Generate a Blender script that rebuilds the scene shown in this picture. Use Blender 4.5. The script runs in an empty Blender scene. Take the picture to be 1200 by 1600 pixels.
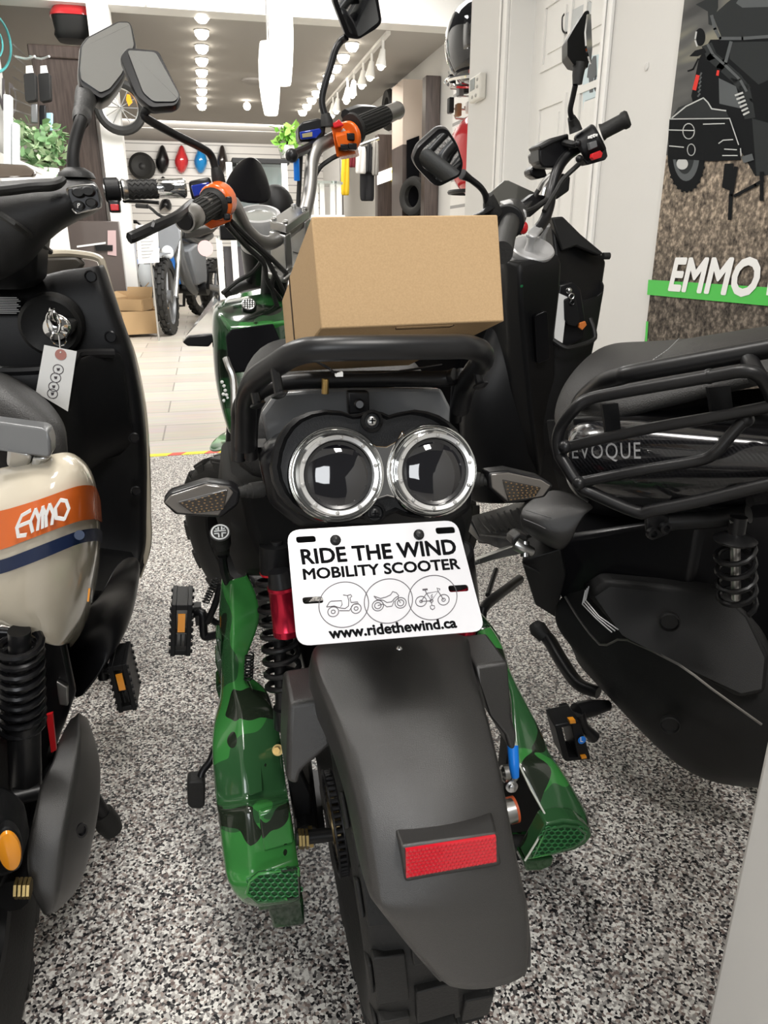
import bpy, bmesh, math, random
from mathutils import Vector as V, Matrix, Quaternion
random.seed(4)
SC = bpy.context.scene
COL = SC.collection
# ------------------------------------------------------------------ camera
CAM_H, FPX = 1.03, 1150.0
PITCH, YAW = math.radians(19.8), math.radians(13.1)
cd = bpy.data.cameras.new('camera'); cam = bpy.data.objects.new('camera', cd); COL.objects.link(cam)
cd.sensor_fit = 'VERTICAL'; cd.sensor_height = 36.0; cd.lens = FPX/1600*36.0
cd.clip_start = .02; cd.clip_end = 200
cam.location = (0, 0, CAM_H); cam.rotation_euler = (math.pi/2-PITCH, 0, -YAW)
SC.camera = cam
# ------------------------------------------------------------------ colour, world, lights
SC.view_settings.view_transform = 'Standard'; SC.view_settings.look = 'None'
SC.view_settings.gamma = 1; SC.view_settings.use_curve_mapping = False
SC.view_settings.exposure = -0.22
wd = bpy.data.worlds.new('world'); SC.world = wd; wd.use_nodes = True
wd.node_tree.nodes['Background'].inputs[0].default_value = (1, .985, .96, 1)
wd.node_tree.nodes['Background'].inputs[1].default_value = .13
def area(name, loc, target, sx, sy, power, col=(1, 1, 1), spread=math.pi):
    l = bpy.data.lights.new(name, 'AREA'); l.shape = 'RECTANGLE'; l.size = sx; l.size_y = sy
    l.energy = power; l.color = col; l.spread = spread
    o = bpy.data.objects.new(name, l); COL.objects.link(o); o.location = loc
    o.rotation_euler = (V(target)-V(loc)).to_track_quat('-Z', 'Y').to_euler()
    return o
area('shop_window_daylight', (-.9, -2.7, 2.0), (.2, 1.5, .5), 1.5, 1.3, 58, (.95, .975, 1))
area('ceiling_panel_light', (.4, -.45, 2.68), (.3, -.1, 0), .35, .7, 44, (1, .965, .92))
area('ceiling_panel_light', (-.05, 1.0, 2.68), (-.05, 1.0, 0), .3, .6, 24, (1, .965, .92))
area('ceiling_panel_light', (-.95, 2.2, 2.68), (-.5, 1.6, 0), .35, .6, 42, (1, .97, .93))
area('showroom_daylight', (2.2, 7.0, 3.9), (.6, 8, 0), 3.5, 4.5, 520, (1, .98, .95))
area('back_wall_fill', (.3, 18.8, 3.5), (.2, 22.4, 1.6), 4, .6, 200, (1, .96, .9))  # fill light added to brighten the back slatwall
area('left_wall_fill', (.5, 7.2, 3.9), (-2, 8.5, 2.2), 1.5, 1.5, 150, (1, .98, .95))  # extra fill added to lift the white left wall
area('showroom_spot_light', (.9, 15, 4.0), (.9, 16, 0), 4, 6, 640, (1, .95, .88))
# ------------------------------------------------------------------ pixel rays: where a photo point lies on a plane of the room
S_, C_ = math.sin, math.cos
_f = V((S_(YAW)*C_(PITCH), C_(YAW)*C_(PITCH), -S_(PITCH)))
_r = V((C_(YAW), -S_(YAW), 0)); _u = _r.cross(_f); _c = V((0, 0, CAM_H))
def ray(px, py): return _f*FPX + _r*(px-600) + _u*(800-py)
def W(px, py, y=None, x=None, z=None):
    d = ray(px, py)
    if y is not None: return _c + d*(y/d.y)
    if x is not None: return _c + d*(x/d.x)
    return _c + d*((z-CAM_H)/d.z)
def WP(px, py, p, n):
    d = ray(px, py); return _c + d*((V(p)-_c).dot(n)/d.dot(n))
def pxm(px, py, y):                       # metres per photo pixel at that point
    return (W(px, py, y)-_c).dot(_f)/FPX
def dist(px, py, y): return (W(px, py, y)-_c).length
# ------------------------------------------------------------------ materials
MATS = {}
def nd(nt, t, **k):
    n = nt.nodes.new(t)
    for a, b in k.items(): setattr(n, a, b)
    return n
def mat(name, col=(.5, .5, .5), rough=.5, metal=0, coat=0, spec=.5, emit=0, trans=0, alpha=1, bump=0, bscale=200, ior=1.45):
    if name in MATS: return MATS[name]
    m = bpy.data.materials.new(name); m.use_nodes = True; nt = m.node_tree; b = nt.nodes['Principled BSDF']
    b.inputs['Base Color'].default_value = (*col, 1); b.inputs['Roughness'].default_value = rough
    b.inputs['Metallic'].default_value = metal; b.inputs['Coat Weight'].default_value = coat
    b.inputs['Coat Roughness'].default_value = .05
    b.inputs['Specular IOR Level'].default_value = spec; b.inputs['IOR'].default_value = ior
    b.inputs['Transmission Weight'].default_value = trans; b.inputs['Alpha'].default_value = alpha
    if emit:
        b.inputs['Emission Color'].default_value = (*col, 1); b.inputs['Emission Strength'].default_value = emit
    if bump:
        tc = nd(nt, 'ShaderNodeTexCoord'); n = nd(nt, 'ShaderNodeTexNoise'); n.inputs['Scale'].default_value = bscale
        bp = nd(nt, 'ShaderNodeBump'); bp.inputs['Strength'].default_value = bump; bp.inputs['Distance'].default_value = .002
        nt.links.new(tc.outputs['Object'], n.inputs['Vector']); nt.links.new(n.outputs['Fac'], bp.inputs['Height'])
        nt.links.new(bp.outputs['Normal'], b.inputs['Normal'])
    MATS[name] = m; return m
def ramp(nt, stops, const=True):
    r = nd(nt, 'ShaderNodeValToRGB'); e = r.color_ramp
    e.interpolation = 'CONSTANT' if const else 'LINEAR'
    while len(e.elements) < len(stops): e.elements.new(.5)
    for el, (p, c) in zip(e.elements, stops): el.position = p; el.color = (*c, 1)
    return r
def texmat(name, build, rough=.5, coat=0, spec=.5, metal=0):
    m = mat(name, rough=rough, coat=coat, spec=spec, metal=metal); nt = m.node_tree
    tc = nd(nt, 'ShaderNodeTexCoord'); build(nt, tc, nt.nodes['Principled BSDF']); return m
def _flakes(nt, tc, b):
    L = nt.links.new
    nz = nd(nt, 'ShaderNodeTexNoise'); nz.inputs['Scale'].default_value = 350; nz.inputs['Detail'].default_value = 2
    mx = nd(nt, 'ShaderNodeVectorMath', operation='SCALE'); mx.inputs['Scale'].default_value = .0025
    ad = nd(nt, 'ShaderNodeVectorMath', operation='ADD')
    L(tc.outputs['Object'], nz.inputs['Vector']); L(nz.outputs['Color'], mx.inputs[0])
    L(tc.outputs['Object'], ad.inputs[0]); L(mx.outputs[0], ad.inputs[1])
    vo = nd(nt, 'ShaderNodeTexVoronoi'); vo.inputs['Scale'].default_value = 245
    L(ad.outputs[0], vo.inputs['Vector'])
    sp = nd(nt, 'ShaderNodeSeparateColor'); L(vo.outputs['Color'], sp.inputs[0])
    r = ramp(nt, [(0, (.010, .010, .012)), (.17, (.085, .08, .08)), (.27, (.2, .155, .14)), (.38, (.36, .34, .32)),
                  (.55, (.6, .575, .54)), (.72, (.88, .86, .81)), (.94, (.42, .35, .31))])
    L(sp.outputs[0], r.inputs[0]); L(r.outputs[0], b.inputs['Base Color'])
M_EPOXY = texmat('epoxy_flake', _flakes, rough=.38)
def _planks(nt, tc, b):
    L = nt.links.new
    mp = nd(nt, 'ShaderNodeMapping'); mp.inputs['Location'].default_value = (.15, -.03, 0)
    br = nd(nt, 'ShaderNodeTexBrick'); br.offset = .33; br.inputs['Scale'].default_value = 1
    br.inputs['Color1'].default_value = (.66, .61, .53, 1); br.inputs['Color2'].default_value = (.56, .51, .44, 1)
    br.inputs['Mortar'].default_value = (.3, .27, .23, 1); br.inputs['Mortar Size'].default_value = .005
    br.inputs['Brick Width'].default_value = 1.15; br.inputs['Row Height'].default_value = .39
    n = nd(nt, 'ShaderNodeTexNoise'); n.inputs['Scale'].default_value = 3
    mpn = nd(nt, 'ShaderNodeMapping'); mpn.inputs['Scale'].default_value = (1, 9, 1)
    mix = nd(nt, 'ShaderNodeMix', data_type='RGBA', blend_type='MULTIPLY'); mix.inputs[0].default_value = .35
    L(tc.outputs['Object'], mp.inputs[0]); L(mp.outputs[0], br.inputs['Vector'])
    L(tc.outputs['Object'], mpn.inputs[0]); L(mpn.outputs[0], n.inputs['Vector'])
    L(br.outputs['Color'], mix.inputs[6]); L(n.outputs['Color'], mix.inputs[7]); L(mix.outputs[2], b.inputs['Base Color'])
M_PLANK = texmat('wood_look_tile', _planks, rough=.32)
def camo(name, cols, scale, rough, coat):
    def f(nt, tc, b):
        L = nt.links.new
        n1 = nd(nt, 'ShaderNodeTexNoise'); n1.inputs['Scale'].default_value = scale; n1.inputs['Detail'].default_value = .6
        mp = nd(nt, 'ShaderNodeMapping'); mp.inputs['Location'].default_value = (3.1, 1.7, 5.2)
        n2 = nd(nt, 'ShaderNodeTexNoise'); n2.inputs['Scale'].default_value = scale*1.15; n2.inputs['Detail'].default_value = .8
        L(tc.outputs['Object'], n1.inputs['Vector']); L(tc.outputs['Object'], mp.inputs[0]); L(mp.outputs[0], n2.inputs['Vector'])
        r1 = ramp(nt, [(0, cols[0]), (.5, cols[1])]); r2 = ramp(nt, [(0, (0, 0, 0)), (.59, (1, 1, 1))])
        L(n1.outputs['Fac'], r1.inputs[0]); L(n2.outputs['Fac'], r2.inputs[0])
        mix = nd(nt, 'ShaderNodeMix', data_type='RGBA'); mix.inputs[7].default_value = (*cols[2], 1)
        L(r2.outputs[0], mix.inputs[0]); L(r1.outputs[0], mix.inputs[6]); L(mix.outputs[2], b.inputs['Base Color'])
    return texmat(name, f, rough=rough, coat=coat)
M_CAMO = camo('green_camouflage_paint', [(.045, .225, .05), (.03, .1, .036), (.016, .024, .014)], 12, .2, .7)
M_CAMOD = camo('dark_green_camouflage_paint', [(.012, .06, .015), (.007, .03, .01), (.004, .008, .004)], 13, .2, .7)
def _card(nt, tc, b):
    L = nt.links.new
    n = nd(nt, 'ShaderNodeTexNoise'); n.inputs['Scale'].default_value = 600; n.inputs['Detail'].default_value = 4
    L(tc.outputs['Object'], n.inputs['Vector'])
    r = ramp(nt, [(.3, (.43, .29, .155)), (.7, (.49, .335, .185))], False); L(n.outputs['Fac'], r.inputs[0])
    L(r.outputs[0], b.inputs['Base Color'])
M_CARD = texmat('corrugated_cardboard', _card, rough=.85, spec=.2)
def _carbon(nt, tc, b):
    L = nt.links.new
    mp = nd(nt, 'ShaderNodeMapping'); mp.inputs['Rotation'].default_value = (.2, .7, .3)
    w = nd(nt, 'ShaderNodeTexWave'); w.inputs['Scale'].default_value = 75; w.inputs['Distortion'].default_value = .3
    r = ramp(nt, [(.3, (.006, .006, .007)), (.7, (.02, .02, .022))], False)
    L(tc.outputs['Object'], mp.inputs[0]); L(mp.outputs[0], w.inputs['Vector']); L(w.outputs['Fac'], r.inputs[0])
    L(r.outputs[0], b.inputs['Base Color'])
M_CARBON = texmat('carbon_weave', _carbon, rough=.2, coat=.8)
def _gravel(nt, tc, b):
    L = nt.links.new
    n = nd(nt, 'ShaderNodeTexNoise'); n.inputs['Scale'].default_value = 75; n.inputs['Detail'].default_value = 5
    L(tc.outputs['Object'], n.inputs['Vector'])
    r = ramp(nt, [(.3, (.06, .05, .042)), (.52, (.22, .18, .14)), (.7, (.52, .42, .32))], False); L(n.outputs['Fac'], r.inputs[0])
    sx = nd(nt, 'ShaderNodeSeparateXYZ'); L(tc.outputs['Object'], sx.inputs[0])
    g = nd(nt, 'ShaderNodeMapRange'); g.inputs['From Min'].default_value = .9; g.inputs['From Max'].default_value = 1.12
    L(sx.outputs['Z'], g.inputs['Value'])
    mix = nd(nt, 'ShaderNodeMix', data_type='RGBA', blend_type='MIX')
    mul = nd(nt, 'ShaderNodeMix', data_type='RGBA', blend_type='MULTIPLY'); mul.inputs[0].default_value = 1
    mul.inputs[7].default_value = (.5, .52, .55, 1)
    L(r.outputs[0], mul.inputs[6]); L(g.outputs[0], mix.inputs[0]); L(mul.outputs[2], mix.inputs[6]); L(r.outputs[0], mix.inputs[7])
    L(mix.outputs[2], b.inputs['Base Color'])
M_GRAVEL = texmat('printed_gravel_photo', _gravel, rough=.8, spec=.1)
def _street(nt, tc, b):
    L = nt.links.new
    mp = nd(nt, 'ShaderNodeMapping'); mp.inputs['Scale'].default_value = (1, 1.2, 7); mp.inputs['Rotation'].default_value = (.25, 0, 0)
    n = nd(nt, 'ShaderNodeTexNoise'); n.inputs['Scale'].default_value = 3.2; n.inputs['Detail'].default_value = 1
    L(tc.outputs['Object'], mp.inputs[0]); L(mp.outputs[0], n.inputs['Vector'])
    r = ramp(nt, [(.3, (.07, .07, .07)), (.55, (.12, .12, .115)), (.72, (.24, .23, .18))], False); L(n.outputs['Fac'], r.inputs[0])
    L(r.outputs[0], b.inputs['Base Color'])
M_STREET = texmat('printed_blurred_street', _street, rough=.8, spec=.1)
def _tape(nt, tc, b):
    L = nt.links.new
    w = nd(nt, 'ShaderNodeTexWave', wave_profile='SAW'); w.inputs['Scale'].default_value = 1.9
    mp = nd(nt, 'ShaderNodeMapping'); mp.inputs['Rotation'].default_value = (0, 0, .5)
    r = ramp(nt, [(0, (.85, .75, .03)), (.62, (.75, .1, .06))])
    L(tc.outputs['Object'], mp.inputs[0]); L(mp.outputs[0], w.inputs['Vector']); L(w.outputs['Fac'], r.inputs[0])
    L(r.outputs[0], b.inputs['Base Color'])
M_TAPE = texmat('hazard_tape', _tape, rough=.4)
def _slat(nt, tc, b):
    L = nt.links.new
    sx = nd(nt, 'ShaderNodeSeparateXYZ'); L(tc.outputs['Object'], sx.inputs[0])
    m1 = nd(nt, 'ShaderNodeMath', operation='MULTIPLY'); m1.inputs[1].default_value = 1/.19
    m2 = nd(nt, 'ShaderNodeMath', operation='FRACT'); L(sx.outputs['Z'], m1.inputs[0]); L(m1.outputs[0], m2.inputs[0])
    r = ramp(nt, [(0, (.72, .7, .67)), (.88, (.3, .29, .28))]); L(m2.outputs[0], r.inputs[0]); L(r.outputs[0], b.inputs['Base Color'])
M_SLAT = texmat('slatwall_panel', _slat, rough=.5)
def _wood(nt, tc, b):
    L = nt.links.new
    mp = nd(nt, 'ShaderNodeMapping'); mp.inputs['Scale'].default_value = (9, 9, .8)
    n = nd(nt, 'ShaderNodeTexNoise'); n.inputs['Scale'].default_value = 4; n.inputs['Detail'].default_value = 4
    r = ramp(nt, [(.3, (.035, .024, .02)), (.7, (.075, .055, .047))], False)
    L(tc.outputs['Object'], mp.inputs[0]); L(mp.outputs[0], n.inputs['Vector']); L(n.outputs['Fac'], r.inputs[0]); L(r.outputs[0], b.inputs['Base Color'])
M_WOOD = texmat('dark_wood_veneer', _wood, rough=.35)
M_WALL = mat('white_wall_paint', (.66, .65, .625), .6, bump=.12, bscale=70)
M_WHITE = mat('white_gloss_paint', (.82, .81, .78), .35)
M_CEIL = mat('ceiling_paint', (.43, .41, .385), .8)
M_BLACK = mat('black_plastic', (.0065, .0067, .0074), .42, spec=.32, bump=.15, bscale=900)
M_BLACKS = mat('black_smooth_plastic', (.006, .006, .007), .3, spec=.4)
M_MATTE = mat('matte_black_plastic', (.0125, .0125, .0125), .48, spec=.4, bump=.25, bscale=1100)
M_FEND = mat('charcoal_textured_plastic', (.024, .023, .022), .33, spec=1.0, bump=.3, bscale=1300)
M_STEELB = mat('black_powder_coated_steel', (.0085, .0085, .0092), .36, spec=.45)
M_RUB = mat('black_rubber', (.014, .0138, .013), .62, bump=.3, bscale=300)
M_CHROME = mat('chrome', (.86, .86, .85), .06, 1)
M_ALU = mat('brushed_aluminium', (.55, .55, .54), .28, 1)
M_GUN = mat('gunmetal_tube', (.34, .33, .315), .4, .95)
M_LENS = mat('smoked_lens', (.006, .006, .008), .03, coat=1, spec=.8)
M_GOLD = mat('zinc_yellow_steel', (.42, .31, .13), .35, 1)
M_MIRROR = mat('mirror_glass', (.75, .77, .78), .02, 1)
M_PLATE = mat('white_plate', (.7, .7, .725), .16)
M_INK = mat('black_ink', (.004, .004, .005), .8, spec=.1)
M_INKG = mat('grey_ink', (.1, .09, .1), .4)
M_RED = mat('red_reflector', (.55, .008, .02), .15, coat=.6)
M_REDAL = mat('red_anodised_aluminium', (.55, .02, .05), .25, .8)
M_ORANGE = mat('translucent_orange_plastic', (.75, .13, .012), .25, coat=.5)
M_AMBER = mat('amber_reflector', (.8, .3, .02), .2, coat=.5)
M_CREAM = mat('cream_gloss_paint', (.6, .54, .43), .14, coat=.6)
M_OST = mat('orange_stripe', (.62, .125, .02), .2, coat=.4)
M_NAVY = mat('navy_stripe', (.012, .022, .06), .25)
M_LEATH = mat('black_vinyl', (.02, .0195, .019), .45, bump=.5, bscale=600)
M_SEATG = mat('charcoal_vinyl', (.028, .0275, .027), .5, spec=.4, bump=.4, bscale=500)
M_GREYP = mat('grey_painted_steel', (.16, .165, .17), .3, .3)
M_BLUE = mat('blue_plastic', (.01, .2, .75), .35)
M_SILVER = mat('silver_paint', (.5, .5, .5), .42, .45)
M_PAPER = mat('paper', (.82, .82, .8), .7)
M_REDP = mat('red_plastic', (.6, .015, .02), .3)
M_GREENB = mat('green_print', (.055, .5, .06), .4)
M_CLEAR = mat('clear_acrylic', (.95, .95, .95), .04, trans=.9)
M_GLASS = mat('clear_glass', (.86, .95, .92), .03, trans=.95)
# ------------------------------------------------------------------ mesh builder
def cr(pts, n):                                # Catmull-Rom through points
    if n <= 1 or len(pts) < 3: return list(pts)
    out = []; P = [pts[0]*2-pts[1]] + list(pts) + [pts[-1]*2-pts[-2]]
    for i in range(1, len(P)-2):
        for k in range(n):
            t = k/n; a, b, c, d = P[i-1:i+3]
            out.append(.5*((2*b)+(c-a)*t+(2*a-5*b+4*c-d)*t*t+(3*b-a-3*c+d)*t**3))
    out.append(pts[-1]); return out
def basis(ax):
    ax = V(ax).normalized(); t = V((0, 0, 1)) if abs(ax.z) < .9 else V((1, 0, 0))
    u = t.cross(ax).normalized(); return u, ax.cross(u), ax
class MB:
    def __init__(s): s.v = []; s.f = []
    def add(s, vs, fs):
        o = len(s.v); s.v += [V(p) for p in vs]; s.f += [[i+o for i in f] for f in fs]; return s
    def loft(s, rings, closed=True, cap=True):
        n = len(rings[0]); vs = [p for r in rings for p in r]; fs = []
        for i in range(len(rings)-1):
            for j in range(n if closed else n-1):
                k = (j+1) % n; fs.append([i*n+j, i*n+k, (i+1)*n+k, (i+1)*n+j])
        if cap and closed: fs += [list(range(n))[::-1], [(len(rings)-1)*n+j for j in range(n)]]
        return s.add(vs, fs)
    def tube(s, pts, r, n=12, sm=5, closed=False, cap=True, sq=1):
        pts = [V(p) for p in pts]
        rs = list(r) if isinstance(r, (list, tuple)) else [r]*len(pts)
        if closed: P = pts
        else:
            P = cr(pts, sm)
            if len(P) != len(pts):
                R = []
                for i in range(len(P)):
                    t = i/sm; a = min(int(t), len(rs)-2); R.append(rs[a]+(rs[a+1]-rs[a])*(t-a))
                rs = R
        m = len(P); rings = []; up = None
        for i, p in enumerate(P):
            if closed: tg = P[(i+1) % m]-P[i-1]
            else: tg = (P[min(i+1, m-1)]-P[max(i-1, 0)])
            tg.normalize()
            if up is None: up = basis(tg)[0]
            up = (up-tg*up.dot(tg))
            if up.length < 1e-6: up = basis(tg)[0]
            up.normalize(); w = tg.cross(up)
            rings.append([p+(up*C_(2*math.pi*j/n)+w*S_(2*math.pi*j/n)*sq)*rs[i] for j in range(n)])
        if closed: rings.append(rings[0])
        return s.loft(rings, cap=cap and not closed)
    def cyl(s, a, b, r, r2=None, n=20): return s.tube([a, b], [r, r if r2 is None else r2], n, 1)
    def lathe(s, prof, o, ax, n=32, cap=True, sc=(1, 1)):
        u, w, ax = basis(ax); o = V(o)
        return s.loft([[o+ax*h+(u*C_(2*math.pi*j/n)*sc[0]+w*S_(2*math.pi*j/n)*sc[1])*r for j in range(n)] for r, h in prof], cap=cap)
    def hexa(s, c):
        return s.add(c, [[0, 3, 2, 1], [4, 5, 6, 7], [0, 1, 5, 4], [1, 2, 6, 5], [2, 3, 7, 6], [3, 0, 4, 7]])
    def box(s, c, d, R=None):
        c = V(c); x, y, z = [k/2 for k in d]; L = [(-x, -y, -z), (x, -y, -z), (x, y, -z), (-x, y, -z), (-x, -y, z), (x, -y, z), (x, y, z), (-x, y, z)]
        return s.hexa([c+((R @ V(p)) if R is not None else V(p)) for p in L])
    def bb(s, a, b):
        return s.box([(p+q)/2 for p, q in zip(a, b)], [abs(p-q) for p, q in zip(a, b)])
    def prism(s, pts, off):
        n = len(pts); pts = [V(p) for p in pts]; q = [p+(V(off[i]) if isinstance(off, list) else V(off)) for i, p in enumerate(pts)]
        return s.add(pts+q, [list(range(n)), [n+i for i in range(n)][::-1]]+[[i, n+i, n+(i+1) % n, (i+1) % n] for i in range(n)])
    def grid(s, rows):
        n = len(rows[0]); return s.add([p for r in rows for p in r], [[i*n+j, i*n+j+1, (i+1)*n+j+1, (i+1)*n+j] for i in range(len(rows)-1) for j in range(n-1)])
    def ball(s, c, r, n=20, m=12, R=None):
        r = (r, r, r) if not isinstance(r, (tuple, list)) else r; c = V(c); rings = []
        for i in range(m+1):
            a = -math.pi/2+math.pi*i/m*.998+.001
            ring = [V((r[0]*C_(a)*C_(2*math.pi*j/n), r[1]*C_(a)*S_(2*math.pi*j/n), r[2]*S_(a))) for j in range(n)]
            rings.append([c+(R @ p if R is not None else p) for p in ring])
        return s.loft(rings)
    def build(s, name, m, parent=None, cre=None, bevel=0, seg=2, subd=0, solid=0, angle=38, off=-1, crease=0, recalc=True):
        me = bpy.data.meshes.new(name)
        origin = V((0, 0, 0))
        if parent is None:
            lo = [min(p[i] for p in s.v) for i in range(3)]; hi = [max(p[i] for p in s.v) for i in range(3)]
            origin = V(((lo[0]+hi[0])/2, (lo[1]+hi[1])/2, lo[2]))
        me.from_pydata([p-origin for p in s.v], [], s.f)
        bm = bmesh.new(); bm.from_mesh(me)
        bmesh.ops.remove_doubles(bm, verts=bm.verts, dist=1e-6)
        if recalc: bmesh.ops.recalc_face_normals(bm, faces=bm.faces)
        bm.to_mesh(me); bm.free()
        me.shade_smooth()
        if not subd: me.set_sharp_from_angle(angle=math.radians(angle))
        me.materials.append(m)
        if cre:
            nc, R_, K_, cv = cre; at = me.attributes.new('crease_edge', 'FLOAT', 'EDGE')
            for e in me.edges:
                a, b = e.vertices; r0, c0, r1, c1 = a//nc, a % nc, b//nc, b % nc
                if (r0 == r1 and r0 in R_) or (c0 == c1 and c0 in K_): at.data[e.index].value = cv
        o = bpy.data.objects.new(name, me); COL.objects.link(o); o.location = origin
        if parent is not None: attach(o, parent)
        if bevel:
            b = o.modifiers.new('bevel', 'BEVEL'); b.width = bevel; b.segments = seg; b.limit_method = 'ANGLE'; b.angle_limit = math.radians(25)
            b.harden_normals = False
        if solid:
            d = o.modifiers.new('solid', 'SOLIDIFY'); d.thickness = solid; d.offset = off
        if subd:
            d = o.modifiers.new('subd', 'SUBSURF'); d.levels = d.render_levels = subd
        return o
def attach(o, parent):
    o.parent = parent
    if parent.parent is None: o.matrix_parent_inverse = Matrix.Translation(-parent.location)
    o.location = (0, 0, 0)
def thing(name, label, cat, loc=(0, 0, 0), group=None):
    o = bpy.data.objects.new(name, None); COL.objects.link(o); o.location = loc; o.empty_display_size = .1
    o['label'] = label; o['category'] = cat
    if group: o['group'] = group
    return o
def tag(o, label, cat, group=None, kind=None):
    o['label'] = label; o['category'] = cat
    if group: o['group'] = group
    if kind: o['kind'] = kind
    return o
def struct(name, mb, m, parent=None, **k):
    o = mb.build(name, m, parent, **k)
    if parent is None: o['kind'] = 'structure'
    return o
def PX(l, y, **k): return [W(p[0], p[1], p[2] if len(p) > 2 else y) for p in l]
def plate(l, y, d=.03, **k):                     # outline seen in the photo at room depth y, solid going back d metres
    pts = PX(l, y); return MB().prism(pts, (0, d, 0))
def text_mesh(txt, quad, lift=0.0, bold=0.0, depth=0, shear=0, spacing=1, n=None, curve_res=3):
    # quad: tl, tr, br, bl world points bounding the letters
    cu = bpy.data.curves.new('t', 'FONT'); cu.body = txt; cu.shear = shear; cu.space_character = spacing
    cu.resolution_u = curve_res
    ob = bpy.data.objects.new('t', cu); COL.objects.link(ob)
    dg = bpy.context.evaluated_depsgraph_get(); me = bpy.data.meshes.new_from_object(ob.evaluated_get(dg))
    vs = [v.co.copy() for v in me.vertices]; fs = [list(p.vertices) for p in me.polygons]
    bpy.data.objects.remove(ob); bpy.data.curves.remove(cu); bpy.data.meshes.remove(me)
    x0 = min(v.x for v in vs); x1 = max(v.x for v in vs); y0 = min(v.y for v in vs); y1 = max(v.y for v in vs)
    tl, tr, br, bl = [V(q) for q in quad]; nrm = (tr-tl).cross(tl-bl).normalized()
    mb = MB()
    for i, (ox, oy) in enumerate([(0, 0)]+[(C_(k*.3927), S_(k*.3927)) for k in range(16)] if bold else ((0, 0),)):
        out = []
        for v in vs:
            a = (v.x+ox*bold-x0)/(x1-x0); b = (v.y+oy*bold-y0)/(y1-y0)
            out.append((bl*(1-a)+br*a)*(1-b)+(tl*(1-a)+tr*a)*b+nrm*(lift+i*4e-6))
        mb.add(out, fs)
    return mb
def circ(c, r, n=32, ax=(0, -1, 0)):
    u, w, a = basis(ax); return [V(c)+(u*C_(2*math.pi*i/n)+w*S_(2*math.pi*i/n))*r for i in range(n)]
def coil(a, b, r, wire, turns, n=8, mb=None):
    a, b = V(a), V(b); u, w, ax = basis(b-a); N = int(turns*14)
    pts = [a+(b-a)*(i/N)+(u*C_(2*math.pi*turns*i/N)+w*S_(2*math.pi*turns*i/N))*r for i in range(N+1)]
    return (mb or MB()).tube(pts, wire, n, 1)
def copy_tree(root, delta):
    c = root.copy(); COL.objects.link(c); c.location = root.location+V(delta)
    for ch in list(root.children):
        k = ch.copy(); COL.objects.link(k); k.parent = c
        for g in ch.children:
            q = g.copy(); COL.objects.link(q); q.parent = k
    return c
# ================================================================== THE ROOM
struct('floor', MB().bb((-2.6, -2.6, -.06), (3, 3.9, 0)), M_EPOXY)
struct('floor_showroom', MB().bb((-6, 3.9, -.06), (8, 24, 0)), M_PLANK)
tag(MB().bb((-.9, 3.89, 0), (1.3, 3.94, .002)).build('hazard_tape', M_TAPE), 'yellow and red striped tape across the floor where tiles meet flakes', 'tape')
XW = 1.38
# right wall with the door opening
Y0, Y1 = 2.645, 3.52
rw = MB(); rw.bb((XW, .45, 0), (XW+.13, Y0, 2.75)); rw.bb((XW, Y1, 0), (XW+.13, 3.9, 2.75)); rw.bb((XW, Y0, 2.1), (XW+.13, Y1, 2.75))
struct('wall_right', rw, M_WALL)
t = MB()
for a, b in ((Y0-.062, Y0), (Y1, Y1+.09)):
    t.bb((XW-.008, a, 0), (XW, b, 2.19)); t.bb((XW-.014, a, 0), (XW-.008, a+.018, 2.19)); t.bb((XW-.014, b-.018, 0), (XW-.008, b, 2.19))
t.bb((XW-.018, Y0-.09, 2.1), (XW, Y1+.09, 2.19)); t.bb((XW, Y1-.014, 0), (XW+.13, Y1, 2.1)); t.bb((XW, Y0, 0), (XW+.13, Y0+.006, 2.1))
struct('trim_1', t, M_WHITE, bevel=.004)
XD = XW+.115
d = MB(); d.bb((XD, Y0, .01), (XD+.04, Y1, 2.1))
door = struct('door_1', d, M_WHITE)
pn = MB(); wdt = (Y1-Y0)
for za, zb in ((.2, .85), (1.0, 1.62), (1.74, 2.0)):
    for ya, yb in ((Y0+.11, Y0+wdt/2-.05), (Y0+wdt/2+.05, Y1-.11)):
        e = .025; x = XD
        for (a, b, c, dd) in ((ya, yb, za, za+e), (ya, yb, zb-e, zb), (ya, ya+e, za+e+.0005, zb-e-.0005), (yb-e, yb, za+e+.0005, zb-e-.0005)):
            pn.bb((x-.009, a, c), (x-.0003, b, dd))
        pn.bb((x-.006, ya+.06, za+.06), (x, yb-.06, zb-.06))
struct('door_panel', pn, M_WHITE, door, recalc=False)
# restroom sign with figures, small sign above
s = thing('restroom_sign', 'pale blue restroom sign with grey figures on the white door', 'sign', (XD, 2.95, 1.3))
q = [W(908, 84, x=XD-.004), W(938, 78, x=XD-.004), W(931, 186, x=XD-.004), W(911, 194, x=XD-.004)]
MB().prism([W(910, 90, x=XD-.003), W(940, 84, x=XD-.003), W(932, 186, x=XD-.003), W(911, 194, x=XD-.003)], (.003, 0, 0)).build('sign_board', mat('pale_blue_sign', (.62, .74, .78), .4), s)
xs = XD-.0045
fig = MB()
for poly in ([(927, 88), (931, 87), (932, 108), (932, 120), (927, 122), (926, 144), (921, 145), (920, 122), (917, 121), (919, 104)],):
    fig.prism([W(a, b, x=xs) for a, b in poly], (.001, 0, 0))
fig.tube([W(931, 118, x=xs), W(929, 132, x=xs), W(931, 141, x=xs), W(934, 141, x=xs)], .004, 6)
fig.bb(W(914, 158, x=xs), W(931, 153, x=xs)+V((.001, 0, .004)))
fig.build('figure', mat('sign_grey', (.1, .11, .12), .5), s)
text_mesh('RESTROOM', [W(913, 165, x=xs), W(950, 155, x=xs), W(950, 165, x=xs), W(914, 174, x=xs)], 0, .02).build('lettering', M_INK, s)
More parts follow.
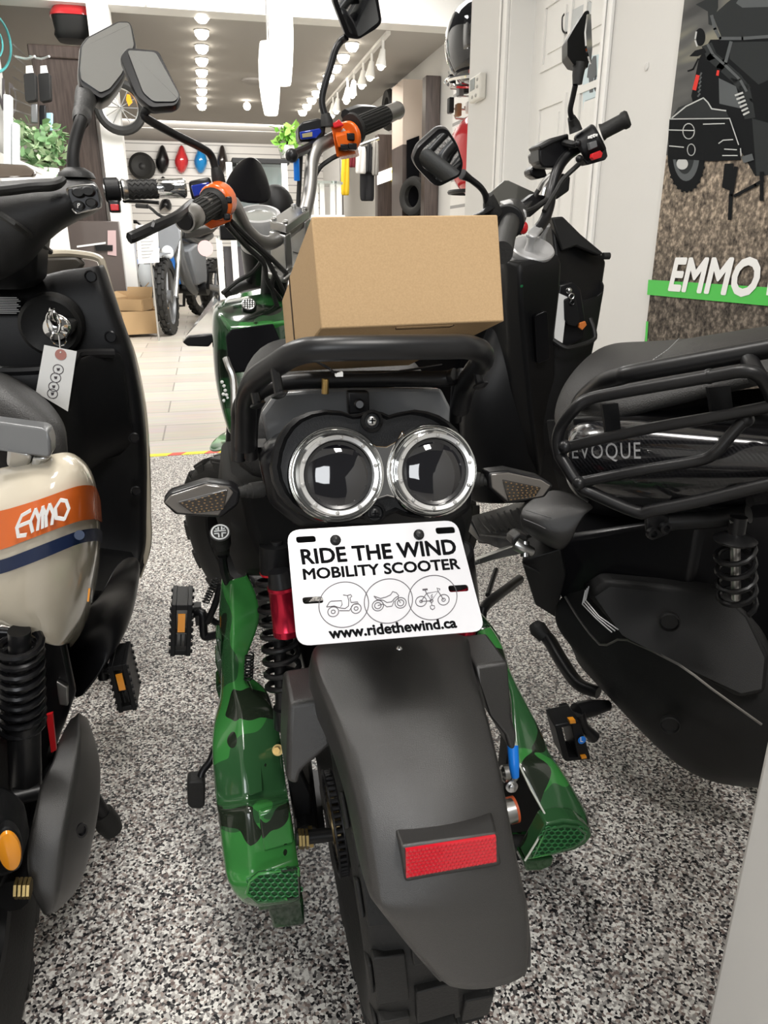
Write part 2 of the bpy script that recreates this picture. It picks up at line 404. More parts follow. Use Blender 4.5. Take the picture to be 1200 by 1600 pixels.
s = thing('door_notice', 'small white rounded notice sign high on the door', 'sign', W(900, 50, x=XD))
MB().prism([W(a, b, x=XD-.004) for a, b in ((880, 23), (921, 2), (925, 5), (925, 32), (884, 51), (880, 49))], (.004, 0, 0)).build('board', mat('notice_grey', (.55, .57, .57), .5), s)
MB().tube([W(a, b, x=XD-.006) for a, b in ((882, 22), (879, 28), (879, 45), (882, 51), (886, 51))], .004, 8).build('frame', M_BLACKS, s)
mk = MB()
for k in range(3): mk.bb(W(888, 31+k*4, x=XD-.005), W(913, 18+k*4, x=XD-.005)+V((.0006, 0, -.004)))
# thermostat on the wall end
th = thing('thermostat', 'small off-white thermostat on the corner of the wall', 'thermostat', W(747, 140, x=XW))
a = W(760, 140, x=XW).y; zz = W(747, 141, x=XW).z
MB().bb((XW-.035, a-.0, zz-.055), (XW, a+.15, zz+.055)).build('body', mat('off_white_plastic', (.7, .68, .62), .4), th, bevel=.008)
MB().bb((XW-.0365, a+.07, zz-.005), (XW-.034, a+.135, zz+.045)).build('screen', mat('lcd', (.14, .16, .15), .2), th)
tb = MB()
for yy, z2 in ((.035, .03), (.035, .0), (.05, -.035), (.1, -.035)): tb.ball((XW-.036, a+yy, zz+z2), (.004, .012, .008), 10, 6)
tb.build('button', mat('grey_button', (.4, .39, .36), .5), th)
sk = MB().lathe([(.012, 0), (.012, .004), (.008, .006)], W(1011, 104, x=XW), (-1, 0, 0), 16).build('wall_anchor', M_WALL)
tag(sk, 'small round wall anchor on the white wall beside the banner', 'anchor')
# near white wall end at the lower right
struct('wall_near', MB().bb((.448, -.6, 0), (.62, .45, 1.15)), M_WALL, bevel=.006)
# left wall, ceiling of the front room, header across the showroom
struct('wall_left', MB().bb((-2.15, -2.6, 0), (-2.02, 10.1, 4.2)), M_WALL)
struct('ceiling', MB().bb((-2.2, -1.1, 2.75), (1.52, 3.9, 2.85)), M_WHITE)
ZH = W(440, 25, 10.2).z
struct('wall_header', MB().bb((-2.1, 10.2, ZH), (6, 10.5, 6.0)), M_WHITE)
struct('column_left', MB().bb((W(153, 170, 10.2).x, 10.2, 0), (W(200, 300, 10.2).x, 10.5, ZH)), M_WHITE)
ZC = ZH+.06
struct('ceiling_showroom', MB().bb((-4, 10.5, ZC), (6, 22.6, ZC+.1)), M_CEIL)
zb = W(350, 204, 20).z
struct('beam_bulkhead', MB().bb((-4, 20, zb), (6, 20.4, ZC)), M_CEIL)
struct('wall_back', MB().bb((-4, 22.4, 0), (6, 22.6, ZC)), M_SLAT)
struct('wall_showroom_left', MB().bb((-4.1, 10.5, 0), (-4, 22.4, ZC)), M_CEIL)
XR = W(650, 105, z=ZC).x
struct('wall_showroom_right', MB().bb((XR, 10.5, 0), (XR+.1, 22.4, ZC)), M_WALL)
struct('wall_showroom_front', MB().bb((XW, 3.9, 0), (8, 4.03, 4.6)), M_WALL)
struct('wall_display_right', MB().bb((4.4, 4.03, 0), (4.5, 10.2, 4.6)), M_WALL)
struct('trim_2', MB().bb((-.4, 10.12, W(440, 25, 10.2).z-.02), (1.7, 10.2, W(440, 25, 10.2).z+.03)), M_WHITE)
# recessed lights, spots on the track
M_LAMP = mat('lamp_glow', (1, .93, .8), .4, emit=14)
def downlight(x, y, lab):
    t = thing('recessed_downlight', lab, 'ceiling light', (x, y, ZC), 'recessed ceiling lights')
    MB().lathe([(.09, 0), (.1, -.012), (.075, -.02), (.075, -.004)], (x, y, ZC), (0, 0, 1), 20).build('trim_ring', M_WHITE, t)
    MB().lathe([(.001, -.11), (.05, -.1), (.085, -.06), (.09, -.02), (.074, -.004)], (x, y, ZC), (0, 0, 1), 20).build('bulb', M_LAMP, t)
ya, yb = W(315, 20, z=ZC).y, W(317, 163, z=ZC).y
OR = ['first', 'second', 'third', 'fourth', 'fifth', 'sixth', 'seventh', 'eighth', 'ninth', 'tenth']
for i in range(9): downlight(W(315, 90, z=ZC).x, ya+(yb-ya)*i/8, 'glowing ceiling downlight in the left row, %s from the white header' % OR[i])
ya, yb = W(547, 67, z=ZC).y, W(468, 172, z=ZC).y
for i in range(9): downlight(W(520, 108, z=ZC).x, ya+(yb-ya)*i/8, 'glowing ceiling downlight in the right row, %s from the white header' % OR[i])
xt = W(575, 85, z=ZC).x
tr = thing('track_rail', 'slim white lighting track along the right of the showroom ceiling', 'lighting track', (xt, 15, ZC))
MB().bb((xt-.03, W(607, 48, z=ZC).y, ZC-.04), (xt+.03, W(497, 172, z=ZC).y, ZC)).build('rail', M_WHITE, tr)
tk = None
for i, (a, b) in enumerate(((593, 63), (575, 83), (561, 98), (548, 115), (539, 126), (524, 144), (517, 152))):
    p = W(a, b, z=ZC-.04); p.x = xt
    h = thing('track_spotlight', 'white spotlight hanging from the ceiling track, %s from the header' % OR[i], 'spotlight', p, 'spotlights on the track')
    MB().cyl(p, p-V((0, 0, .14)), .02, n=10).build('stem', M_WHITE, h)
    MB().lathe([(.035, 0), (.05, .1), (.075, .2)], p-V((0, 0, .1)), (-.15, 0, -1), 14).build('shade', M_WHITE, h)
    MB().ball(p-V((.03, 0, .3)), .05, 12, 8).build('bulb', M_LAMP, h)
p = W(396, 125, z=ZC)
tag(MB().lathe([(.2, 0), (.2, -.03), (.12, -.06)], p, (0, 0, 1), 24).build('smoke_detector', mat('grey_detector', (.3, .28, .26), .6)), 'round grey detector disc on the showroom ceiling', 'detector')
# pendant lamps
M_PEND = mat('glowing_white_glass', (1, .985, .95), .3, emit=1.3)
for (cx, y0, y1, hw, Yp, lab) in ((421, 66, 180, 16.5, 6.2, 'lower left white elongated pendant lamp below the header'), (439, -45, 133, 19, 6.75, 'upper right white elongated pendant lamp, taller of the pair')):
    a = W(cx, y0, Yp); b = W(cx, y1, Yp); r = hw*pxm(cx, 100, Yp); a.x = b.x = (a.x+b.x)/2
    t = thing('pendant_lamp', lab, 'pendant lamp', b, 'pendant lamps')
    L = a.z-b.z
    MB().lathe([(r*f, L*h) for h, f in ((0, .6), (.03, .68), (.2, .86), (.4, .98), (.55, 1), (.75, .96), (.95, .8), (1, .72))], b, (0, 0, 1), 28).build('glass_shade', M_PEND, t)
    MB().cyl(a, V((a.x, a.y, 5.8)), .006, n=8).build('cord', M_WHITE, t)
# ================================================================== GREEN CAMOUFLAGE SCOOTER (middle)
G = thing('mobility_scooter', 'green camouflage electric scooter in the middle with round twin tail lights and white plate', 'scooter', (.19, 1.1, 0))
# ---- rear tyre and wheel
LEAN = math.radians(4)
axw = V((C_(LEAN), 0, S_(LEAN))); ctr = V((.192, .81, .258)); RO = .25
def wheel(ctr, ax, RO, w, parent, name_t='rear_tire', blocks=16, hub=True, rim=.6, m=None):
    u, q, ax = basis(ax)
    prof = [(RO*rim, -w*.36), (RO*.72, -w*.47), (RO*.86, -w*.5), (RO*.93, -w*.46), (RO*.955, -w*.36), (RO*.965, 0), (RO*.955, w*.36), (RO*.93, w*.46), (RO*.86, w*.5), (RO*.72, w*.47), (RO*rim, w*.36)]
    mb = MB().lathe(prof, ctr, ax, 56, cap=False)
    def blk(a0, a1, x0, x1, r0, r1, sk=0):
        c = []
        for r in (r0, r1):
            for (aa, xx) in ((a0, x0), (a1, x0), (a1+sk, x1), (a0+sk, x1)):
                c.append(ctr+ax*xx+(u*C_(aa)+q*S_(aa))*r)
        mb.hexa(c)
    st = 2*math.pi/blocks
    for i in range(blocks):
        a = i*st
        blk(a, a+st*.62, -w*.17, w*.17, RO*.95, RO)
        for sg in (-1, 1):
            blk(a+st*.45, a+st*1.1, sg*w*.22, sg*w*.46, RO*.93, RO*.992, .02*sg)
            blk(a+st*.55, a+st*.98, sg*w*.465, sg*w*.5, RO*.86, RO*.955)
    T = mb.build(name_t, M_RUB, parent, bevel=.002, angle=50)
    if hub:
        h = MB(); h.lathe([(RO*rim, -w*.36), (RO*rim*.93, -w*.34), (RO*rim*.88, -w*.1), (RO*rim*.88, w*.1), (RO*rim*.93, w*.34), (RO*rim, w*.36)], ctr, ax, 40, cap=False)
        h.cyl(ctr-ax*w*.45, ctr+ax*w*.45, RO*.17, n=20)
        for k in range(5):
            aa = k*2*math.pi/5; d = u*C_(aa)+q*S_(aa); h.tube([ctr+d*RO*.12, ctr+d*RO*rim*.95], [w*.16, w*.1], 8, 1)
        h.build(name_t.replace('tire', 'rim'), m or M_BLACK, parent)
    return T
wheel(ctr, axw, RO, .148, G)
# ---- rear fender
FR = [((487, 1006), (736, 992), .80), ((484, 1038), (735, 1022), .745), ((512, 1100), (752, 1075), .68), ((533, 1152), (769, 1135), .637), ((552, 1220), (785, 1201), .597),
      ((568, 1290), (800, 1282), .563), ((581, 1370), (815, 1360), .535), ((588, 1416), (827, 1412), .520), ((648, 1492), (832, 1470), .515), ((694, 1541), (829, 1519), .5115)]
rows = []
pv = [(W(*l, y)+W(*r, y))/2 for l, r, y in FR]
for i, (l, r, y) in enumerate(FR):
    a, b = W(*l, y), W(*r, y); tg = (pv[min(i+1, len(pv)-1)]-pv[max(i-1, 0)]).normalized()
    n = tg.cross(b-a).normalized()
    if n.y > 0 and n.z < .2 or n.z < 0: n = -n
    k = 1 if i < 7 else .6
    h = .016*k; row = []
    sk = [.055, .05, .05, .05, .048, .044, .04, .03, .012, .008][i]
    inn = (b-a).normalized()
    row += [a-n*sk-inn*.002, a-n*sk*.5-inn*.003, a-n*.006, a+inn*.006+n*.002]
    for t in (.2, .35, .5, .65, .8): row.append(a+(b-a)*t+n*h*(1-(2*t-1)**2)+n*.002)
    row += [b-inn*.006+n*.002, b-n*.006, b-n*sk*.5+inn*.003, b-n*sk+inn*.002]
    rows.append(row)
MB().grid(rows).build('rear_fender', M_FEND, G, cre=(13, (7, 9), (2, 3, 9, 10), .75), solid=.004, subd=2)
# ridge near the tail is in the profile; rivet
p = W(620, 1016, .755); MB().ball(p+V((0, -.012, .008)), .0045, 10, 6).build('rivet', M_ALU, G)
# reflector on its wedge housing
hs = MB(); f = PX([(626, 1322), (777, 1301), (781, 1351), (633, 1377)], .522)
bk = PX([(610, 1279), (764, 1258), (790, 1355), (625, 1385)], .583); bk[0].z += .004; bk[1].z += .004
hs.hexa([f[3], f[2], f[1], f[0], bk[3], bk[2], bk[1], bk[0]])
H_ = hs.build('reflector_housing', M_FEND, G, bevel=.003)
q = PX([(634, 1328), (775, 1307), (776, 1347), (635, 1372)], .5195)
rf = MB().prism(q, (0, .006, 0))
N1, N2 = 22, 8
for i in range(N1):
    for j in range(N2):
        a = (i+.5+(.5 if j % 2 else 0))/(N1+.5); b = (j+.5)/N2
        c = (q[0]*(1-a)+q[1]*a)*(1-b)+(q[3]*(1-a)+q[2]*a)*b
        s_ = .0021; rf.add([c+V((-s_, 0, -s_)), c+V((s_, 0, -s_)), c+V((s_, 0, s_)), c+V((-s_, 0, s_)), c+V((0, -.0012, 0))], [[0, 1, 4], [1, 2, 4], [2, 3, 4], [3, 0, 4]])
rf.build('reflector', M_RED, G, angle=10)
# fender brackets
def brk(pl, y, d): return plate(pl, y, d).build('fender_bracket', M_FEND, G, bevel=.004)
b1 = MB(); t4 = PX([(446, 1083), (500, 1074), (507, 1091), (452, 1101)], .74)
lo = [(452, 1100, .722), (507, 1091, .722), (511, 1128, .71), (520, 1165, .70), (472, 1206, .70), (466, 1229, .695), (447, 1222, .70), (449, 1150, .71)]
b1.prism(PX(lo, .7), (0, .075, 0)); b1.build('fender_bracket', M_FEND, G, bevel=.006, seg=3)
b2 = MB(); lo = [(742, 1040, .735), (794, 1034, .735), (800, 1125, .715), (808, 1147, .71), (806, 1172, .70), (796, 1172, .70), (790, 1150, .705), (766, 1120, .71), (752, 1070, .72)]
b2.prism(PX(lo, .7), (0, .075, 0)); b2.build('fender_bracket', M_FEND, G, bevel=.006, seg=3)
# ---- licence plate with real slots
A = [W(448, 829, .672), W(713, 813, .672), W(758, 986, .602), W(464, 1010, .602)]
pn = (A[1]-A[0]).cross(A[0]-A[3]).normalized(); po = sum(A, V())/4
ex = (A[1]-A[0]+A[2]-A[3]); ex = (ex-pn*ex.dot(pn)).normalized(); ey = pn.cross(ex).normalized()
def PL(px, py, lift=0): return WP(px, py, po, pn)+pn*lift
def uv(p): return V(((p-po).dot(ex), (p-po).dot(ey), 0))
def rrect2(c, r, n=6):                         # rounded polygon from pixel corners
    out = []
    for i, p in enumerate(c):
        a = (c[i-1]-p).normalized(); b = (c[(i+1) % len(c)]-p).normalized()
        s0, s1 = p+a*r, p+b*r
        for k in range(n+1):
            t = k/n; out.append(s0*(1-t)**2+p*2*t*(1-t)+s1*t*t)
    return out
cu = bpy.data.curves.new('p', 'CURVE'); cu.dimensions = '2D'; cu.fill_mode = 'BOTH'; cu.extrude = .0007
def spl(pts):
    s = cu.splines.new('POLY'); s.points.add(len(pts)-1); s.use_cyclic_u = True
    for k, p in enumerate(pts): s.points[k].co = (p.x, p.y, 0, 1)
spl(rrect2([uv(PL(*c)) for c in ((448, 829), (713, 813), (758, 986), (464, 1010))], .013))
for (cx, cy, hw, hh) in ((478, 843, 15.5, 5), (695.6, 829, 15, 5), (488.7, 938, 16, 5.2), (716, 919.6, 15.5, 5.2)):
    dx = V((hw, -hw*.06)); dy = V((hh*.2, hh)); c = V((cx, cy)); dx, dy = V((dx[0], dx[1])), V((dy[0], dy[1]))
    spl(rrect2([uv(PL(*(c+s*dx+t*dy))) for s, t in ((-1, -1), (1, -1), (1, 1), (-1, 1))], .0028, 4))
tmp = bpy.data.objects.new('p', cu); COL.objects.link(tmp)
me = bpy.data.meshes.new_from_object(tmp.evaluated_get(bpy.context.evaluated_depsgraph_get()))
pm = MB().add([po+ex*v.co.x+ey*v.co.y+pn*v.co.z for v in me.vertices], [list(p.vertices) for p in me.polygons])
bpy.data.objects.remove(tmp); bpy.data.curves.remove(cu)
LP = pm.build('license_plate', M_PLATE, G); LP['label'] = 'white licence plate with black lettering and three vehicle drawings'
def ptext(t, q, bold, name, m=M_INK): text_mesh(t, [PL(*c, .0009) for c in q], 0, bold).build(name, m, LP)
ptext('RIDE THE WIND', [(469.5, 859.5), (709, 843.5), (713, 865.5), (473, 882)], .032, 'lettering')
ptext('MOBILITY SCOOTER', [(473, 889.5), (715.5, 873), (718.5, 889), (475, 906)], .032, 'lettering')
ptext('www.ridethewind.ca', [(513, 982), (710, 965.5), (713.5, 980.5), (516, 998)], .038, 'lettering')
ic = MB()
def ln(pts, r=.00042, closed=False, mb=None):
    (mb or ic).tube([PL(440+a/3.5294, 800+b/3.5294, .0009) for a, b in pts], r, 6, 1, closed=closed)
def ell(cx, cy, rx, ry=None, n=28, r=.00042, rot=-.06):
    ry = ry or rx
    ln([(cx+rx*C_(2*math.pi*k/n), cy+ry*S_(2*math.pi*k/n)+rx*C_(2*math.pi*k/n)*rot) for k in range(n)], r, True)
ell(342, 512, 137, 125, 48); ell(588, 492, 133, 122, 48); ell(832, 473, 134, 122, 48)
# scooter drawing
ell(284, 551, 30, 27, 20); ell(284, 551, 11, 10, 12); ell(410, 533, 28, 27, 20); ell(410, 533, 11, 10, 12)
ln([(247, 525), (262, 500), (272, 493), (330, 490), (333, 512), (320, 530), (350, 533), (368, 520), (370, 490), (362, 462), (338, 458)])
ln([(362, 462), (380, 456), (387, 466), (376, 475), (382, 500), (418, 497), (424, 508), (395, 510), (372, 545), (318, 545)])
ln([(247, 525), (290, 519), (320, 530)])
# motorcycle drawing
ell(530, 517, 31, 29, 20); ell(530, 517, 18, 17, 14); ell(655, 502, 31, 29, 20); ell(655, 502, 18, 17, 14)
ln([(508, 465), (545, 478), (575, 470), (600, 458), (612, 440), (632, 446), (645, 462), (640, 480), (655, 502)])
ln([(508, 465), (525, 484), (560, 488), (580, 500), (605, 497), (625, 475), (640, 466)]); ln([(530, 517), (560, 508), (580, 524), (608, 520), (620, 490)])
# bicycle drawing
ell(768, 494, 30, 28, 20); ell(768, 494, 8, 7, 10); ell(892, 485, 31, 29, 20); ell(892, 485, 10, 9, 10); ell(825, 491, 9, 8, 10)
ln([(768, 494), (798, 450), (862, 438), (825, 490), (798, 450), (790, 432)]); ln([(776, 430), (803, 427)], .0009); ln([(768, 494), (825, 491)])
ln([(892, 485), (862, 438), (855, 420), (872, 425), (870, 433)]); ln([(825, 500), (827, 516), (818, 520), (821, 533), (832, 540), (843, 531), (841, 518), (827, 516)]); ln([(830, 455), (822, 467), (832, 466), (824, 478)])
ic.build('vehicle_drawings', M_INKG, LP)
for c in ((524, 844.5), (654, 836)):
    o = PL(*c); MB().lathe([(.0055, 0), (.0055, .002), (.004, .003), (.004, .006), (.001, .007)], o, pn, 14).build('plate_bolt', M_STEELB, LP)
br = MB().hexa([PL(520, 835, -.003), PL(660, 826, -.003), PL(655, 900, -.003), PL(530, 908, -.003)]+[PL(a, b, -.014) for a, b in ((520, 835), (660, 826), (655, 900), (530, 908))])
br.build('plate_holder', M_BLACK, G)
# ---- tail light cluster
tn = V((-.02, -C_(.3), S_(.3))).normalized()
def TL(px, py, l=0): return WP(px, py, W(600, 735, .715), tn)+tn*l
out = [(422, 730), (426, 705), (434, 682), (446, 664), (460, 652), (480, 643), (503, 639), (530, 641), (548, 647), (560, 646), (570, 642), (583, 641), (596, 643), (607, 648), (625, 643), (648, 639),
       (668, 642), (686, 648), (702, 658), (715, 671), (726, 690), (733, 706), (737, 732), (735, 752), (724, 778), (712, 792), (697, 803), (680, 809), (662, 811), (640, 808), (622, 800), (608, 806), (598, 812), (580, 813), (566, 811), (554, 806), (535, 816), (512, 819), (488, 815), (466, 803), (449, 790), (436, 774), (426, 752)]
hm = MB(); ring0 = [TL(*p) for p in out]; cc = sum(ring0, V())/len(ring0)
rings = []
for sc, l in ((.93, -.055), (.99, -.045), (1, -.01), (.985, .003), (.94, .006), (.9, -.002)):
    rings.append([cc+(p-cc)*sc+tn*l for p in ring0])
hm.loft(rings); hm.build('tail_light_housing', M_BLACK, G, angle=30)
for (cx, cy, r, lx, ly, lr, nm) in ((523.5, 742, 74, 529, 744, 54, 'left'), (671, 736, 71, 675, 739, 52, 'right')):
    k = pxm(cx, cy, .715)*1.02; R = r*k; c = TL(cx, cy); c2 = TL(lx, ly)
    L = lr*k
    MB().lathe([(R*.99, -.02), (R, 0), (R*.995, .010), (R*.97, .013), (R*.945, .010), (R*.93, .014), (R*.905, .016), (R*.885, .011), (R*.86, .012), (R*.84, .017), (L*1.07, .018), (L*1.0, .012), (L*.99, .006)], c, tn, 64, cap=False).build('chrome_ring', M_CHROME, G, angle=25)
    bz = MB().lathe([(L*1.12, .016), (L*1.1, .0205), (L*.99, .0195), (L*.97, .014)], c+(c2-c)*.5, tn, 64, cap=False)
    for j in range(10):
        u, w, a = basis(tn); aa = j*.628+.2; bz.ball(c+(c2-c)*.5+tn*.0205+(u*C_(aa)+w*S_(aa))*L*1.05, (.0022, .0022, .0022), 8, 5)
    bz.build('bezel', mat('satin_silver', (.72, .72, .71), .3, .75), G, angle=25)
    MB().lathe([(L*1.0, .009), (L*.97, .013), (L*.8, .0165), (L*.5, .019), (L*.2, .020), (.0005, .0203)], c+(c2-c)*.45, tn, 48).build('tail_lens', M_LENS, G)
ww = MB(); ww.prism([TL(*p, .006) for p in ((573, 690), (586, 697), (600, 698), (616, 690), (626, 672), (632, 700), (626, 760), (632, 790), (618, 780), (602, 776), (585, 781), (575, 790), (584, 740))], tn*.005)
ww.build('chrome_bridge', M_CHROME, G, bevel=.002)
for c, m in (((579.5, 658.5), M_ALU), ((584, 801.5), M_STEELB)):
    o = TL(*c, .004); MB().lathe([(.0105, -.012), (.0115, .003), (.0085, .006), (.0075, .001)], o, tn, 24).build('screw_boss', M_BLACK, G)
    sc_ = MB().lathe([(.0052, 0), (.0052, .003), (.0035, .0042), (.0005, .0045)], o, tn, 16)
    S = sc_.build('screw', m, G)
    u, w, a = basis(tn); cr_ = MB()
    for d in (u, w): cr_.hexa([o+tn*.0038+d*s*.0032+d.cross(tn)*t*.0007 for s, t in ((-1, -1), (1, -1), (1, 1), (-1, 1))]+[o+tn*.0049+d*s*.0032+d.cross(tn)*t*.0007 for s, t in ((-1, -1), (1, -1), (1, 1), (-1, 1))])
    cr_.build('cross_recess', M_INK, S)
# black carrier behind the lamp and white inner fender seen under the rack
plate([(405, 720), (435, 690), (560, 660), (690, 668), (745, 720), (740, 800), (690, 830), (470, 830), (420, 790)], .80, .05).build('lamp_carrier', M_BLACKS, G, bevel=.01)
plate([(408, 648), (432, 614), (540, 606), (690, 608), (706, 640), (700, 700), (420, 700)], .86, .012).build('rear_panel', mat('grey_glossy_panel', (.16, .165, .17), .15), G, bevel=.004)
bt = MB(); bt.prism(PX([(543, 612), (577, 612), (578, 645), (545, 648)], .775), (0, .012, 0)); bt.cyl(W(562, 632, .775), W(562, 632, .762), .006, n=16); bt.build('lamp_bracket', M_STEELB, G, bevel=.002)
# ---- rack
def T(l, r, y=1, sm=5, n=12): return MB().tube([W(*p) for p in l], r, n, sm)
rk = MB()
rk.tube([W(*p) for p in ((383, 700, .80), (384, 668, .79), (386, 622, .765), (401, 592, .725), (436, 567, .69), (465, 551, .672), (505, 545, .66), (600, 543, .655), (690, 542, .66), (728, 542, .665), (750, 549, .68), (754, 562, .70), (741, 580, .74), (727, 604, .78), (718, 640, .80))], .0115, 14, 6)
rk.tube([W(*p) for p in ((398, 615, .79), (425, 602, .80), (470, 595, .80), (600, 592, .80), (690, 592, .80), (712, 588, .79))], .0095, 12, 5)
rk.tube([W(*p) for p in ((372, 720, .9), (372, 660, .9), (377, 630, .88), (400, 605, .85))], .009, 10, 5)
rk.tube([W(*p) for p in ((392, 715, .83), (393, 660, .815), (402, 620, .79))], .008, 10, 5)
rk.tube([W(*p) for p in ((712, 655, .84), (716, 600, .81), (720, 585, .79))], .008, 10, 5)
rk.build('luggage_rack', M_STEELB, G)
for (a, b, c, y) in (((429, 578), (436, 614), (438, 619), .685), ((393, 597), (402, 630), (404, 635), .73), ((743, 575), (750, 600), (751, 603), .715)):
    hk = MB(); hk.tube([W(a[0], a[1]-8, y), W(*b, y)], .0046, 8, 1); hk.lathe([(.0075, 0), (.0085, .002), (.004, .005)], W(*b, y), W(*c, y-.001)-W(*b, y), 14)
    hk.build('rack_hook', M_STEELB, G)
cb = MB(); cb.cyl(W(508, 592, .785), W(508, 615, .785), .004, n=10); cb.build('rack_bolt', mat('brass', (.6, .4, .15), .3, 1), G)
# left side fittings
fx = MB()
fx.bb(W(392, 700, .83), W(415, 685, .87)); fx.cyl(W(372, 705, .86), W(420, 705, .86), .008); fx.cyl(W(375, 720, .84), W(376, 690, .84), .006)
fx.build('rack_mount', M_STEELB, G, bevel=.002)
nt_ = MB().cyl(W(376, 672, .845), W(383, 672, .845), .006, n=6); nt_.cyl(W(376, 696, .85), W(395, 696, .85), .0065, n=14); nt_.build('mount_nut', M_ALU, G)
# turn signals
def signal(tip, outer, inner, st0, st1, y):
    MB().prism(PX(outer, y), (0, .022, 0)).build('turn_signal', M_BLACKS, G, bevel=.003)
    MB().prism(PX(tip, y-.002), (0, .006, 0)).build('signal_lens', mat('smoked_grey_lens', (.11, .1, .09), .12, coat=.8), G, bevel=.0015)
    q = PX(inner, y-.0045); iv = MB().prism(q, (0, .004, 0)); iv.build('signal_diffuser', mat('amber_smoked_lens', (.022, .017, .013), .15, coat=.8), G, bevel=.001)
    gr = MB()
    for i in range(7):
        for j in range(6):
            a, b = (i+.5+(j % 2)*.25)/7.3, (j+.5)/6
            c = (q[0]*(1-a)+q[1]*a)*(1-b)+(q[3]*(1-a)+q[2]*a)*b; gr.ball(c, (.0013, .001, .0008), 6, 4)
    gr.build('signal_led', mat('amber_bead', (.16, .1, .045), .2, coat=.5), G)
    stk = MB(); a, b = W(*st0, y+.01), W(*st1, y+.02); stk.tube([a, a+(b-a)*.3, a+(b-a)*.34, a+(b-a)*.5, a+(b-a)*.54, b], [.006, .006, .0072, .0072, .0085, .009], 14, 1); stk.build('signal_stalk', M_RUB, G)
signal([(257, 786), (266, 775), (322, 757), (356, 761), (365, 770), (342, 806), (276, 802)], [(254, 786), (265, 772), (322, 754), (362, 759), (376, 768), (372, 790), (346, 810), (274, 805)],
       [(278, 786), (356, 765), (350, 797), (302, 803)], (370, 770), (410, 764), .735)
signal([(767, 741), (795, 739), (846, 750), (861, 759), (849, 776), (794, 784), (769, 763)], [(762, 739), (795, 735), (847, 747), (866, 759), (852, 778), (793, 788), (765, 764)],
       [(786, 750), (846, 762), (837, 776), (795, 784)], (766, 751), (737, 749), .735)
# ---- shock absorbers
def shock(dx, y):
    w = lambda a, b, k=0: W(a+dx, b, y+k)
    MB().tube([w(432, 845, .02), w(440, 1120)], .0085, 14, 1).build('damper_rod', M_STEELB, G)
    MB().tube([w(429, 850, .02), w(430, 895, .02)], [.0205, .0205], 24, 1).build('shock_cap', M_BLACK, G)
    MB().tube([w(429, 888, .02), w(430, 891, .02)], [.021, .021], 24, 1).build('red_band', M_RED, G)
    coil(w(428, 893, .02), w(444, 1075, .0), .0235, .0042, 9).build('coil_spring', M_STEELB, G)
    c0, c1 = w(440, 915, -.03), w(449, 990, -.035)
    MB().tube([c0, c0+(c1-c0)*.06, c0+(c1-c0)*.08, c0+(c1-c0)*.86, c0+(c1-c0)*.88, c1], [.0185, .0188, .0178, .0178, .0188, .0185], 28, 1).build('reservoir', M_REDAL, G)
    MB().tube([w(436, 892, -.028), c0], [.014, .0175], 24, 1).build('reservoir_cap', M_BLACKS, G)
    MB().tube([w(442, 1105), w(443, 1135)], .014, 16, 1).build('shock_eye', M_STEELB, G)
shock(0, .90)
shock(274, .92)
# ---- side covers (camouflage)
rows = []
for L, Mx, R, y in (((348, 906), (363, 903), (386, 897), 1.10), ((342, 962), (361, 952), (407, 940), 1.06), ((344, 1000), (364, 985), (405, 985), 1.035), ((346, 1048), (363, 1040), (374, 1044), 1.0),
                    ((347, 1095), (366, 1085), (392, 1085), .965), ((342, 1122), (374, 1108), (428, 1097), .945), ((331, 1160), (376, 1150), (438, 1149), .915), ((333, 1212), (381, 1205), (444, 1204), .88),
                    ((337, 1255), (383, 1250), (449, 1240), .86), ((339, 1266), (386, 1262), (451, 1250), .832), ((344, 1310), (391, 1312), (460, 1304), .812), ((350, 1360), (393, 1368), (465, 1342), .797),
                    ((354, 1382), (394, 1378), (467, 1352), .786), ((362, 1400), (400, 1409), (470, 1401), .779), ((378, 1414), (405, 1420), (472, 1409), .785)):
    l, m, r = W(*L, y+.012), W(*Mx, y-.012), W(*R, y)
    rows.append([l+V((.012, .10, 0)), l+V((-.002, .03, 0)), l, l*.4+m*.6, m, m*.55+r*.45, r, r+V((0, .012, -.002)), r+V((-.004, .05, 0))])
sc_l = MB().grid(rows).build('side_cover', M_CAMO, G, cre=(9, (8, 9, 11, 12), (4, 6), .7), solid=.003, subd=2)
# channel recess and lower tail piece
rr = [((386, 1108, .93), (396, 1105, .93)), ((376, 1150, .895), (392, 1148, .90)), ((384, 1205, .865), (402, 1203, .868)), ((388, 1245, .845), (410, 1240, .845))]
MB().prism(PX([(374, 1120, .927), (398, 1113, .932), (408, 1180, .893), (412, 1238, .85), (388, 1246, .845), (380, 1190, .875)], 1), (0, .01, 0)).build('cover_rib', M_CAMO, G, bevel=.003)
MB().prism(PX([(404, 1272, .812), (452, 1258, .82), (460, 1318, .80), (412, 1332, .796)], 1), (0, .01, 0)).build('cover_panel', M_CAMO, G, bevel=.003)
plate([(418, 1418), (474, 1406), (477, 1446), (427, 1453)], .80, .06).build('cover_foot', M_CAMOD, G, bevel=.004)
plate([(402, 1412), (470, 1402), (472, 1414), (405, 1424)], .785, .03).build('cover_lip', M_CAMOD, G, bevel=.002)
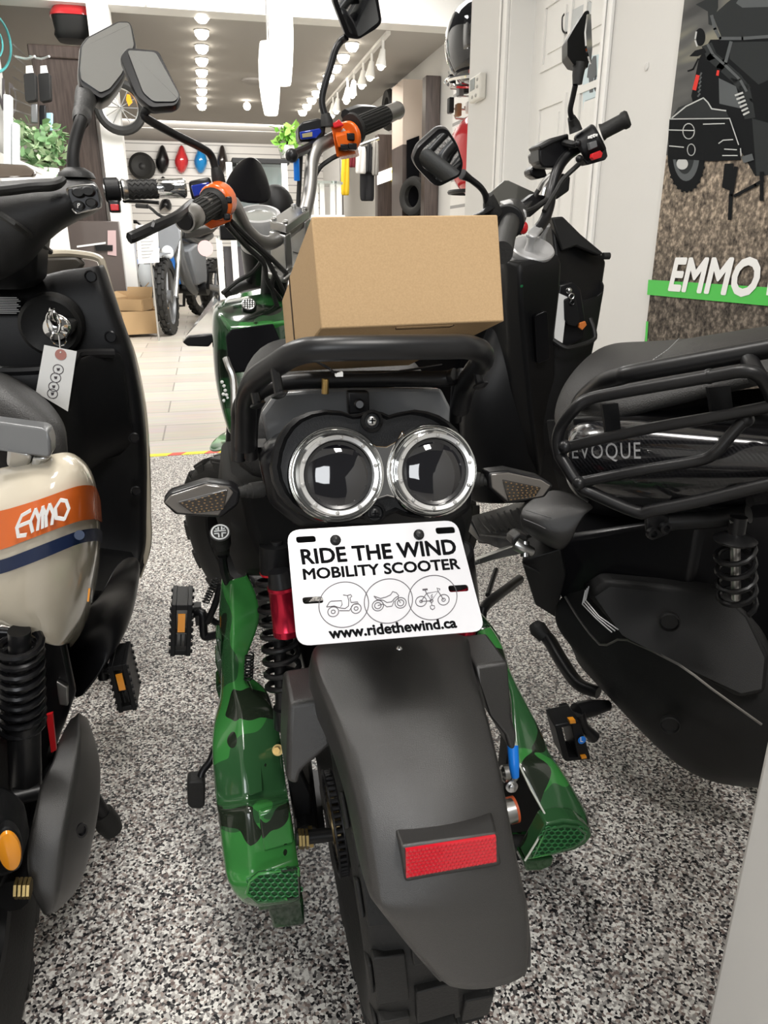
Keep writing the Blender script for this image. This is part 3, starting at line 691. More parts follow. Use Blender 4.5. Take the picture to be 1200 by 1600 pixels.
# hexagon vents
def vent(outline, y, lift, name='vent_grille', px=11.0):
    base = [W(a, b, y) for a, b in outline]; n = (base[1]-base[0]).cross(base[2]-base[1]).normalized()
    if n.y > 0: n = -n
    MB().prism([p+n*lift for p in base], -n*.004).build('vent_recess', mat('vent_dark_green', (.008, .05, .014), .4), G)
    def ins(x, yy):
        c = False; j = len(outline)-1
        for i in range(len(outline)):
            a, b = outline[i], outline[j]
            if (a[1] > yy) != (b[1] > yy) and x < (b[0]-a[0])*(yy-a[1])/(b[1]-a[1])+a[0]: c = not c
            j = i
        return c
    xs = [p[0] for p in outline]; ys = [p[1] for p in outline]; g = MB(); hx, hy = px/2, px*.36
    j = 0; yy = min(ys)
    while yy < max(ys)+hy:
        x = min(xs)-px+(hx if j % 2 else 0)
        while x < max(xs)+px:
            P = [(x+hx*.94*C_(math.pi/6+k*math.pi/3)*1.1, yy+hy*1.15*S_(math.pi/6+k*math.pi/3)) for k in range(6)]
            if ins(x, yy):
                g.tube([WP(a, b, base[0]+n*(lift+.001), n) for a, b in P], .00105, 5, 1, closed=True)
            x += px
        yy += hy*1.75; j += 1
    rim = MB().tube([p+n*(lift+.001) for p in base], .0022, 6, 1, closed=True)
    rim.build('vent_rim', M_CAMO, G); g.build(name, mat('vent_green', (.03, .17, .05), .35), G)
vent([(385, 1394), (390, 1375), (404, 1364), (430, 1360), (466, 1355), (468, 1399), (430, 1406), (402, 1408)], .764, .001)
# bolt on the cover, nuts
b = MB(); b.cyl(W(434, 1172, .885), W(434, 1172, .90), .008, n=18); B_ = b.build('cover_washer', M_GOLD, G)
MB().cyl(W(432, 1173, .874), W(432, 1173, .888), .005, n=6).build('cover_bolt', mat('brass', (.6, .4, .15), .3, 1), G)
# dark fins on the outer left
for pl in ([(337, 1000), (347, 1000), (346, 1035)], [(336, 1033), (347, 1030), (346, 1072)], [(337, 1075), (348, 1068), (347, 1110)]):
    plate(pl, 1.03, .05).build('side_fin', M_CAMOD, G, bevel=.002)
# right cover
rows = []
for L, R, y in (((745, 985), (768, 978), 1.12), ((752, 1010), (791, 1012), 1.08), ((770, 1040), (795, 1038), 1.04), ((798, 1065), (803, 1062), 1.0), ((800, 1110), (829, 1108), .95), ((803, 1150), (852, 1150), .91), ((806, 1186), (863, 1182), .88), ((810, 1196), (868, 1188), .865),
                ((826, 1226), (893, 1222), .845), ((842, 1255), (913, 1258), .825), ((852, 1274), (925, 1280), .812), ((853, 1287), (928, 1290), .802), ((846, 1305), (926, 1306), .797)):
    l, r = W(*L, y), W(*R, y+.012)
    rows.append([l+V((0, .003, -.008)), l, l*.65+r*.35+V((0, -.004, .004)), l*.25+r*.75+V((0, -.002, .004)), r, r+V((.004, .05, -.01)), r+V((-.01, .13, -.04))])
MB().grid(rows).build('side_cover', M_CAMO, G, solid=.003, subd=2)
q = [(853, 1287), (880, 1281), (905, 1284), (922, 1295), (926, 1306), (915, 1320), (898, 1329), (860, 1338), (822, 1345)]
MB().prism(PX(q, .792), [(0, .03, 0)]*len(q)).build('vent_panel', M_CAMO, G, bevel=.003)
vent([(853, 1294), (880, 1289), (902, 1291), (913, 1300), (912, 1309), (895, 1321), (862, 1331), (832, 1338)], .7905, .001, px=10)
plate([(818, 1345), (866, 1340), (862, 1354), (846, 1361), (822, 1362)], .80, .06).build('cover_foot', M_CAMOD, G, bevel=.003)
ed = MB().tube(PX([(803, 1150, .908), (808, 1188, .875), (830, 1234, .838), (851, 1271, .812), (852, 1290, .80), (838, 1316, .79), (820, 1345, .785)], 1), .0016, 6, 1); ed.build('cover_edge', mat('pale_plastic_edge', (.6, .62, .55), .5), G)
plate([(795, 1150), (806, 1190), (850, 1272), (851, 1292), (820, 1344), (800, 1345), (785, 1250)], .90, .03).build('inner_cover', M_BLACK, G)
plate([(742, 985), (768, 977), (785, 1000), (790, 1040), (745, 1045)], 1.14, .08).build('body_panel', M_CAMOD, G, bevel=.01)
# motor cable with bolt, axle parts on the right
cab = MB(); cab.tube(PX([(801, 1165, .79), (803, 1195, .775), (805, 1214, .77)], 1), [.008, .0075, .0055], 12, 4); cab.build('motor_cable', M_BLUE, G)
c = W(799, 1228, .765); MB().lathe([(.0085, 0), (.0085, .003), (.0055, .004), (.0055, .008), (.003, .009)], c, (-.1, -1, .2), 18).build('terminal_bolt', M_ALU, G)
MB().tube(PX([(806, 1214, .77), (800, 1222, .768)], 1), .004, 8, 1).build('cable_lug', M_ALU, G)
MB().lathe([(.02, 0), (.02, .012), (.013, .015)], W(806, 1264, .84), (-1, 0, -.1), 22).build('axle_washer', mat('orange_ring', (.55, .1, .03), .4), G)
MB().lathe([(.018, 0), (.018, .035), (.011, .04)], W(803, 1266, .83), (-1, 0, -.1), 22).build('axle_spacer', M_ALU, G)
MB().cyl(W(835, 1318, .84), W(790, 1316, .84), .0125).build('axle_shaft', M_MATTE, G)
MB().lathe([(.013, 0), (.013, .02), (.008, .024)], W(805, 1206, .86), (-1, 0, 0), 20).build('axle_spacer', M_ALU, G)
# ---- drive side: sprocket, chain, swing arm, axle
sx = W(520, 1285, .815); sax = (1, 0, .07)
su, sw, sa = basis(sax)
sp = MB()
tp = []
for k in range(34*4):
    aa = 2*math.pi*k/(34*4); tp.append(sx+(su*C_(aa)+sw*S_(aa))*(.066 if k % 4 in (1, 2) else .061))
sp.prism(tp, V(sax)*.004); sp.lathe([(.028, -.004), (.028, .01)], sx, sax, 24); sp.build('sprocket', mat('dark_zinc', (.22, .17, .09), .4, 1), G)
ch = MB()
for k in range(44):
    aa = k*2*math.pi/44; p = sx+(su*C_(aa)+sw*S_(aa))*.067
    d = -su*S_(aa)+sw*C_(aa); e = V(sax).normalized(); n_ = d.cross(e)
    for s in (-.0045, .0065):
        ch.hexa([p+e*(s+.002)+d*i*.0062+n_*j*.0042+e*k2*.001 for k2 in (-1, 1) for i, j in ((-1, -1), (1, -1), (1, 1), (-1, 1))])
    ch.cyl(p-e*.004, p+e*.008, .0035, n=8)
ch.build('chain', M_STEELB, G)
c2 = MB()
for (a, b) in (((492, 1200, .80), (508, 1230, .86)),):
    pass
for k in range(26):
    t = k/25; p = W(493+8*t, 1208+92*t, 1.25-.4*t)
    c2.box(p, (.011, .008, .009)); c2.cyl(p+V((-.007, 0, 0)), p+V((.007, 0, 0)), .003, n=6)
c2.build('chain_run', M_STEELB, G)
sa_ = MB(); sa_.tube([W(480, 1300, .83), W(470, 1205, 1.0), W(462, 1120, 1.3)], [.018, .02, .022], 8, 3, sq=.6); sa_.build('swing_arm', M_BLACK, G, bevel=.002)
ax_ = MB(); ax_.cyl(W(462, 1310, .80), W(535, 1302, .80), .0095); ax_.build('axle_shaft', M_STEELB, G)
an = MB()
for a in (466, 471, 477): an.cyl(W(a, 1311, .797), W(a+4, 1310.5, .797), .0135, n=6)
an.build('axle_nut', M_GOLD, G)
MB().bb(W(484, 1325, .80), W(487, 1290, .815)).build('chain_adjuster', M_GOLD, G)
MB().prism(PX([(448, 1210), (470, 1205), (486, 1240), (486, 1300), (462, 1300)], .86), (0, .02, 0)).build('arm_plate', M_BLACK, G, bevel=.003)
# ---- pedal, crank, peg and springs on the left
def pedal(c, ang, parent, w=.026, h=.085, d=.075, R=None, rn='reflector'):
    R = R or Matrix.Rotation(ang, 3, 'Y'); mb = MB()
    for sx_ in (-1, 1): mb.box(c+R @ V((sx_*(w/2-.004), 0, 0)), (.008, d, h), R)
    for sz in (-1, 0, 1): mb.box(c+R @ V((0, 0, sz*(h/2-.006))), (w*.9, d*.96, .010), R)
    for k in range(7):
        for sx_ in (-1, 1):
            for sy in (-1, 1): mb.box(c+R @ V((sx_*w/2, sy*(d/2-.004), (k-3)*h/7.2)), (.006, .007, .005), R)
    mb.build('pedal', M_BLACK, parent, bevel=.001)
    q = MB().box(c+R @ V((0, -d/2-.001, h*.16)), (w*.35, .003, h*.34), R); q.build(rn, M_AMBER, parent)
    g = MB()
    for k in range(3): g.box(c+R @ V(((k-1)*w*.22, -d/2-.002, -h*.16)), (.0025, .004, h*.22), R)
    g.build('pedal_rib', M_BLACK, parent)
pc = W(284, 969, 1.2); pedal(pc, .12, G, .034, .098, .08)
ck = MB(); ck.tube(PX([(300, 960, 1.2), (316, 957, 1.19), (318, 985, 1.19), (322, 995, 1.19), (345, 990, 1.18)], 1), .0075, 10, 4); ck.tube(PX([(318, 960, 1.2), (345, 978, 1.22)], 1), .006, 8, 1)
ck.bb(W(306, 970, 1.21), W(314, 948, 1.19)); ck.build('crank_arm', M_STEELB, G)
coil(W(337, 905, 1.15), W(321, 942, 1.15), .0055, .0012, 9).build('return_spring', M_STEELB, G)
MB().tube(PX([(345, 915, 1.15), (336, 945, 1.16), (324, 972, 1.17)], 1), .006, 8, 3).build('stand_link', M_STEELB, G)
coil(W(390, 1022, .98), W(388, 1062, .98), .006, .0014, 8).build('stand_spring', M_STEELB, G)
# foot peg end with round emblem
fp0 = W(344, 832, 1.06); fd = (W(347, 868, 1.1)-fp0).normalized()
fp = MB(); fp.tube([fp0, fp0+fd*.012, fp0+fd*.014, fp0+fd*.02, fp0+fd*.022, fp0+fd*.03, fp0+fd*.032, fp0+fd*.06], [.0155, .0155, .0135, .0155, .0135, .0155, .013, .012], 22, 1); fp.build('foot_peg', M_RUB, G)
em = MB(); pn_ = -fd; u, w, _ = basis(pn_)
em.tube([fp0+pn_*.001+(u*C_(2*math.pi*k/24)+w*S_(2*math.pi*k/24))*.0125 for k in range(24)], .0014, 6, 1, closed=True)
for a, b, c, d in ((-.8, .2, .8, .2), (-.8, -.2, -.15, -.2), (.15, -.2, .8, -.2), (-.2, .85, -.2, .35), (.25, .85, .25, .35), (-.2, -.35, -.2, -.85), (.25, -.35, .25, -.85), (-.6, .55, -.35, .5), (.4, .5, .65, .55)):
    em.tube([fp0+pn_*.001+u*a*.011+w*b*.011, fp0+pn_*.001+u*c*.011+w*d*.011], .0012, 6, 1)
em.build('emblem', mat('pale_grey_print', (.6, .62, .62), .4), G)
MB().tube(PX([(347, 868, 1.08), (350, 890, 1.09), (356, 910, 1.1)], 1), .007, 8, 3).build('peg_arm', M_STEELB, G)
# kick stand foot
ks = MB(); ks.tube(PX([(336, 1170, 1.12), (328, 1190, 1.11), (316, 1206, 1.10), (312, 1225, 1.09)], 1), .0065, 10, 4); ks.build('kick_stand', M_STEELB, G)
plate([(292, 1226), (296, 1222), (318, 1221), (321, 1226), (320, 1260), (314, 1265), (298, 1264), (293, 1258)], 1.08, .03).build('stand_foot', M_RUB, G, bevel=.004)
# ---- body and frame mass, seat
bd = MB()
bd.loft([[W(*p) for p in r] for r in (
    [(372, 760, .92), (700, 750, .92), (730, 830, .92), (700, 900, .92), (420, 900, .92), (390, 830, .92)],
    [(350, 740, 1.2), (700, 700, 1.2), (740, 800, 1.2), (720, 880, 1.2), (372, 900, 1.2), (334, 800, 1.2)],
    [(345, 690, 1.5), (560, 660, 1.5), (600, 760, 1.5), (580, 850, 1.5), (400, 850, 1.5), (350, 790, 1.5)])])
bd.build('body_shell', mat('black_underbody', (.006, .006, .006), .7, spec=.15), G, bevel=.012, seg=3)
fm = MB(); fm.tube([W(430, 870, .95), W(440, 980, 1.15), W(450, 1060, 1.3)], .02, 10, 3); fm.tube([W(720, 860, .95), W(735, 960, 1.15), W(740, 1030, 1.3)], .02, 10, 3)
fm.bb(W(560, 1000, 1.05)+V((-.09, 0, -.12)), W(560, 1000, 1.3)+V((.09, 0, .1))); fm.build('frame', M_BLACKS, G, bevel=.008)
rows = []
for l, r, t, y in (((372, 640), (700, 640), .012, .93), ((366, 622), (700, 600), .02, .97), ((372, 585), (690, 575), .01, 1.08), ((385, 560), (660, 560), .02, 1.2), ((405, 545), (600, 548), .03, 1.32), ((430, 545), (560, 552), .01, 1.40)):
    a, b = W(l[0]-13, l[1]-9, y), W(*r, y); z = a.z-(.03 if y < 1.1 else .008); row = [V((a.x, y, z-.10)), V((a.x-.003, y, z-.03))]
    for k in (0.06, .25, .5, .75, .94): row.append(V((a.x+(b.x-a.x)*k, y, z+t*(1-(2*k-1)**4)*.8)))
    row += [V((b.x+.003, y, z-.03)), V((b.x, y, z-.10))]; rows.append(row)
MB().loft(rows).build('seat', M_SEATG, G, subd=2)
# ---- front: leg shield, tank cap, front fender and wheel
rows = []
for l, r, y in (((346, 470), (452, 452), 1.62), ((337, 482), (456, 470), 1.55), ((334, 500), (458, 500), 1.52), ((335, 550), (458, 550), 1.50), ((339, 600), (458, 600), 1.47), ((348, 640), (455, 640), 1.44), ((360, 680), (452, 680), 1.42)):
    a, b = W(*l, y), W(*r, y); rows.append([a+V((.03, .14, 0)), a+V((-.002, .05, 0)), a, a+(b-a)*.13+V((0, -.012, 0)), a+(b-a)*.5+V((0, -.016, 0)), b, b+V((.03, .05, 0))])
MB().grid(rows).build('leg_shield', M_CAMOD, G, solid=.004, subd=2)
tp = PX([(346, 472, 1.56), (355, 462, 1.62), (416, 446, 1.74), (430, 468, 1.70), (455, 470, 1.68), (455, 500, 1.52), (430, 503, 1.50), (358, 514, 1.49), (342, 492, 1.52)], 1)
MB().prism(tp, (0, .01, -.02)).build('shield_top', M_CAMO, G, bevel=.006, seg=3)
gb = PX([(353, 525, 1.487), (362, 515, 1.485), (427, 506, 1.485), (437, 530, 1.485), (437, 580, 1.47), (364, 582, 1.46), (356, 556, 1.477)], 1)
MB().prism(gb, (0, .006, 0)).build('glove_box_shade', M_INK, G, bevel=.003)  # flat black sheet, shade inside the glove box put into its colour
MB().tube(PX([(353, 560, 1.47), (357, 572, 1.46), (365, 595, 1.45), (366, 650, 1.42)], 1), .007, 8, 4).build('shield_edge', M_ALU, G)
kc = W(389, 478, 1.53); kax = (-.1, -.75, .66)
K_ = MB().lathe([(.014, -.02), (.0145, .004), (.012, .006)], kc, kax, 22).build('key_knob', M_BLACK, G)
em = MB(); u, w, a = basis(kax); o = kc+a*.0065
for i in range(-2, 3):
    for j in range(-2, 3):
        if i*i+j*j < 6: em.ball(o+u*i*.0048+w*j*.0048, .0019, 6, 4)
em.tube([o+(u*C_(k*.3)+w*S_(k*.3))*.0125 for k in range(21)], .0012, 5, 1, closed=True)
em.build('knob_emblem', M_ALU, K_)
# stickers of white dots on the green shield
ds = MB()
for a, b in ((350, 603), (347, 597), (352, 610), (349, 616), (354, 617), (356, 622), (350, 626)): ds.ball(W(a, b, 1.445), .0035, 6, 4)
ds.build('white_spots', M_PAPER, G)
# front turn signal and small clear deflector
plate([(285, 535), (294, 526), (332, 522), (336, 530), (326, 542), (293, 541)], 1.62, .03).build('front_turn_signal', M_BLACKS, G, bevel=.003)
MB().prism(PX([(289, 527, 1.66), (334, 463, 1.70), (341, 470, 1.70), (332, 524, 1.66)], 1), (0, .004, 0)).build('signal_lens_cover', M_CLEAR, G)
ff = []
for l, m, r, y in (((322, 699), (326, 695), (338, 690), 1.86), ((330, 690), (345, 682), (362, 690), 1.80), ((340, 678), (355, 672), (372, 680), 1.95), ((352, 672), (365, 668), (380, 675), 2.05)):
    ff.append([W(*l, y), W(*m, y)+V((0, -.01, .02)), W(*r, y)])
MB().grid([[W(322, 700, 1.85), W(333, 708, 1.82), W(362, 697, 1.8)], [W(336, 682, 1.92), W(346, 688, 1.88), W(368, 684, 1.86)], [W(360, 667, 2.0), W(366, 672, 1.97), W(378, 676, 1.95)], [W(385, 672, 2.1), W(390, 676, 2.07), W(398, 680, 2.05)]]).build('front_fender', M_CAMO, G, solid=.006, subd=2)
fwc = V((.07, 2.0, .25)); wheel(fwc, (C_(.6), S_(.6), .07), .25, .13, G, 'front_tire', 16)
fk = MB()
for s in (-.085, .085): fk.tube([fwc+V((s*C_(.6), s*S_(.6), 0)), V((.12+s*C_(.6), 1.72+s*S_(.6), .72))], .018, 12, 1)
fk.build('front_fork', M_STEELB, G)
MB().tube([V((.12, 1.74, .68)), V((.145, 1.6, 1.0))], .028, 14, 1).build('steering_stem', M_BLACK, G)
# ---- handlebar
hbL = [(318, 322, 1.27), (345, 318, 1.33), (362, 318, 1.38), (372, 335, 1.42), (383, 357, 1.46), (400, 374, 1.49), (418, 380, 1.515), (436, 372, 1.54)]
hbM = [(436, 372, 1.54), (455, 357, 1.565), (472, 342, 1.59)]
hbR = [(472, 342, 1.59), (480, 318, 1.605), (485, 287, 1.62), (487, 255, 1.635), (495, 233, 1.65), (510, 222, 1.67), (530, 212, 1.69), (560, 198, 1.71)]
hb = MB(); hb.tube(PX(hbL+hbM[1:2]+hbR, 1), .0135, 16, 6); hb.build('handlebar', M_GUN, G)
cl = MB()
p0, p1 = W(434, 362, 1.53), W(472, 336, 1.59); dv = (p1-p0).normalized()
up_ = V((0, -.35, .94)); sd = dv.cross(up_).normalized(); up_ = sd.cross(dv)
def obb(c, d, hx, hy, hz, u=up_, s=sd, mb=None): (mb or cl).hexa([c+d*i*hx+s*j*hy+u*k*hz for k in (-1, 1) for i, j in ((-1, -1), (1, -1), (1, 1), (-1, 1))])
mid = (p0+p1)/2; obb(mid+up_*.008, dv, .042, .02, .009); cl.build('bar_clamp', M_ALU, G, bevel=.003)
bl = MB()
for t in (.1, .9):
    for s in (-1, 1): bl.lathe([(.0055, 0), (.0055, .005), (.003, .006)], p0+(p1-p0)*t+up_*.016+sd*s*.013, up_, 12)
bl.build('clamp_bolt', M_ALU, G)
ri = MB()
for t in (.08, .92):
    c = p0+(p1-p0)*t; ri.hexa([c+dv*i*.011+sd*j*.019-up_*k for k in (.075, .003) for i, j in ((-1, -1), (1, -1), (1, 1), (-1, 1))])
ri.build('bar_riser', M_ALU, G, bevel=.003)
MB().prism([mid-up_*.075+dv*i+sd*j for i, j in ((-.075, -.02), (-.03, -.05), (.03, -.05), (.075, -.02), (.075, .03), (-.075, .03))], -up_*.012).build('triple_clamp', M_ALU, G, bevel=.003)
# left grip, switch, lever
g0, g1 = W(290, 344, 1.215), W(334, 318, 1.31); gd = (g1-g0).normalized()
MB().tube([g0-gd*.004, g0, g0+gd*.03, g0+gd*.034], [.0165, .0185, .0185, .0165], 24, 1).build('grip_end', M_GUN, G)
MB().lathe([(.001, -.0075), (.0125, -.007), (.0145, -.003), (.0145, 0)], g0, gd, 24).build('grip_cap', M_BLACKS, G)
gr = MB(); gr.tube([g0+gd*.03, g1], .0172, 24, 1)
u, w, a = basis(gd)
for k in range(18):
    aa = k*2*math.pi/18; o = u*C_(aa)+w*S_(aa); gr.tube([g0+gd*.034+o*.0172, g1-gd*.012+o*.0172], .0018, 5, 1)
gr.tube([g1-gd*.01, g1-gd*.004, g1-gd*.003, g1], [.019, .023, .025, .024], 24, 1)
gr.build('grip', M_RUB, G)
sh = MB(); sh.tube([g1+gd*.002, g1+gd*.006, g1+gd*.03, g1+gd*.034], [.024, .0285, .0285, .025], 22, 1)
sh.prism(PX([(346, 298), (356, 303), (363, 314), (363, 342), (352, 350), (344, 336), (350, 318)], 1.335), (0, .03, 0))
sh.prism(PX([(310, 345, 1.33), (345, 335, 1.33), (362, 345, 1.33), (330, 358, 1.33)], 1), (0, .04, 0))
sh.build('switch_housing', M_ORANGE, G, bevel=.002)
sb = MB()
for a, b, ww, hh in ((357, 313, 8, 9), (354, 339, 9, 9), (349, 317, 5, 6)): sb.bb(W(a-ww/2, b+hh/2, 1.30), W(a+ww/2, b-hh/2, 1.33))
sb.build('switch_button', M_BLACKS, G, bevel=.002)
lv = MB(); lv.tube(PX([(300, 318, 1.26), (276, 338, 1.17), (240, 355, 1.12), (208, 370, 1.08), (202, 372, 1.075)], 1), [.007, .0075, .008, .008, .007], 8, 3); lv.tube(PX([(236, 354, 1.113), (241, 356, 1.113)], 1), .0095, 8, 1)
lv.build('brake_lever', M_STEELB, G, bevel=.001)
# right grip, switch, lever
h0, h1 = W(556, 200, 1.70), W(603, 180, 1.755); hd = (h1-h0).normalized(); u, w, a = basis(hd)
gr = MB().tube([h0, h1], .019, 24, 1)
for k in range(18):
    aa = k*2*math.pi/18; o = u*C_(aa)+w*S_(aa); gr.tube([h0+hd*.01+o*.019, h1-hd*.004+o*.019], .002, 5, 1)
gr.tube([h0-hd*.012, h0-hd*.004, h0], [.03, .031, .024], 22, 1); gr.build('grip', M_RUB, G)
h2 = W(622, 172, 1.775); MB().tube([h1, h1+hd*.006, h2-hd*.008, h2-hd*.002, h2+hd*.003], [.0175, .0185, .0175, .019, .017], 24, 1).build('grip_end', M_GUN, G)
s2 = MB(); s0, s1 = W(522, 220, 1.655), W(548, 212, 1.69); sd2 = (s1-s0).normalized()
s2.hexa([W(*p) for p in ((526, 246, 1.66), (556, 240, 1.70), (562, 245, 1.74), (532, 250, 1.72), (517, 197, 1.66), (545, 187, 1.70), (552, 186, 1.74), (525, 194, 1.72))])
s2.tube([s0+(s1-s0)*.8, s1], .029, 20, 1); s2.hexa(PX([(528, 232, 1.645), (556, 226, 1.68), (557, 222, 1.69), (528, 226, 1.66), (524, 212, 1.645), (552, 205, 1.68), (553, 201, 1.69), (524, 206, 1.66)], 1)); s2.build('switch_housing', M_ORANGE, G, bevel=.003)
sb = MB()
for a, b, ww, hh, y in ((546, 215, 8, 8, 1.665), (536, 231, 9, 6, 1.65), (549, 230, 9, 7, 1.66)): sb.bb(W(a-ww/2, b+hh/2, y), W(a+ww/2, b-hh/2, y+.03))
sb.build('switch_button', M_BLACKS, G, bevel=.002)
MB().prism(PX([(518, 194), (530, 186), (538, 196), (522, 200)], 1.655), (0, .03, 0)).build('start_button', M_REDP, G, bevel=.002)
rs = MB().prism(PX([(466, 198), (472, 190), (498, 184), (510, 190), (508, 210), (496, 221), (470, 222), (466, 214)], 1.66), (0, .05, 0)); rs.build('brake_reservoir', M_BLACKS, G, bevel=.004)
MB().prism(PX([(468, 206), (500, 200), (503, 206), (494, 216), (470, 218)], 1.655), (0, .01, 0)).build('reservoir_window', mat('blue_gloss', (.01, .03, .3), .1, coat=.6), G, bevel=.002)
MB().prism(PX([(472, 209), (488, 206), (488, 213), (473, 215)], 1.653), (0, .006, 0)).build('sight_glass', mat('amber_glass', (.35, .3, .16), .1), G)
lv = MB(); lv.tube(PX([(508, 214, 1.70), (480, 232, 1.64), (462, 240, 1.60), (456, 243, 1.59)], 1), .009, 8, 4); lv.ball(W(456, 243, 1.59), .013, 12, 8); lv.build('brake_lever', M_STEELB, G)
MB().tube(PX([(540, 180, 1.76), (560, 176, 1.80), (585, 176, 1.84), (590, 182, 1.85)], 1), [.012, .016, .014, .008], 8, 4).build('lever_guard', M_BLACKS, G)
# left reservoir (blue) near the mirror base
rs = MB().prism(PX([(294, 283), (328, 276), (333, 292), (330, 312), (302, 318), (297, 300)], 1.36), (0, .05, 0)); rs.build('brake_reservoir', M_BLACKS, G, bevel=.004)
MB().prism(PX([(298, 290), (327, 284), (328, 300), (303, 308)], 1.355), (0, .01, 0)).build('reservoir_window', mat('blue_gloss'), G, bevel=.002)
# mirrors
def mirror(outl, glass, yc, d, parent, name='mirror', yg=.004, m=M_BLACKS, refl=None):
    if refl is not None:                       # turn the mirror plane so that it shows what lies that way
        cx = sum(p[0] for p in glass)/len(glass); cy = sum(p[1] for p in glass)/len(glass); y0 = [p[2] for p in glass if len(p) > 2] or [yc]
        o_ = W(cx, cy, sum(y0)/len(y0)); n_ = (V(refl).normalized()-(o_-_c).normalized()).normalized(); U_ = n_*.004
        a = [WP(p[0], p[1], o_, n_) for p in outl]; c = sum(a, V())/len(a)
        o = MB().loft([[c+(p-c)*s-n_*k for p in a] for s, k in ((.97, 0), (1, .006), (1, .014), (.9, d*.8), (.6, d))]).build(name, m, parent, bevel=.002)
        MB().prism([WP(p[0], p[1], o_, n_)+n_*.0025 for p in glass], -n_*.002).build('mirror_glass', M_MIRROR, o)
        return o
    a = PX(outl, yc); c = sum(a, V())/len(a); rg = [[c+(p-c)*s+V((0, k, 0)) for p in a] for s, k in ((.97, 0), (1, .006), (1, .014), (.9, d*.8), (.6, d))]
    o = MB().loft(rg).build(name, m, parent, bevel=.002)
    MB().prism(PX(glass, yc-yg), (0, .003, 0)).build('mirror_glass', M_MIRROR, o)
    return o
def rpx(c, r, n=4):
    return [(p.x, p.y, p.z) if abs(p.z) > 1e-9 else (p.x, p.y) for p in rrect2([V((a[0], a[1], a[2] if len(a) > 2 else 0)) for a in c], r, n)]
mirror(rpx([(186, 88), (198, 73), (248, 78), (284, 152), (276, 166), (236, 169), (213, 150)], 7),
       rpx([(199, 80), (243, 83), (280, 150), (274, 160), (240, 160), (224, 146)], 6), 1.24, .03, G, refl=(.05, -.62, .75))
ms = MB(); ms.tube(PX([(238, 166, 1.245), (226, 176, 1.255), (230, 186, 1.26), (275, 211, 1.29), (315, 231, 1.32), (329, 242, 1.335), (336, 262, 1.34), (341, 285, 1.34)], 1), .0062, 12, 6)
ms.build('mirror_stem', M_STEELB, G)
MB().tube(PX([(337, 262, 1.34), (340, 274, 1.34), (343, 290, 1.345), (346, 302, 1.35)], 1), [.008, .0105, .0115, .012], 14, 1).build('mirror_boot', M_RUB, G)
mirror(rpx([(519, 2), (524, -40), (586, -40), (598, 35), (590, 45), (560, 63), (541, 60)], 6), rpx([(527, 0), (530, -34), (580, -34), (592, 33), (561, 57), (546, 52)], 5), 1.62, .03, G, refl=(.3, -.75, -.6))
ms = MB(); ms.tube(PX([(541, 58, 1.65), (533, 64, 1.66), (524, 78, 1.66), (516, 105, 1.66), (506, 138, 1.66), (503, 160, 1.66), (508, 182, 1.66)], 1), .0068, 12, 6); ms.build('mirror_stem', M_STEELB, G)
MB().tube(PX([(508, 178, 1.66), (510, 186, 1.66), (511, 198, 1.66)], 1), [.009, .0125, .0135], 14, 1).build('mirror_boot', M_RUB, G)
# instrument, windscreen, headlight dome
ga = (W(404, 335, 1.66)); gx = V((-.05, -.42, .9))
MB().lathe([(.042, -.07), (.046, -.03), (.047, -.005), (.045, .002), (.038, .003), (.036, -.004)], ga, gx, 40).build('gauge', M_SILVER, G)
MB().lathe([(.037, 0), (.02, .004), (.001, .005)], ga-gx*.003, gx, 32).build('gauge_glass', mat('grey_dial', (.28, .29, .27), .12, coat=.8), G)
MB().lathe([(.04, -.14), (.043, -.07)], ga, gx, 32).build('gauge_body', M_BLACKS, G)
ws = []
for l, m, r, y in (((347, 298), (372, 318), (427, 320), 1.72), ((352, 280), (380, 290), (426, 297), 1.76), ((364, 260), (390, 264), (419, 274), 1.80), ((378, 246), (395, 242), (408, 250), 1.83)):
    ws.append([W(*l, y-.02), W(*m, y-.05), W(*r, y)])
MB().grid(ws).build('windscreen', mat('tinted_screen', (.003, .003, .004), .1, spec=.08), G, solid=.004, subd=2)
MB().ball(W(432, 325, 1.82), (.04, .04, .05), 20, 12).build('headlight_shell', M_MATTE, G)
MB().bb(W(345, 375, 1.62), W(376, 353, 1.70)).build('control_box', M_BLACK, G, bevel=.003)
cbm = MB()
for pts in ([(352, 345, 1.34), (375, 368, 1.42), (410, 395, 1.47), (430, 430, 1.5), (446, 462, 1.55)], [(355, 352, 1.34), (385, 385, 1.43), (412, 412, 1.47), (418, 440, 1.5), (440, 470, 1.56)], [(360, 345, 1.36), (395, 378, 1.44), (425, 405, 1.48), (450, 430, 1.55)],
            [(535, 240, 1.68), (515, 250, 1.66), (495, 270, 1.66), (475, 330, 1.62)], [(470, 240, 1.62), (468, 280, 1.63), (466, 320, 1.63), (465, 345, 1.62)], [(430, 425, 1.5), (425, 450, 1.52), (437, 490, 1.55)],
            [(348, 458, 1.6), (370, 440, 1.62), (395, 425, 1.6), (415, 400, 1.56)]):
    cbm.tube(PX(pts, 1), .0048, 8, 5)
cbm.build('cable', M_RUB, G)
MB().tube(PX([(356, 460, 1.66), (380, 447, 1.72), (416, 442, 1.78)], 1), .01, 10, 4).build('front_cowl_edge', M_RUB, G)
MB().tube(PX([(463, 248, 1.6), (464, 282, 1.61)], 1), .006, 8, 1).build('brake_line', M_BLUE, G)
# right pedal bars beyond the plate
pr = MB(); pr.tube(PX([(812, 905, 1.45), (760, 945, 1.3), (752, 965, 1.28)], 1), .011, 10, 3); pr.tube(PX([(775, 890, 1.5), (762, 930, 1.4)], 1), .006, 8, 1); pr.build('right_crank', M_STEELB, G)
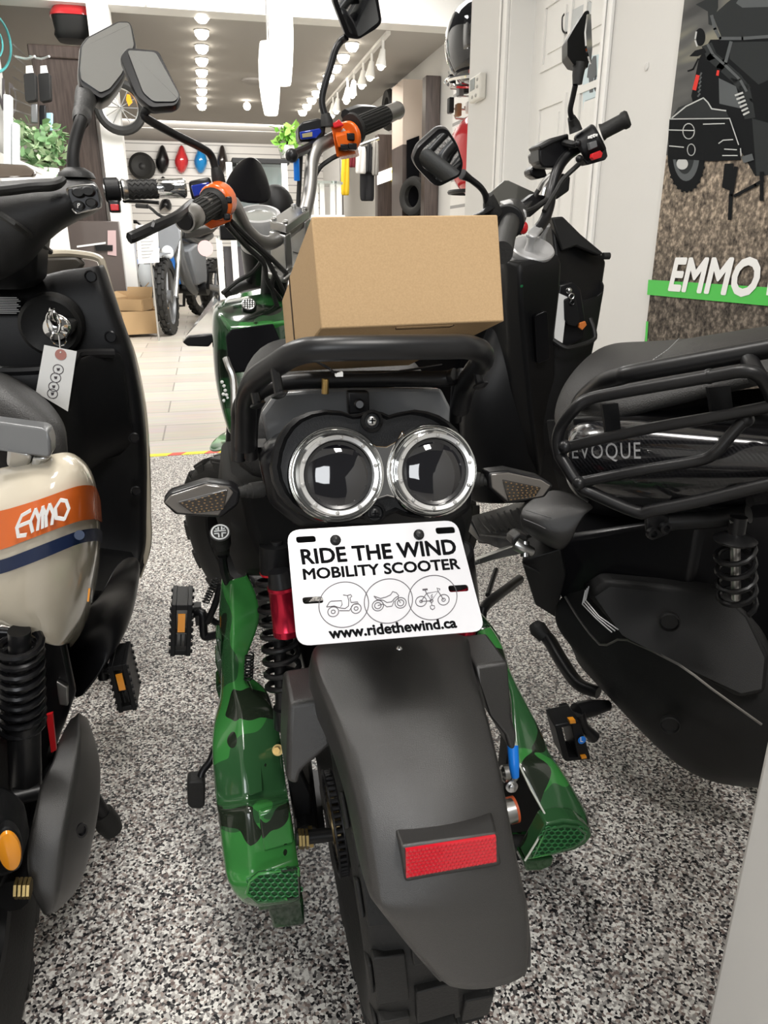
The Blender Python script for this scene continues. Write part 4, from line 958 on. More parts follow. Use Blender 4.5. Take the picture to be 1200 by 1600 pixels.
# ================================================================== CARDBOARD BOX ON THE RACK
dn = W(360, 715, 50)-_c; dn.normalize()                          # direction the box runs, away and downwards
bl_, br_ = W(501, 514, .685), W(788, 502, .685)
ex_ = (br_-bl_).normalized(); dn = (dn-ex_*dn.dot(ex_)).normalized(); uz = ex_.cross(dn).normalized()
tl_ = bl_+uz*.100; wx = (br_-bl_).length; DL = .36
def BX(a, b, c): return bl_+ex_*a+dn*b+uz*c
CB = thing('cardboard_box', 'plain brown cardboard box resting tilted on the rear rack of the green scooter', 'box', BX(wx/2, DL/2, 0))
def bxo(mb, a0, a1, b0, b1, c0, c1): return mb.hexa([BX(a, b, c) for c in (c0, c1) for a, b in ((a0, b0), (a1, b0), (a1, b1), (a0, b1))])
bxo(MB(), 0, wx, 0, DL*.62, 0, .1).build('box_body', M_CARD, CB, bevel=.0015)
bxo(MB(), .002, wx-.002, DL*.625, DL, .002, .1).build('box_lid', M_CARD, CB, bevel=.0015)
bxo(MB(), wx*.40, wx*.72, .004, .012, -.0012, 0).build('tuck_tab', M_CARD, CB, bevel=.0005)
bxo(MB(), -.001, 0, DL*.61, DL*.63, .004, .097).build('seam', mat('shadow_gap', (.05, .03, .015), .9), CB)
sl = MB(); sl.tube([BX(wx*.40, .003, -.0012), BX(wx*.41, .0115, -.0014), BX(wx*.71, .0115, -.0014), BX(wx*.72, .003, -.0012)], .0006, 5, 1); sl.build('tab_slit', mat('shadow_gap'), CB)
# zip tie on the rack
zt = MB(); zt.tube(PX([(495, 565, .70), (515, 576, .69), (528, 582, .69), (600, 583, .74), (690, 570, .78)], 1), .0013, 6, 4)
Z_ = thing('cable_tie', 'thin black cable tie with a pale clip strung under the box on the rack', 'cable tie', W(600, 583, .74))
zt.build('strap', M_BLACKS, Z_); MB().bb(W(525, 589, .688), W(534, 580, .695)).build('clip', M_PAPER, Z_)
# ================================================================== CREAM SCOOTER (left)
K = thing('electric_scooter', 'cream and black electric scooter with orange and navy side stripes at the left edge', 'scooter', (-.37, 1.1, 0))
# seat
rows = []
for pts in ([(-70, 610, 1.12), (0, 640, 1.05), (60, 672, 1.03), (104, 690, 1.03), (107, 700, 1.06)],
            [(-70, 590, 1.14), (0, 585, 1.12), (50, 613, 1.08), (97, 648, 1.06), (111, 676, 1.08)],
            [(-70, 574, 1.22), (0, 579, 1.25), (22, 589, 1.25), (70, 620, 1.22), (98, 650, 1.2)],
            [(-70, 572, 1.35), (0, 578, 1.38), (18, 586, 1.38), (50, 602, 1.38), (80, 630, 1.34)]):
    rows.append(PX(pts, 1))
rows = [[p-V((0, -.0, .055)) for p in rows[0]]]+rows+[[p-V((0, -.02, .06)) for p in rows[-1]]]
MB().grid(rows).build('seat', M_SEATG, K, solid=.02, subd=2)
# grab rail
MB().prism(PX([(-60, 652, 1.0), (0, 660, .97), (66, 669, .93), (74, 674, .925), (79, 690, .925), (80, 712, .925), (72, 716, .925), (0, 704, .95), (-60, 694, 1.0)], 1), (0, .035, 0)).build('grab_rail', M_GREYP, K, bevel=.007, seg=3)
gb = MB(); gb.prism(PX([(10, 700, .96), (50, 708, .95), (47, 722, .955), (38, 742, .97), (8, 728, .98)], 1), (0, .03, 0)); gb.prism(PX([(50, 712, .95), (78, 716, .94), (62, 734, .96), (45, 738, .96)], 1), (0, .03, 0)); gb.build('rail_bracket', M_ALU, K, bevel=.006)
# rear body, cream gloss: rows top to bottom
RB = [([(-90, 745), (0, 730), (50, 716), (100, 701), (120, 708), (129, 722)], [1.05, 1.0, .97, .98, 1.02, 1.07]),
      ([(-90, 775), (0, 752), (60, 740), (118, 722), (140, 724), (149, 738)], [1.0, .94, .92, .94, 1.0, 1.10]),
      ([(-90, 810), (0, 798), (60, 780), (125, 756), (150, 758), (157, 780)], [.97, .91, .90, .92, 1.0, 1.11]),
      ([(-90, 875), (0, 862), (60, 838), (125, 814), (153, 812), (160, 818)], [.96, .90, .89, .92, 1.0, 1.12]),
      ([(-90, 915), (0, 900), (60, 878), (125, 850), (153, 846), (160, 850)], [.96, .90, .89, .92, 1.0, 1.12]),
      ([(-90, 950), (0, 940), (55, 922), (115, 900), (147, 895), (157, 890)], [.97, .91, .905, .93, 1.0, 1.12]),
      ([(-90, 968), (0, 964), (45, 965), (100, 948), (132, 945), (148, 940)], [.98, .925, .92, .94, 1.0, 1.11]),
      ([(-90, 975), (0, 968), (36, 982), (80, 986), (112, 982), (130, 985)], [1.0, .94, .935, .95, .99, 1.10]),
      ([(-90, 980), (0, 972), (30, 988), (76, 1010), (98, 1013), (112, 1003)], [1.0, .95, .945, .96, .985, 1.09])]
grid = [[W(a, b, y) for (a, b), y in zip(p, ys)] for p, ys in RB]
grid = [[p+V((0, .05, 0)) if False else p for p in r]+[r[-1]+V((-.03, .10, -.07))] for r in grid]
body = MB().grid(grid).build('rear_body', M_CREAM, K, solid=.003, subd=2)
# surface point under a pixel on the body, for the stripes
def bil(r0, r1, t, s): # row fraction t between rows, s across
    n = len(r0)-2; k = min(int(s*n), n-1); f = s*n-k
    a = r0[k]*(1-f)+r0[k+1]*f; b = r1[k]*(1-f)+r1[k+1]*f; return a*(1-t)+b*t
def band(r0, r1, t0, t1, lift, name, m, s0=0, s1=1):
    rows = []
    for t in [t0+(t1-t0)*i/3 for i in range(4)]:
        row = []
        for j in range(15):
            s = s0+(s1-s0)*j/14; c = bil(grid[r0], grid[r1], t, s); row.append(c+(_c-c).normalized()*lift)
        rows.append(row)
    return MB().grid(rows).build(name, m, K, subd=1)
band(2, 3, 0.02, .98, .0045, 'orange_stripe', M_OST)
band(3, 4, .38, .95, .0045, 'navy_stripe', M_NAVY)
# stylised lettering on the orange stripe
def BPT(px, py):
    best = None
    for i in range(61):
        for j in (0, 1):
            pass
    return None
Q = [W(27, 803, .885), W(108, 775, .892), W(110, 808, .892), W(24, 842, .885)]
def lq(u, v): return (Q[3]*(1-u)+Q[2]*u)*(1-v)+(Q[0]*(1-u)+Q[1]*u)*v
lt = MB()
def stroke(pts, wd=.1):
    P = [V((a, b*.38)) for a, b in pts]
    for p, q in zip(P, P[1:]):
        d = (q-p).normalized(); n = V((-d.y, d.x))*wd*.28; e = d*wd*.12
        c = [p-e-n, q+e-n, q+e+n, p-e+n]; c3 = [lq(k.x, k.y/.38) for k in c]; lt.prism([k+V((0, -.004, 0)) for k in c3], (0, .002, 0))
stroke([(.26, .98), (.1, .9), (.02, .5), (.06, .1), (.2, .02)]); stroke([(.03, .5), (.24, .52)])
stroke([(.32, .05), (.27, .5), (.36, .95), (.43, .5), (.41, .05)]); stroke([(.43, .5), (.5, .95), (.57, .5)], .08); stroke([(.5, .95), (.5, .05)])
stroke([(.57, .05), (.56, .5), (.63, .95), (.7, .5), (.67, .05)]); stroke([(.75, .25), (.74, .7), (.84, .98), (.95, .85), (.99, .45), (.9, .05), (.75, .25)])
lt.build('lettering', M_PAPER, K)
rs_ = MB().cyl(W(124, 836, .905), W(124, 836, .90), .006, n=16); rs_.build('round_sticker', mat('clear_sticker', (.035, .05, .09), .3), K)
MB().prism(PX([(141, 920), (139, 940), (136, 940), (138, 920)], .955), (0, .002, 0)).build('side_reflector', M_AMBER, K)
# leg shield: black inner panel with cream edge
SH = [([(-80, 452), (0, 448), (58, 430), (100, 418), (130, 416), (155, 412)], 1.42),
      ([(-80, 470), (0, 470), (58, 452), (115, 440), (148, 446), (165, 450)], 1.40),
      ([(-80, 520), (0, 520), (60, 520), (130, 515), (168, 510), (186, 508)], 1.39),
      ([(-80, 570), (0, 575), (60, 572), (130, 565), (182, 560), (203, 555)], 1.39),
      ([(-80, 640), (0, 640), (60, 640), (140, 640), (200, 640), (219, 635)], 1.40),
      ([(-80, 720), (0, 720), (70, 720), (150, 720), (208, 720), (225, 718)], 1.42),
      ([(-80, 800), (0, 800), (80, 800), (160, 800), (210, 800), (227, 800)], 1.44),
      ([(-80, 870), (0, 870), (90, 870), (165, 860), (208, 856), (227, 852)], 1.44),
      ([(-80, 935), (0, 935), (100, 935), (160, 926), (200, 908), (213, 900)], 1.40)]
rows = []
for pts, y in SH:
    r = [W(a, b, y+(.0 if i < 4 else .0)) for i, (a, b) in enumerate(pts)]
    r[-1] += V((0, .05, 0))*0; rows.append(r+[r[-1]+V((.006, .03, 0)), r[-1]+V((.002, .07, 0))])
MB().grid(rows).build('leg_shield', M_BLACK, K, solid=.006, subd=2)
ed = MB(); E_ = [(57, 398), (100, 396), (128, 398), (152, 403), (160, 414), (172, 456), (190, 512), (207, 558), (223, 636), (229, 720), (231, 800), (231, 852), (217, 900)]
ed.tube([W(a, b, 1.46) for a, b in E_], .010, 8, 4, sq=.7); ed.build('shield_trim', M_CREAM, K)
MB().prism(PX([(40, 402), (120, 400), (134, 412), (121, 428), (60, 440), (30, 445)], 1.45), (0, .02, 0)).build('shield_shelf', mat('warm_grey_plastic', (.07, .062, .052), .4), K, bevel=.006)
# pocket with its lip
pk = MB(); lip = PX([(-60, 578, 1.30), (0, 580, 1.29), (60, 578, 1.29), (107, 571, 1.30), (117, 562, 1.31), (123, 554, 1.33), (150, 552, 1.345), (178, 552, 1.355)], 1)
pk.tube(lip, .008, 8, 4); pk.build('pocket_lip', M_BLACK, K)
rows = []
for dz, dy in ((0, 0), (-.03, -.004), (-.1, .002), (-.17, .03), (-.2, .07)):
    rows.append([p+V((.0, dy, dz)) for p in lip[:5]]+[lip[5]+V((.012, dy, dz)), lip[6]+V((.016, dy+.02, dz)), lip[7]+V((.01, dy+.03, dz))])
MB().grid(rows).build('pocket', M_BLACK, K, solid=.004, subd=2)
scw = MB()
for a, b, y in ((142, 432, 1.385), (173, 526, 1.37), (210, 684, 1.385), (213, 767, 1.41), (15, 414, 1.33)):
    o = W(a, b, y); 
    s_ = MB().lathe([(.009, .0), (.0105, -.003), (.0085, -.004), (.0075, .002), (.005, .001), (.004, .003), (.0005, .003)], o, (0, 1, 0), 18); s_.build('screw', M_BLACKS, K)
MB().prism(PX([(-40, 461), (32, 463), (33, 492), (-40, 491)], 1.375), (0, .002, 0)).build('warning_label', M_INK, K)
wl = MB()
for k in range(10): wl.prism(PX([(-30+4*(k % 3), 464+k*2.7), (26+3*((k*7) % 3), 464.6+k*2.7), (26+3*((k*7) % 3), 465.7+k*2.7), (-30+4*(k % 3), 465.1+k*2.7)], 1.374), (0, .0005, 0))
wl.build('label_print', mat('white_print', (.55, .55, .55), .5), K)
# ignition lock
kb = MB().lathe([(.052, .02), (.05, -.01), (.044, -.016), (.03, -.01)], W(80, 508, 1.37), (0, 1, .1), 30); kb.build('lock_recess', M_MATTE, K)
MB().prism(PX([(78, 498, 1.33), (122, 498, 1.345), (116, 520, 1.335), (98, 534, 1.33), (70, 530, 1.33)], 1), (0, .04, 0)).build('lock_surround', M_MATTE, K, bevel=.008, seg=3)
MB().lathe([(.0225, .004), (.0225, -.006), (.019, -.013), (.010, -.017), (.001, -.018)], W(89, 512, 1.318), (0, 1, -.05), 26).build('ignition_lock', M_CHROME, K)
# handlebar cover
HC = []
for t, m, b, y in (((-70, 276), (-70, 340), (-70, 470), 1.22), ((-10, 275), (-10, 340), (-10, 450), 1.20), ((35, 273), (35, 320), (40, 425), 1.20), ((72, 271), (72, 315), (70, 378), 1.20), ((110, 272), (112, 305), (112, 352), 1.20), ((140, 274), (146, 300), (140, 340), 1.205), ((152, 282), (157, 305), (158, 330), 1.21)):
    t, m, b = W(*t, y+.05), W(*m, y-.02), W(*b, y+.02); HC.append([t+V((0, .08, -.02)), t, t*.6+m*.4+V((0, -.012, 0)), m, m*.5+b*.5+V((0, -.012, 0)), b, b+V((0, .08, .01))])
MB().loft(HC).build('handlebar_cover', M_MATTE, K, subd=2)
MB().tube(PX([(-60, 300, 1.17), (0, 298, 1.165), (50, 292, 1.165), (82, 290, 1.17), (92, 284, 1.19)], 1), .012, 10, 4, sq=.6).build('cover_ridge', M_MATTE, K)
st_ = []
for z, r, y in ((365, (-60, 62), 1.22), (400, (-60, 57), 1.26), (435, (-60, 56), 1.30), (452, (-60, 40), 1.34)):
    a, b = W(r[0], z, y), W(r[1], z, y); st_.append([a+V((0, .1, 0)), a, a*.3+b*.7+V((0, -.01, 0)), b, b+V((0, .1, 0))])
MB().loft(st_).build('steering_cover', M_BLACK, K, bevel=.006)
dp = MB().prism(PX([(-60, 256, 1.3), (0, 255, 1.3), (40, 257, 1.3), (56, 268, 1.28), (52, 276, 1.26), (-60, 280, 1.26)], 1), (0, .02, .0)); dp.build('display', mat('brown_display', (.045, .026, .014), .08, coat=1), K, bevel=.004)
sp = MB().prism(PX(rpx([(104, 296), (150, 289), (158, 324), (119, 333)], 5), 1.178), (0, .02, 0)); sp.build('switch_panel', M_BLACKS, K, bevel=.003)
fr = MB(); fr.tube(PX([(106, 303), (105, 296), (112, 292), (145, 288.5), (151, 296)], 1.176), .0012, 6, 2); fr.tube(PX([(113, 326), (119, 333), (128, 331), (152, 325)], 1.176), .0012, 6, 2); fr.build('panel_edge', M_ALU, K)
for a, b, r in ((123, 301, .009), (138, 299, .009), (123, 321, .008), (143, 317, .008)):
    MB().lathe([(r, .004), (r, -.003), (r*.75, -.006), (.0005, -.006)], W(a, b, 1.176), (0, 1, 0), 18, sc=(1, .75)).build('switch', M_MATTE, K)
text_mesh('P', [W(121, 318, 1.168), W(125, 317, 1.168), W(125, 324, 1.168), W(121, 325, 1.168)], 0).build('switch_mark', M_PAPER, K)
# right grip
a0, a1 = W(162, 297, 1.215), W(290, 294, 1.235); gd = (a1-a0).normalized(); L = (a1-a0).length
MB().tube([a0, a0+gd*L*.2], .0085, 14, 1).build('bar_end', M_ALU, K)
MB().tube([a0+gd*L*.01, a0+gd*L*.02, a0+gd*L*.17, a0+gd*L*.19], [.014, .0165, .0165, .0145], 22, 1).build('throttle_housing', M_BLACK, K)
MB().tube([a0+gd*L*.2, a0+gd*L*.22, a0+gd*L*.24, a0+gd*L*.28], [.0115, .0145, .0145, .013], 22, 1).build('grip_collar', M_ALU, K)
g = MB().tube([a0+gd*L*.27, a0+gd*L*.66], .0128, 22, 1); u, w, _ = basis(gd)
for i in range(5):
    for j in range(10):
        aa = j*.628; p = lambda t, q: a0+gd*L*(.3+.07*i+t)+(u*C_(aa+q)+w*S_(aa+q))*.0128
        g.tube([p(0, 0), p(.035, .3), p(.07, 0)], .0011, 5, 1)
g.build('grip', M_RUB, K)
MB().tube([a0+gd*L*.63, a0+gd*L*.66, a0+gd*L*.9, a0+gd*L*.97, a0+gd*L*1.0], [.0125, .0138, .0138, .0145, .012], 24, 1).build('grip_end', M_CHROME, K)
ge = MB(); ge.prism(PX([(243, 290), (250, 286), (266, 286), (272, 290), (272, 295), (265, 299), (249, 299), (243, 296)], 1.216), (0, .004, 0)); ge.build('grip_inlay', M_RUB, K, bevel=.001)
MB().prism(PX([(168, 313), (186, 313), (188, 332), (171, 332)], 1.19), (0, .02, 0)).build('button_block', M_BLACKS, K, bevel=.002)
MB().prism(PX([(172, 319), (185, 319), (186, 329), (173, 329)], 1.187), (0, .006, 0)).build('red_button', M_REDP, K, bevel=.001)
MB().tube(PX([(195, 314, 1.26), (225, 315, 1.28), (248, 317, 1.28)], 1), .006, 8, 2, sq=.5).build('brake_lever', M_STEELB, K)
# mirror
mo = mirror(rpx([(124, 72), (134, 58), (184, 32), (203, 32), (208, 42), (214, 72), (193, 122), (174, 147), (158, 156), (124, 134), (121, 112)], 5),
       rpx([(128, 74), (137, 62), (185, 37), (201, 37), (204, 44), (209, 72), (190, 116), (171, 140), (157, 146), (127, 126), (125, 110)], 4), 1.37, .05, K, refl=(.25, -.5, .83))
MB().tube(PX([(117, 274, 1.25), (115, 262, 1.25), (114, 245, 1.25), (117, 222, 1.255), (124, 197, 1.26), (128, 186, 1.265)], 1), [.013, .0095, .0085, .0085, .0088, .009], 12, 4).build('mirror_stem', M_MATTE, K)
bt = MB(); P_ = [W(126, 190, 1.265), W(136, 146, 1.37)]; dv = P_[1]-P_[0]
bt.tube([P_[0]+dv*t for t in (0, .1, .25, .27, .36, .38, .48, .5, .6, .62, .75, 1)], [.0105, .0125, .0135, .012, .0138, .0122, .0142, .0126, .0148, .0136, .016, .017], 20, 1); bt.build('mirror_boot', M_RUB, K)
MB().lathe([(.027, -.004), (.024, .003), (.013, .01)], W(119, 274, 1.25), (0, 0, 1), 20).build('mirror_base', M_MATTE, K)
MB().tube(PX([(0, 335, 1.16), (30, 355, 1.16), (60, 378, 1.25), (78, 393, 1.40)], 1), .005, 8, 4).build('cable', M_RUB, K)
# floorboard and lower body
fl = MB(); fl.prism(PX([(120, 925, 1.2), (160, 928, 1.30), (207, 906, 1.42), (228, 855, 1.46), (150, 850, 1.46), (110, 880, 1.3)], 1), (0, .0, -.03)); fl.build('floor_board', M_BLACK, K, bevel=.006)
lb = []
for l, r, y in (((60, 985), (160, 930), 1.10), ((90, 1000), (212, 908), 1.25), ((100, 1050), (205, 960), 1.25), ((105, 1085), (198, 1004), 1.24), ((110, 1095), (140, 1078), 1.20)):
    a, b = W(*l, y), W(*r, y); lb.append([a+V((0, .12, 0)), a, (a+b)/2+V((.005, -.012, 0)), b, b+V((.0, .14, 0))])
MB().grid(lb).build('lower_fairing', M_BLACKS, K, solid=.004, subd=2)
MB().loft([[W(-80, 975, y), W(100, 985, y), W(120, 1080, y), W(60, 1240, y), W(-80, 1240, y)] for y in (1.06, 1.35)]).build('frame', M_BLACKS, K, bevel=.01)
# shock absorber
coil(W(30, 1000, .93), W(36, 1138, .96), .026, .0055, 9).build('coil_spring', M_BLACKS, K)
MB().tube([W(30, 985, .93), W(37, 1145, .96)], .014, 16, 1).build('damper_rod', M_STEELB, K)
MB().tube([W(37, 1125, .95), W(40, 1225, .95)], .0215, 22, 1).build('damper_body', M_STEELB, K)
MB().tube([W(20, 1245, .93), W(62, 1235, .94)], .013, 16, 1).build('shock_mount', M_STEELB, K)
# chain guard
cg = []
for l, m, r, y in (((110, 1122), (123, 1112), (136, 1120), 1.06), ((88, 1162), (124, 1158), (150, 1158), .99), ((84, 1190), (120, 1195), (158, 1194), .96), ((60, 1226), (114, 1234), (157, 1240), .92), ((57, 1256), (106, 1270), (150, 1288), .89), ((43, 1310), (97, 1326), (138, 1342), .86), ((40, 1350), (93, 1374), (126, 1378), .845), ((47, 1394), (88, 1408), (110, 1404), .83), ((66, 1427), (80, 1426), (92, 1418), .835)):
    a, b, c = W(*l, y), W(*m, y-.008), W(*r, y+.05); cg.append([a+V((0.01, .05, -.04)), a, a*.55+b*.45+V((0, -.006, 0)), b, b*.5+c*.5+V((.003, -.006, 0)), c, c+V((-.012, .05, -.05))])
MB().grid(cg).build('chain_guard', M_FEND, K, cre=(7, (0, 8), (1, 3, 5), .55), solid=.004, subd=2)
MB().lathe([(.012, .0), (.0125, -.003), (.009, -.003), (.0085, .003)], W(127, 1296, .862), (-.55, 1, .1), 20, sc=(.6, 1)).build('guard_hole', M_BLACKS, K)
MB().prism(PX([(88, 1065), (106, 1074), (106, 1104), (92, 1102)], 1.05), (0, .01, 0)).build('bracket', M_ALU, K, bevel=.002)
MB().prism(PX([(72, 1118), (82, 1115), (88, 1172), (80, 1176)], 1.03), (0, .006, 0)).build('swing_arm_strip', M_REDP, K)
sa2 = MB(); sa2.tube(PX([(20, 1400, .84), (62, 1300, .98), (100, 1170, 1.1)], 1), .022, 10, 3); sa2.build('swing_arm', M_BLACK, K)
pedal(W(195, 1057, 1.26), -.08, K, .032, .098, .085)
ck = MB(); ck.tube(PX([(145, 1045, 1.27), (165, 1045, 1.265), (182, 1045, 1.26)], 1), [.008, .011, .008], 12, 2); ck.tube(PX([(160, 1035, 1.265), (162, 1060, 1.265)], 1), .01, 10, 1); ck.build('crank_arm', M_STEELB, K)
ks = MB(); ks.tube(PX([(135, 1225, 1.16), (158, 1265, 1.16), (168, 1286, 1.16)], 1), [.011, .012, .012], 12, 3); ks.build('kick_stand', M_STEELB, K)
c = W(170, 1288, 1.165); MB().lathe([(.018, -.018), (.022, 0), (.02, .03)], c, (-.3, 0, .9), 16).build('stand_foot', M_RUB, K)
# amber side reflector and rear wheel
o = W(15, 1324, .80); od = V((.25, -1, .1))
MB().lathe([(.031, .012), (.032, -.004), (.029, -.006)], o, -od, 28, sc=(.45, 1)).build('reflector_housing', M_BLACK, K)
MB().lathe([(.029, -.005), (.026, -.010), (.015, -.013), (.001, -.014)], o, -od, 28, sc=(.45, 1)).build('reflector', M_AMBER, K)
MB().prism(PX([(-60, 1262), (0, 1278), (26, 1300), (35, 1350), (22, 1372), (-60, 1388)], .82), (0, .06, 0)).build('hub_cover', M_BLACK, K, bevel=.012)
an = MB()
for a in (24, 31, 38, 44): an.cyl(W(a, 1388, .815), W(a+4.5, 1387.5, .815), .0135, n=6)
an.build('axle_nut', M_GOLD, K)
wheel(V((-.385, .81, .25)), (1, 0, 0), .25, .125, K)
wheel(V((-.385, 2.02, .25)), (1, 0, 0), .25, .11, K, 'front_tire')
MB().grid([[V((-.385+s*.08*k, 2.02-.29*C_(a), .25+.29*S_(a))) for s, k in ((-1, 1), (-.6, 1), (0, 1), (.6, 1), (1, 1))] for a in (.2, .6, 1.0, 1.4, 1.8, 2.2)]).build('front_fender', M_CREAM, K, solid=.006, subd=2)
MB().grid([[V((-.385+s*.2, 1.52+.08*(1-abs(s))+y, z)) for s in (-1, -.5, 0, .5, 1)] for y, z in ((0, .93), (.05, .7), (.08, .45), (.05, .33))]).build('front_shield', M_CREAM, K, solid=.01, subd=2)
MB().tube([V((-.385, 1.72, .65)), V((-.385, 1.45, 1.05))], .03, 12, 1).build('steering_stem', M_BLACK, K)
fk = MB()
for s in (-.075, .075): fk.tube([V((-.385+s, 2.02, .25)), V((-.385+s, 1.72, .65))], .018, 10, 1)
fk.build('front_fork', M_STEELB, K)
# key with ring and paper tag hanging from the lock
T_ = thing('key_tag', 'white paper tag with stamped circles hanging from the keys in the cream scooter lock', 'key tag', W(88, 575, 1.28))
ky = MB(); ky.tube(PX([(81, 482, 1.27), (82, 495, 1.275), (86, 506, 1.29)], 1), [.004, .007, .0045], 10, 2); ky.build('key', M_CHROME, T_)
rg = MB(); rg.tube([W(83, 500, 1.268)+V((.010*C_(a*.3), 0, .017*S_(a*.3)-.004)) for a in range(21)], .0017, 6, 1, closed=True)
rg.tube(circ(W(92, 530, 1.27), .011, 20, (0, 1, .2)), .0014, 6, 1, closed=True); rg.tube(PX([(92, 522, 1.27), (94, 540, 1.265), (95, 552, 1.258)], 1), .0014, 6, 2); rg.build('key_ring', M_CHROME, T_)
tq = PX([(69, 539), (120, 549), (106, 643), (56, 613)], 1.26)
MB().prism(tq, (0, .0012, 0)).build('paper_tag', M_PAPER, T_)
MB().lathe([(.0085, 0), (.0085, -.0008), (.004, -.0008)], W(95, 554, 1.2595), (0, 1, 0), 18).build('tag_eyelet', mat('red_eyelet', (.45, .2, .17), .6), T_)
lg = MB()
for a, b in ((91, 577), (87, 590), (84, 604), (82, 615)):
    lg.tube(circ(W(a, b, 1.2592), .0075, 20, (0, 1, 0)), .0006, 5, 1, closed=True)
    for k in range(3): lg.tube([W(a-2+k*2, b-2, 1.2592), W(a-1+k, b+2, 1.2592)], .0007, 4, 1)
lg.build('tag_print', M_INKG, T_)
# ================================================================== BLACK SCOOTER (right)
B = thing('cargo_scooter', 'all black electric scooter with tubular side rack at the right', 'scooter', (.82, 1.1, 0))
# seat
rows = []
for pts in ([(858, 676, 1.12), (900, 668, 1.02), (1000, 640, .93), (1200, 590, .80), (1330, 560, .74)],
            [(857, 640, 1.16), (900, 622, 1.06), (1000, 600, .96), (1200, 556, .82), (1330, 530, .76)],
            [(872, 598, 1.20), (915, 575, 1.14), (1010, 566, 1.04), (1200, 530, .92), (1330, 512, .85)],
            [(905, 560, 1.30), (950, 541, 1.24), (1030, 545, 1.14), (1200, 516, 1.02), (1330, 500, .95)],
            [(940, 535, 1.42), (968, 531, 1.40), (1050, 532, 1.28), (1200, 514, 1.15), (1330, 500, 1.08)],
            [(1000, 534, 1.50), (1010, 538, 1.52), (1060, 531, 1.42), (1200, 514, 1.30), (1330, 500, 1.2)],
            [(1010, 560, 1.52), (1020, 560, 1.52), (1070, 555, 1.42), (1200, 535, 1.30), (1330, 520, 1.2)]): rows.append(PX(pts, 1))
MB().grid(rows).build('seat', M_SEATG, B, solid=.02, subd=2)
pd = []
for pts in ([(1000, 585, 1.02), (1040, 572, .99), (1120, 558, .92), (1330, 520, .78)], [(1012, 562, 1.07), (1050, 545, 1.05), (1120, 532, .99), (1330, 500, .84)], [(1030, 545, 1.16), (1070, 529, 1.15), (1125, 521, 1.10), (1330, 490, .95)], [(1050, 534, 1.28), (1080, 526, 1.28), (1130, 519, 1.24), (1330, 486, 1.1)], [(1060, 545, 1.38), (1090, 540, 1.38), (1140, 535, 1.35), (1330, 500, 1.2)]): pd.append(PX(pts, 1))
MB().grid(pd).build('seat_bolster', M_LEATH, B, solid=.02, subd=2)
sm = MB()
for (p, q) in (((1004, 574, 1.035), (1040, 549, 1.05)), ((1040, 549, 1.05), (1058, 531, 1.14)), ((1110, 554, .91), (1200, 534, .85))):
    a, b = W(*p), W(*q)
    for k in range(9):
        c = a+(b-a)*(k/9); sm.tube([c+V((0, -.006, .004)), c+(b-a)/14+V((0, -.006, .004))], .0007, 5, 1)
sm.build('seat_stitching', mat('grey_thread', (.3, .3, .3), .7), B)
# carbon rear body
cb = []
for pts in ([(884, 668, 1.02), (905, 656, .98), (1000, 652, .92), (1100, 660, .86), (1250, 668, .78)],
            [(884, 690, .99), (900, 668, .95), (1000, 665, .885), (1100, 672, .83), (1250, 678, .74)],
            [(882, 715, .975), (900, 715, .935), (1000, 708, .868), (1100, 710, .81), (1250, 715, .72)],
            [(888, 745, .975), (905, 752, .94), (1000, 752, .87), (1100, 752, .81), (1250, 755, .72)],
            [(905, 770, 1.0), (930, 784, .97), (1010, 798, .90), (1100, 797, .84), (1250, 792, .75)],
            [(935, 785, 1.06), (960, 796, 1.05), (1020, 812, .99), (1100, 815, .92), (1250, 810, .84)]): cb.append(PX(pts, 1))
MB().grid(cb).build('rear_body', M_CARBON, B, solid=.004, subd=2)
MB().grid([PX(p, 1) for p in ([(905, 640, 1.08), (1000, 630, 1.0), (1100, 615, .94), (1250, 600, .85)], [(895, 655, 1.02), (1000, 650, .94), (1100, 656, .88), (1250, 665, .8)])]).build('seat_base', M_BLACKS, B, solid=.02)
MB().tube(PX([(1025, 622, .99), (1034, 634, .97), (1050, 638, .955), (1110, 630, .92)], 1), .002, 6, 4).build('seat_release_line', M_MATTE, B)
MB().tube(PX([(888, 728, .965), (884, 700, .98), (882, 712, .975)], 1), .002, 6, 1)
text_mesh('EVOQUE', [W(894, 693, .925), W(1001, 690, .861), W(1002, 721, .861), W(895, 720, .925)], .002, 0, spacing=1.15).build('lettering', mat('silver_lettering', (.45, .45, .45), .4, .3), B)
MB().tube(PX([(884, 735, .965), (890, 755, .965), (902, 772, .98), (918, 783, 1.0)], 1), .0025, 6, 4).build('bright_edge', M_ALU, B)
# rack
rk = MB()
t1 = [(905, 630, 1.06), (915, 618, 1.02), (940, 598, .96), (970, 588, .92), (1000, 581, .895), (1200, 545, .79), (1330, 520, .72)]
rk.tube(PX(t1, 1), .0125, 14, 4)
rk.tube(PX([(875, 715, .93), (871, 688, .935), (878, 664, .93), (900, 637, .91), (922, 623, .90), (975, 612, .87), (1106, 589, .80), (1160, 580, .77), (1185, 586, .76), (1200, 606, .755), (1215, 640, .75)], 1), .0085, 14, 4)
rk.tube(PX([(875, 712, .93), (883, 725, .92), (905, 758, .90), (925, 770, .89), (995, 800, .845), (1020, 797, .83), (1100, 781, .79), (1200, 757, .74), (1330, 730, .68)], 1), .0088, 14, 4)
rk.tube(PX([(880, 700, .925), (1000, 672, .86), (1100, 655, .805), (1210, 634, .75)], 1), .0078, 12, 2)
rk.tube(PX([(905, 754, .90), (1000, 735, .845), (1090, 720, .80), (1118, 707, .785), (1140, 682, .78), (1165, 655, .775)], 1), .0078, 12, 4)
rk.tube(PX([(1170, 562, .80), (1176, 575, .785), (1185, 590, .76)], 1), .011, 12, 2)
rk.build('side_rack', M_STEELB, B)
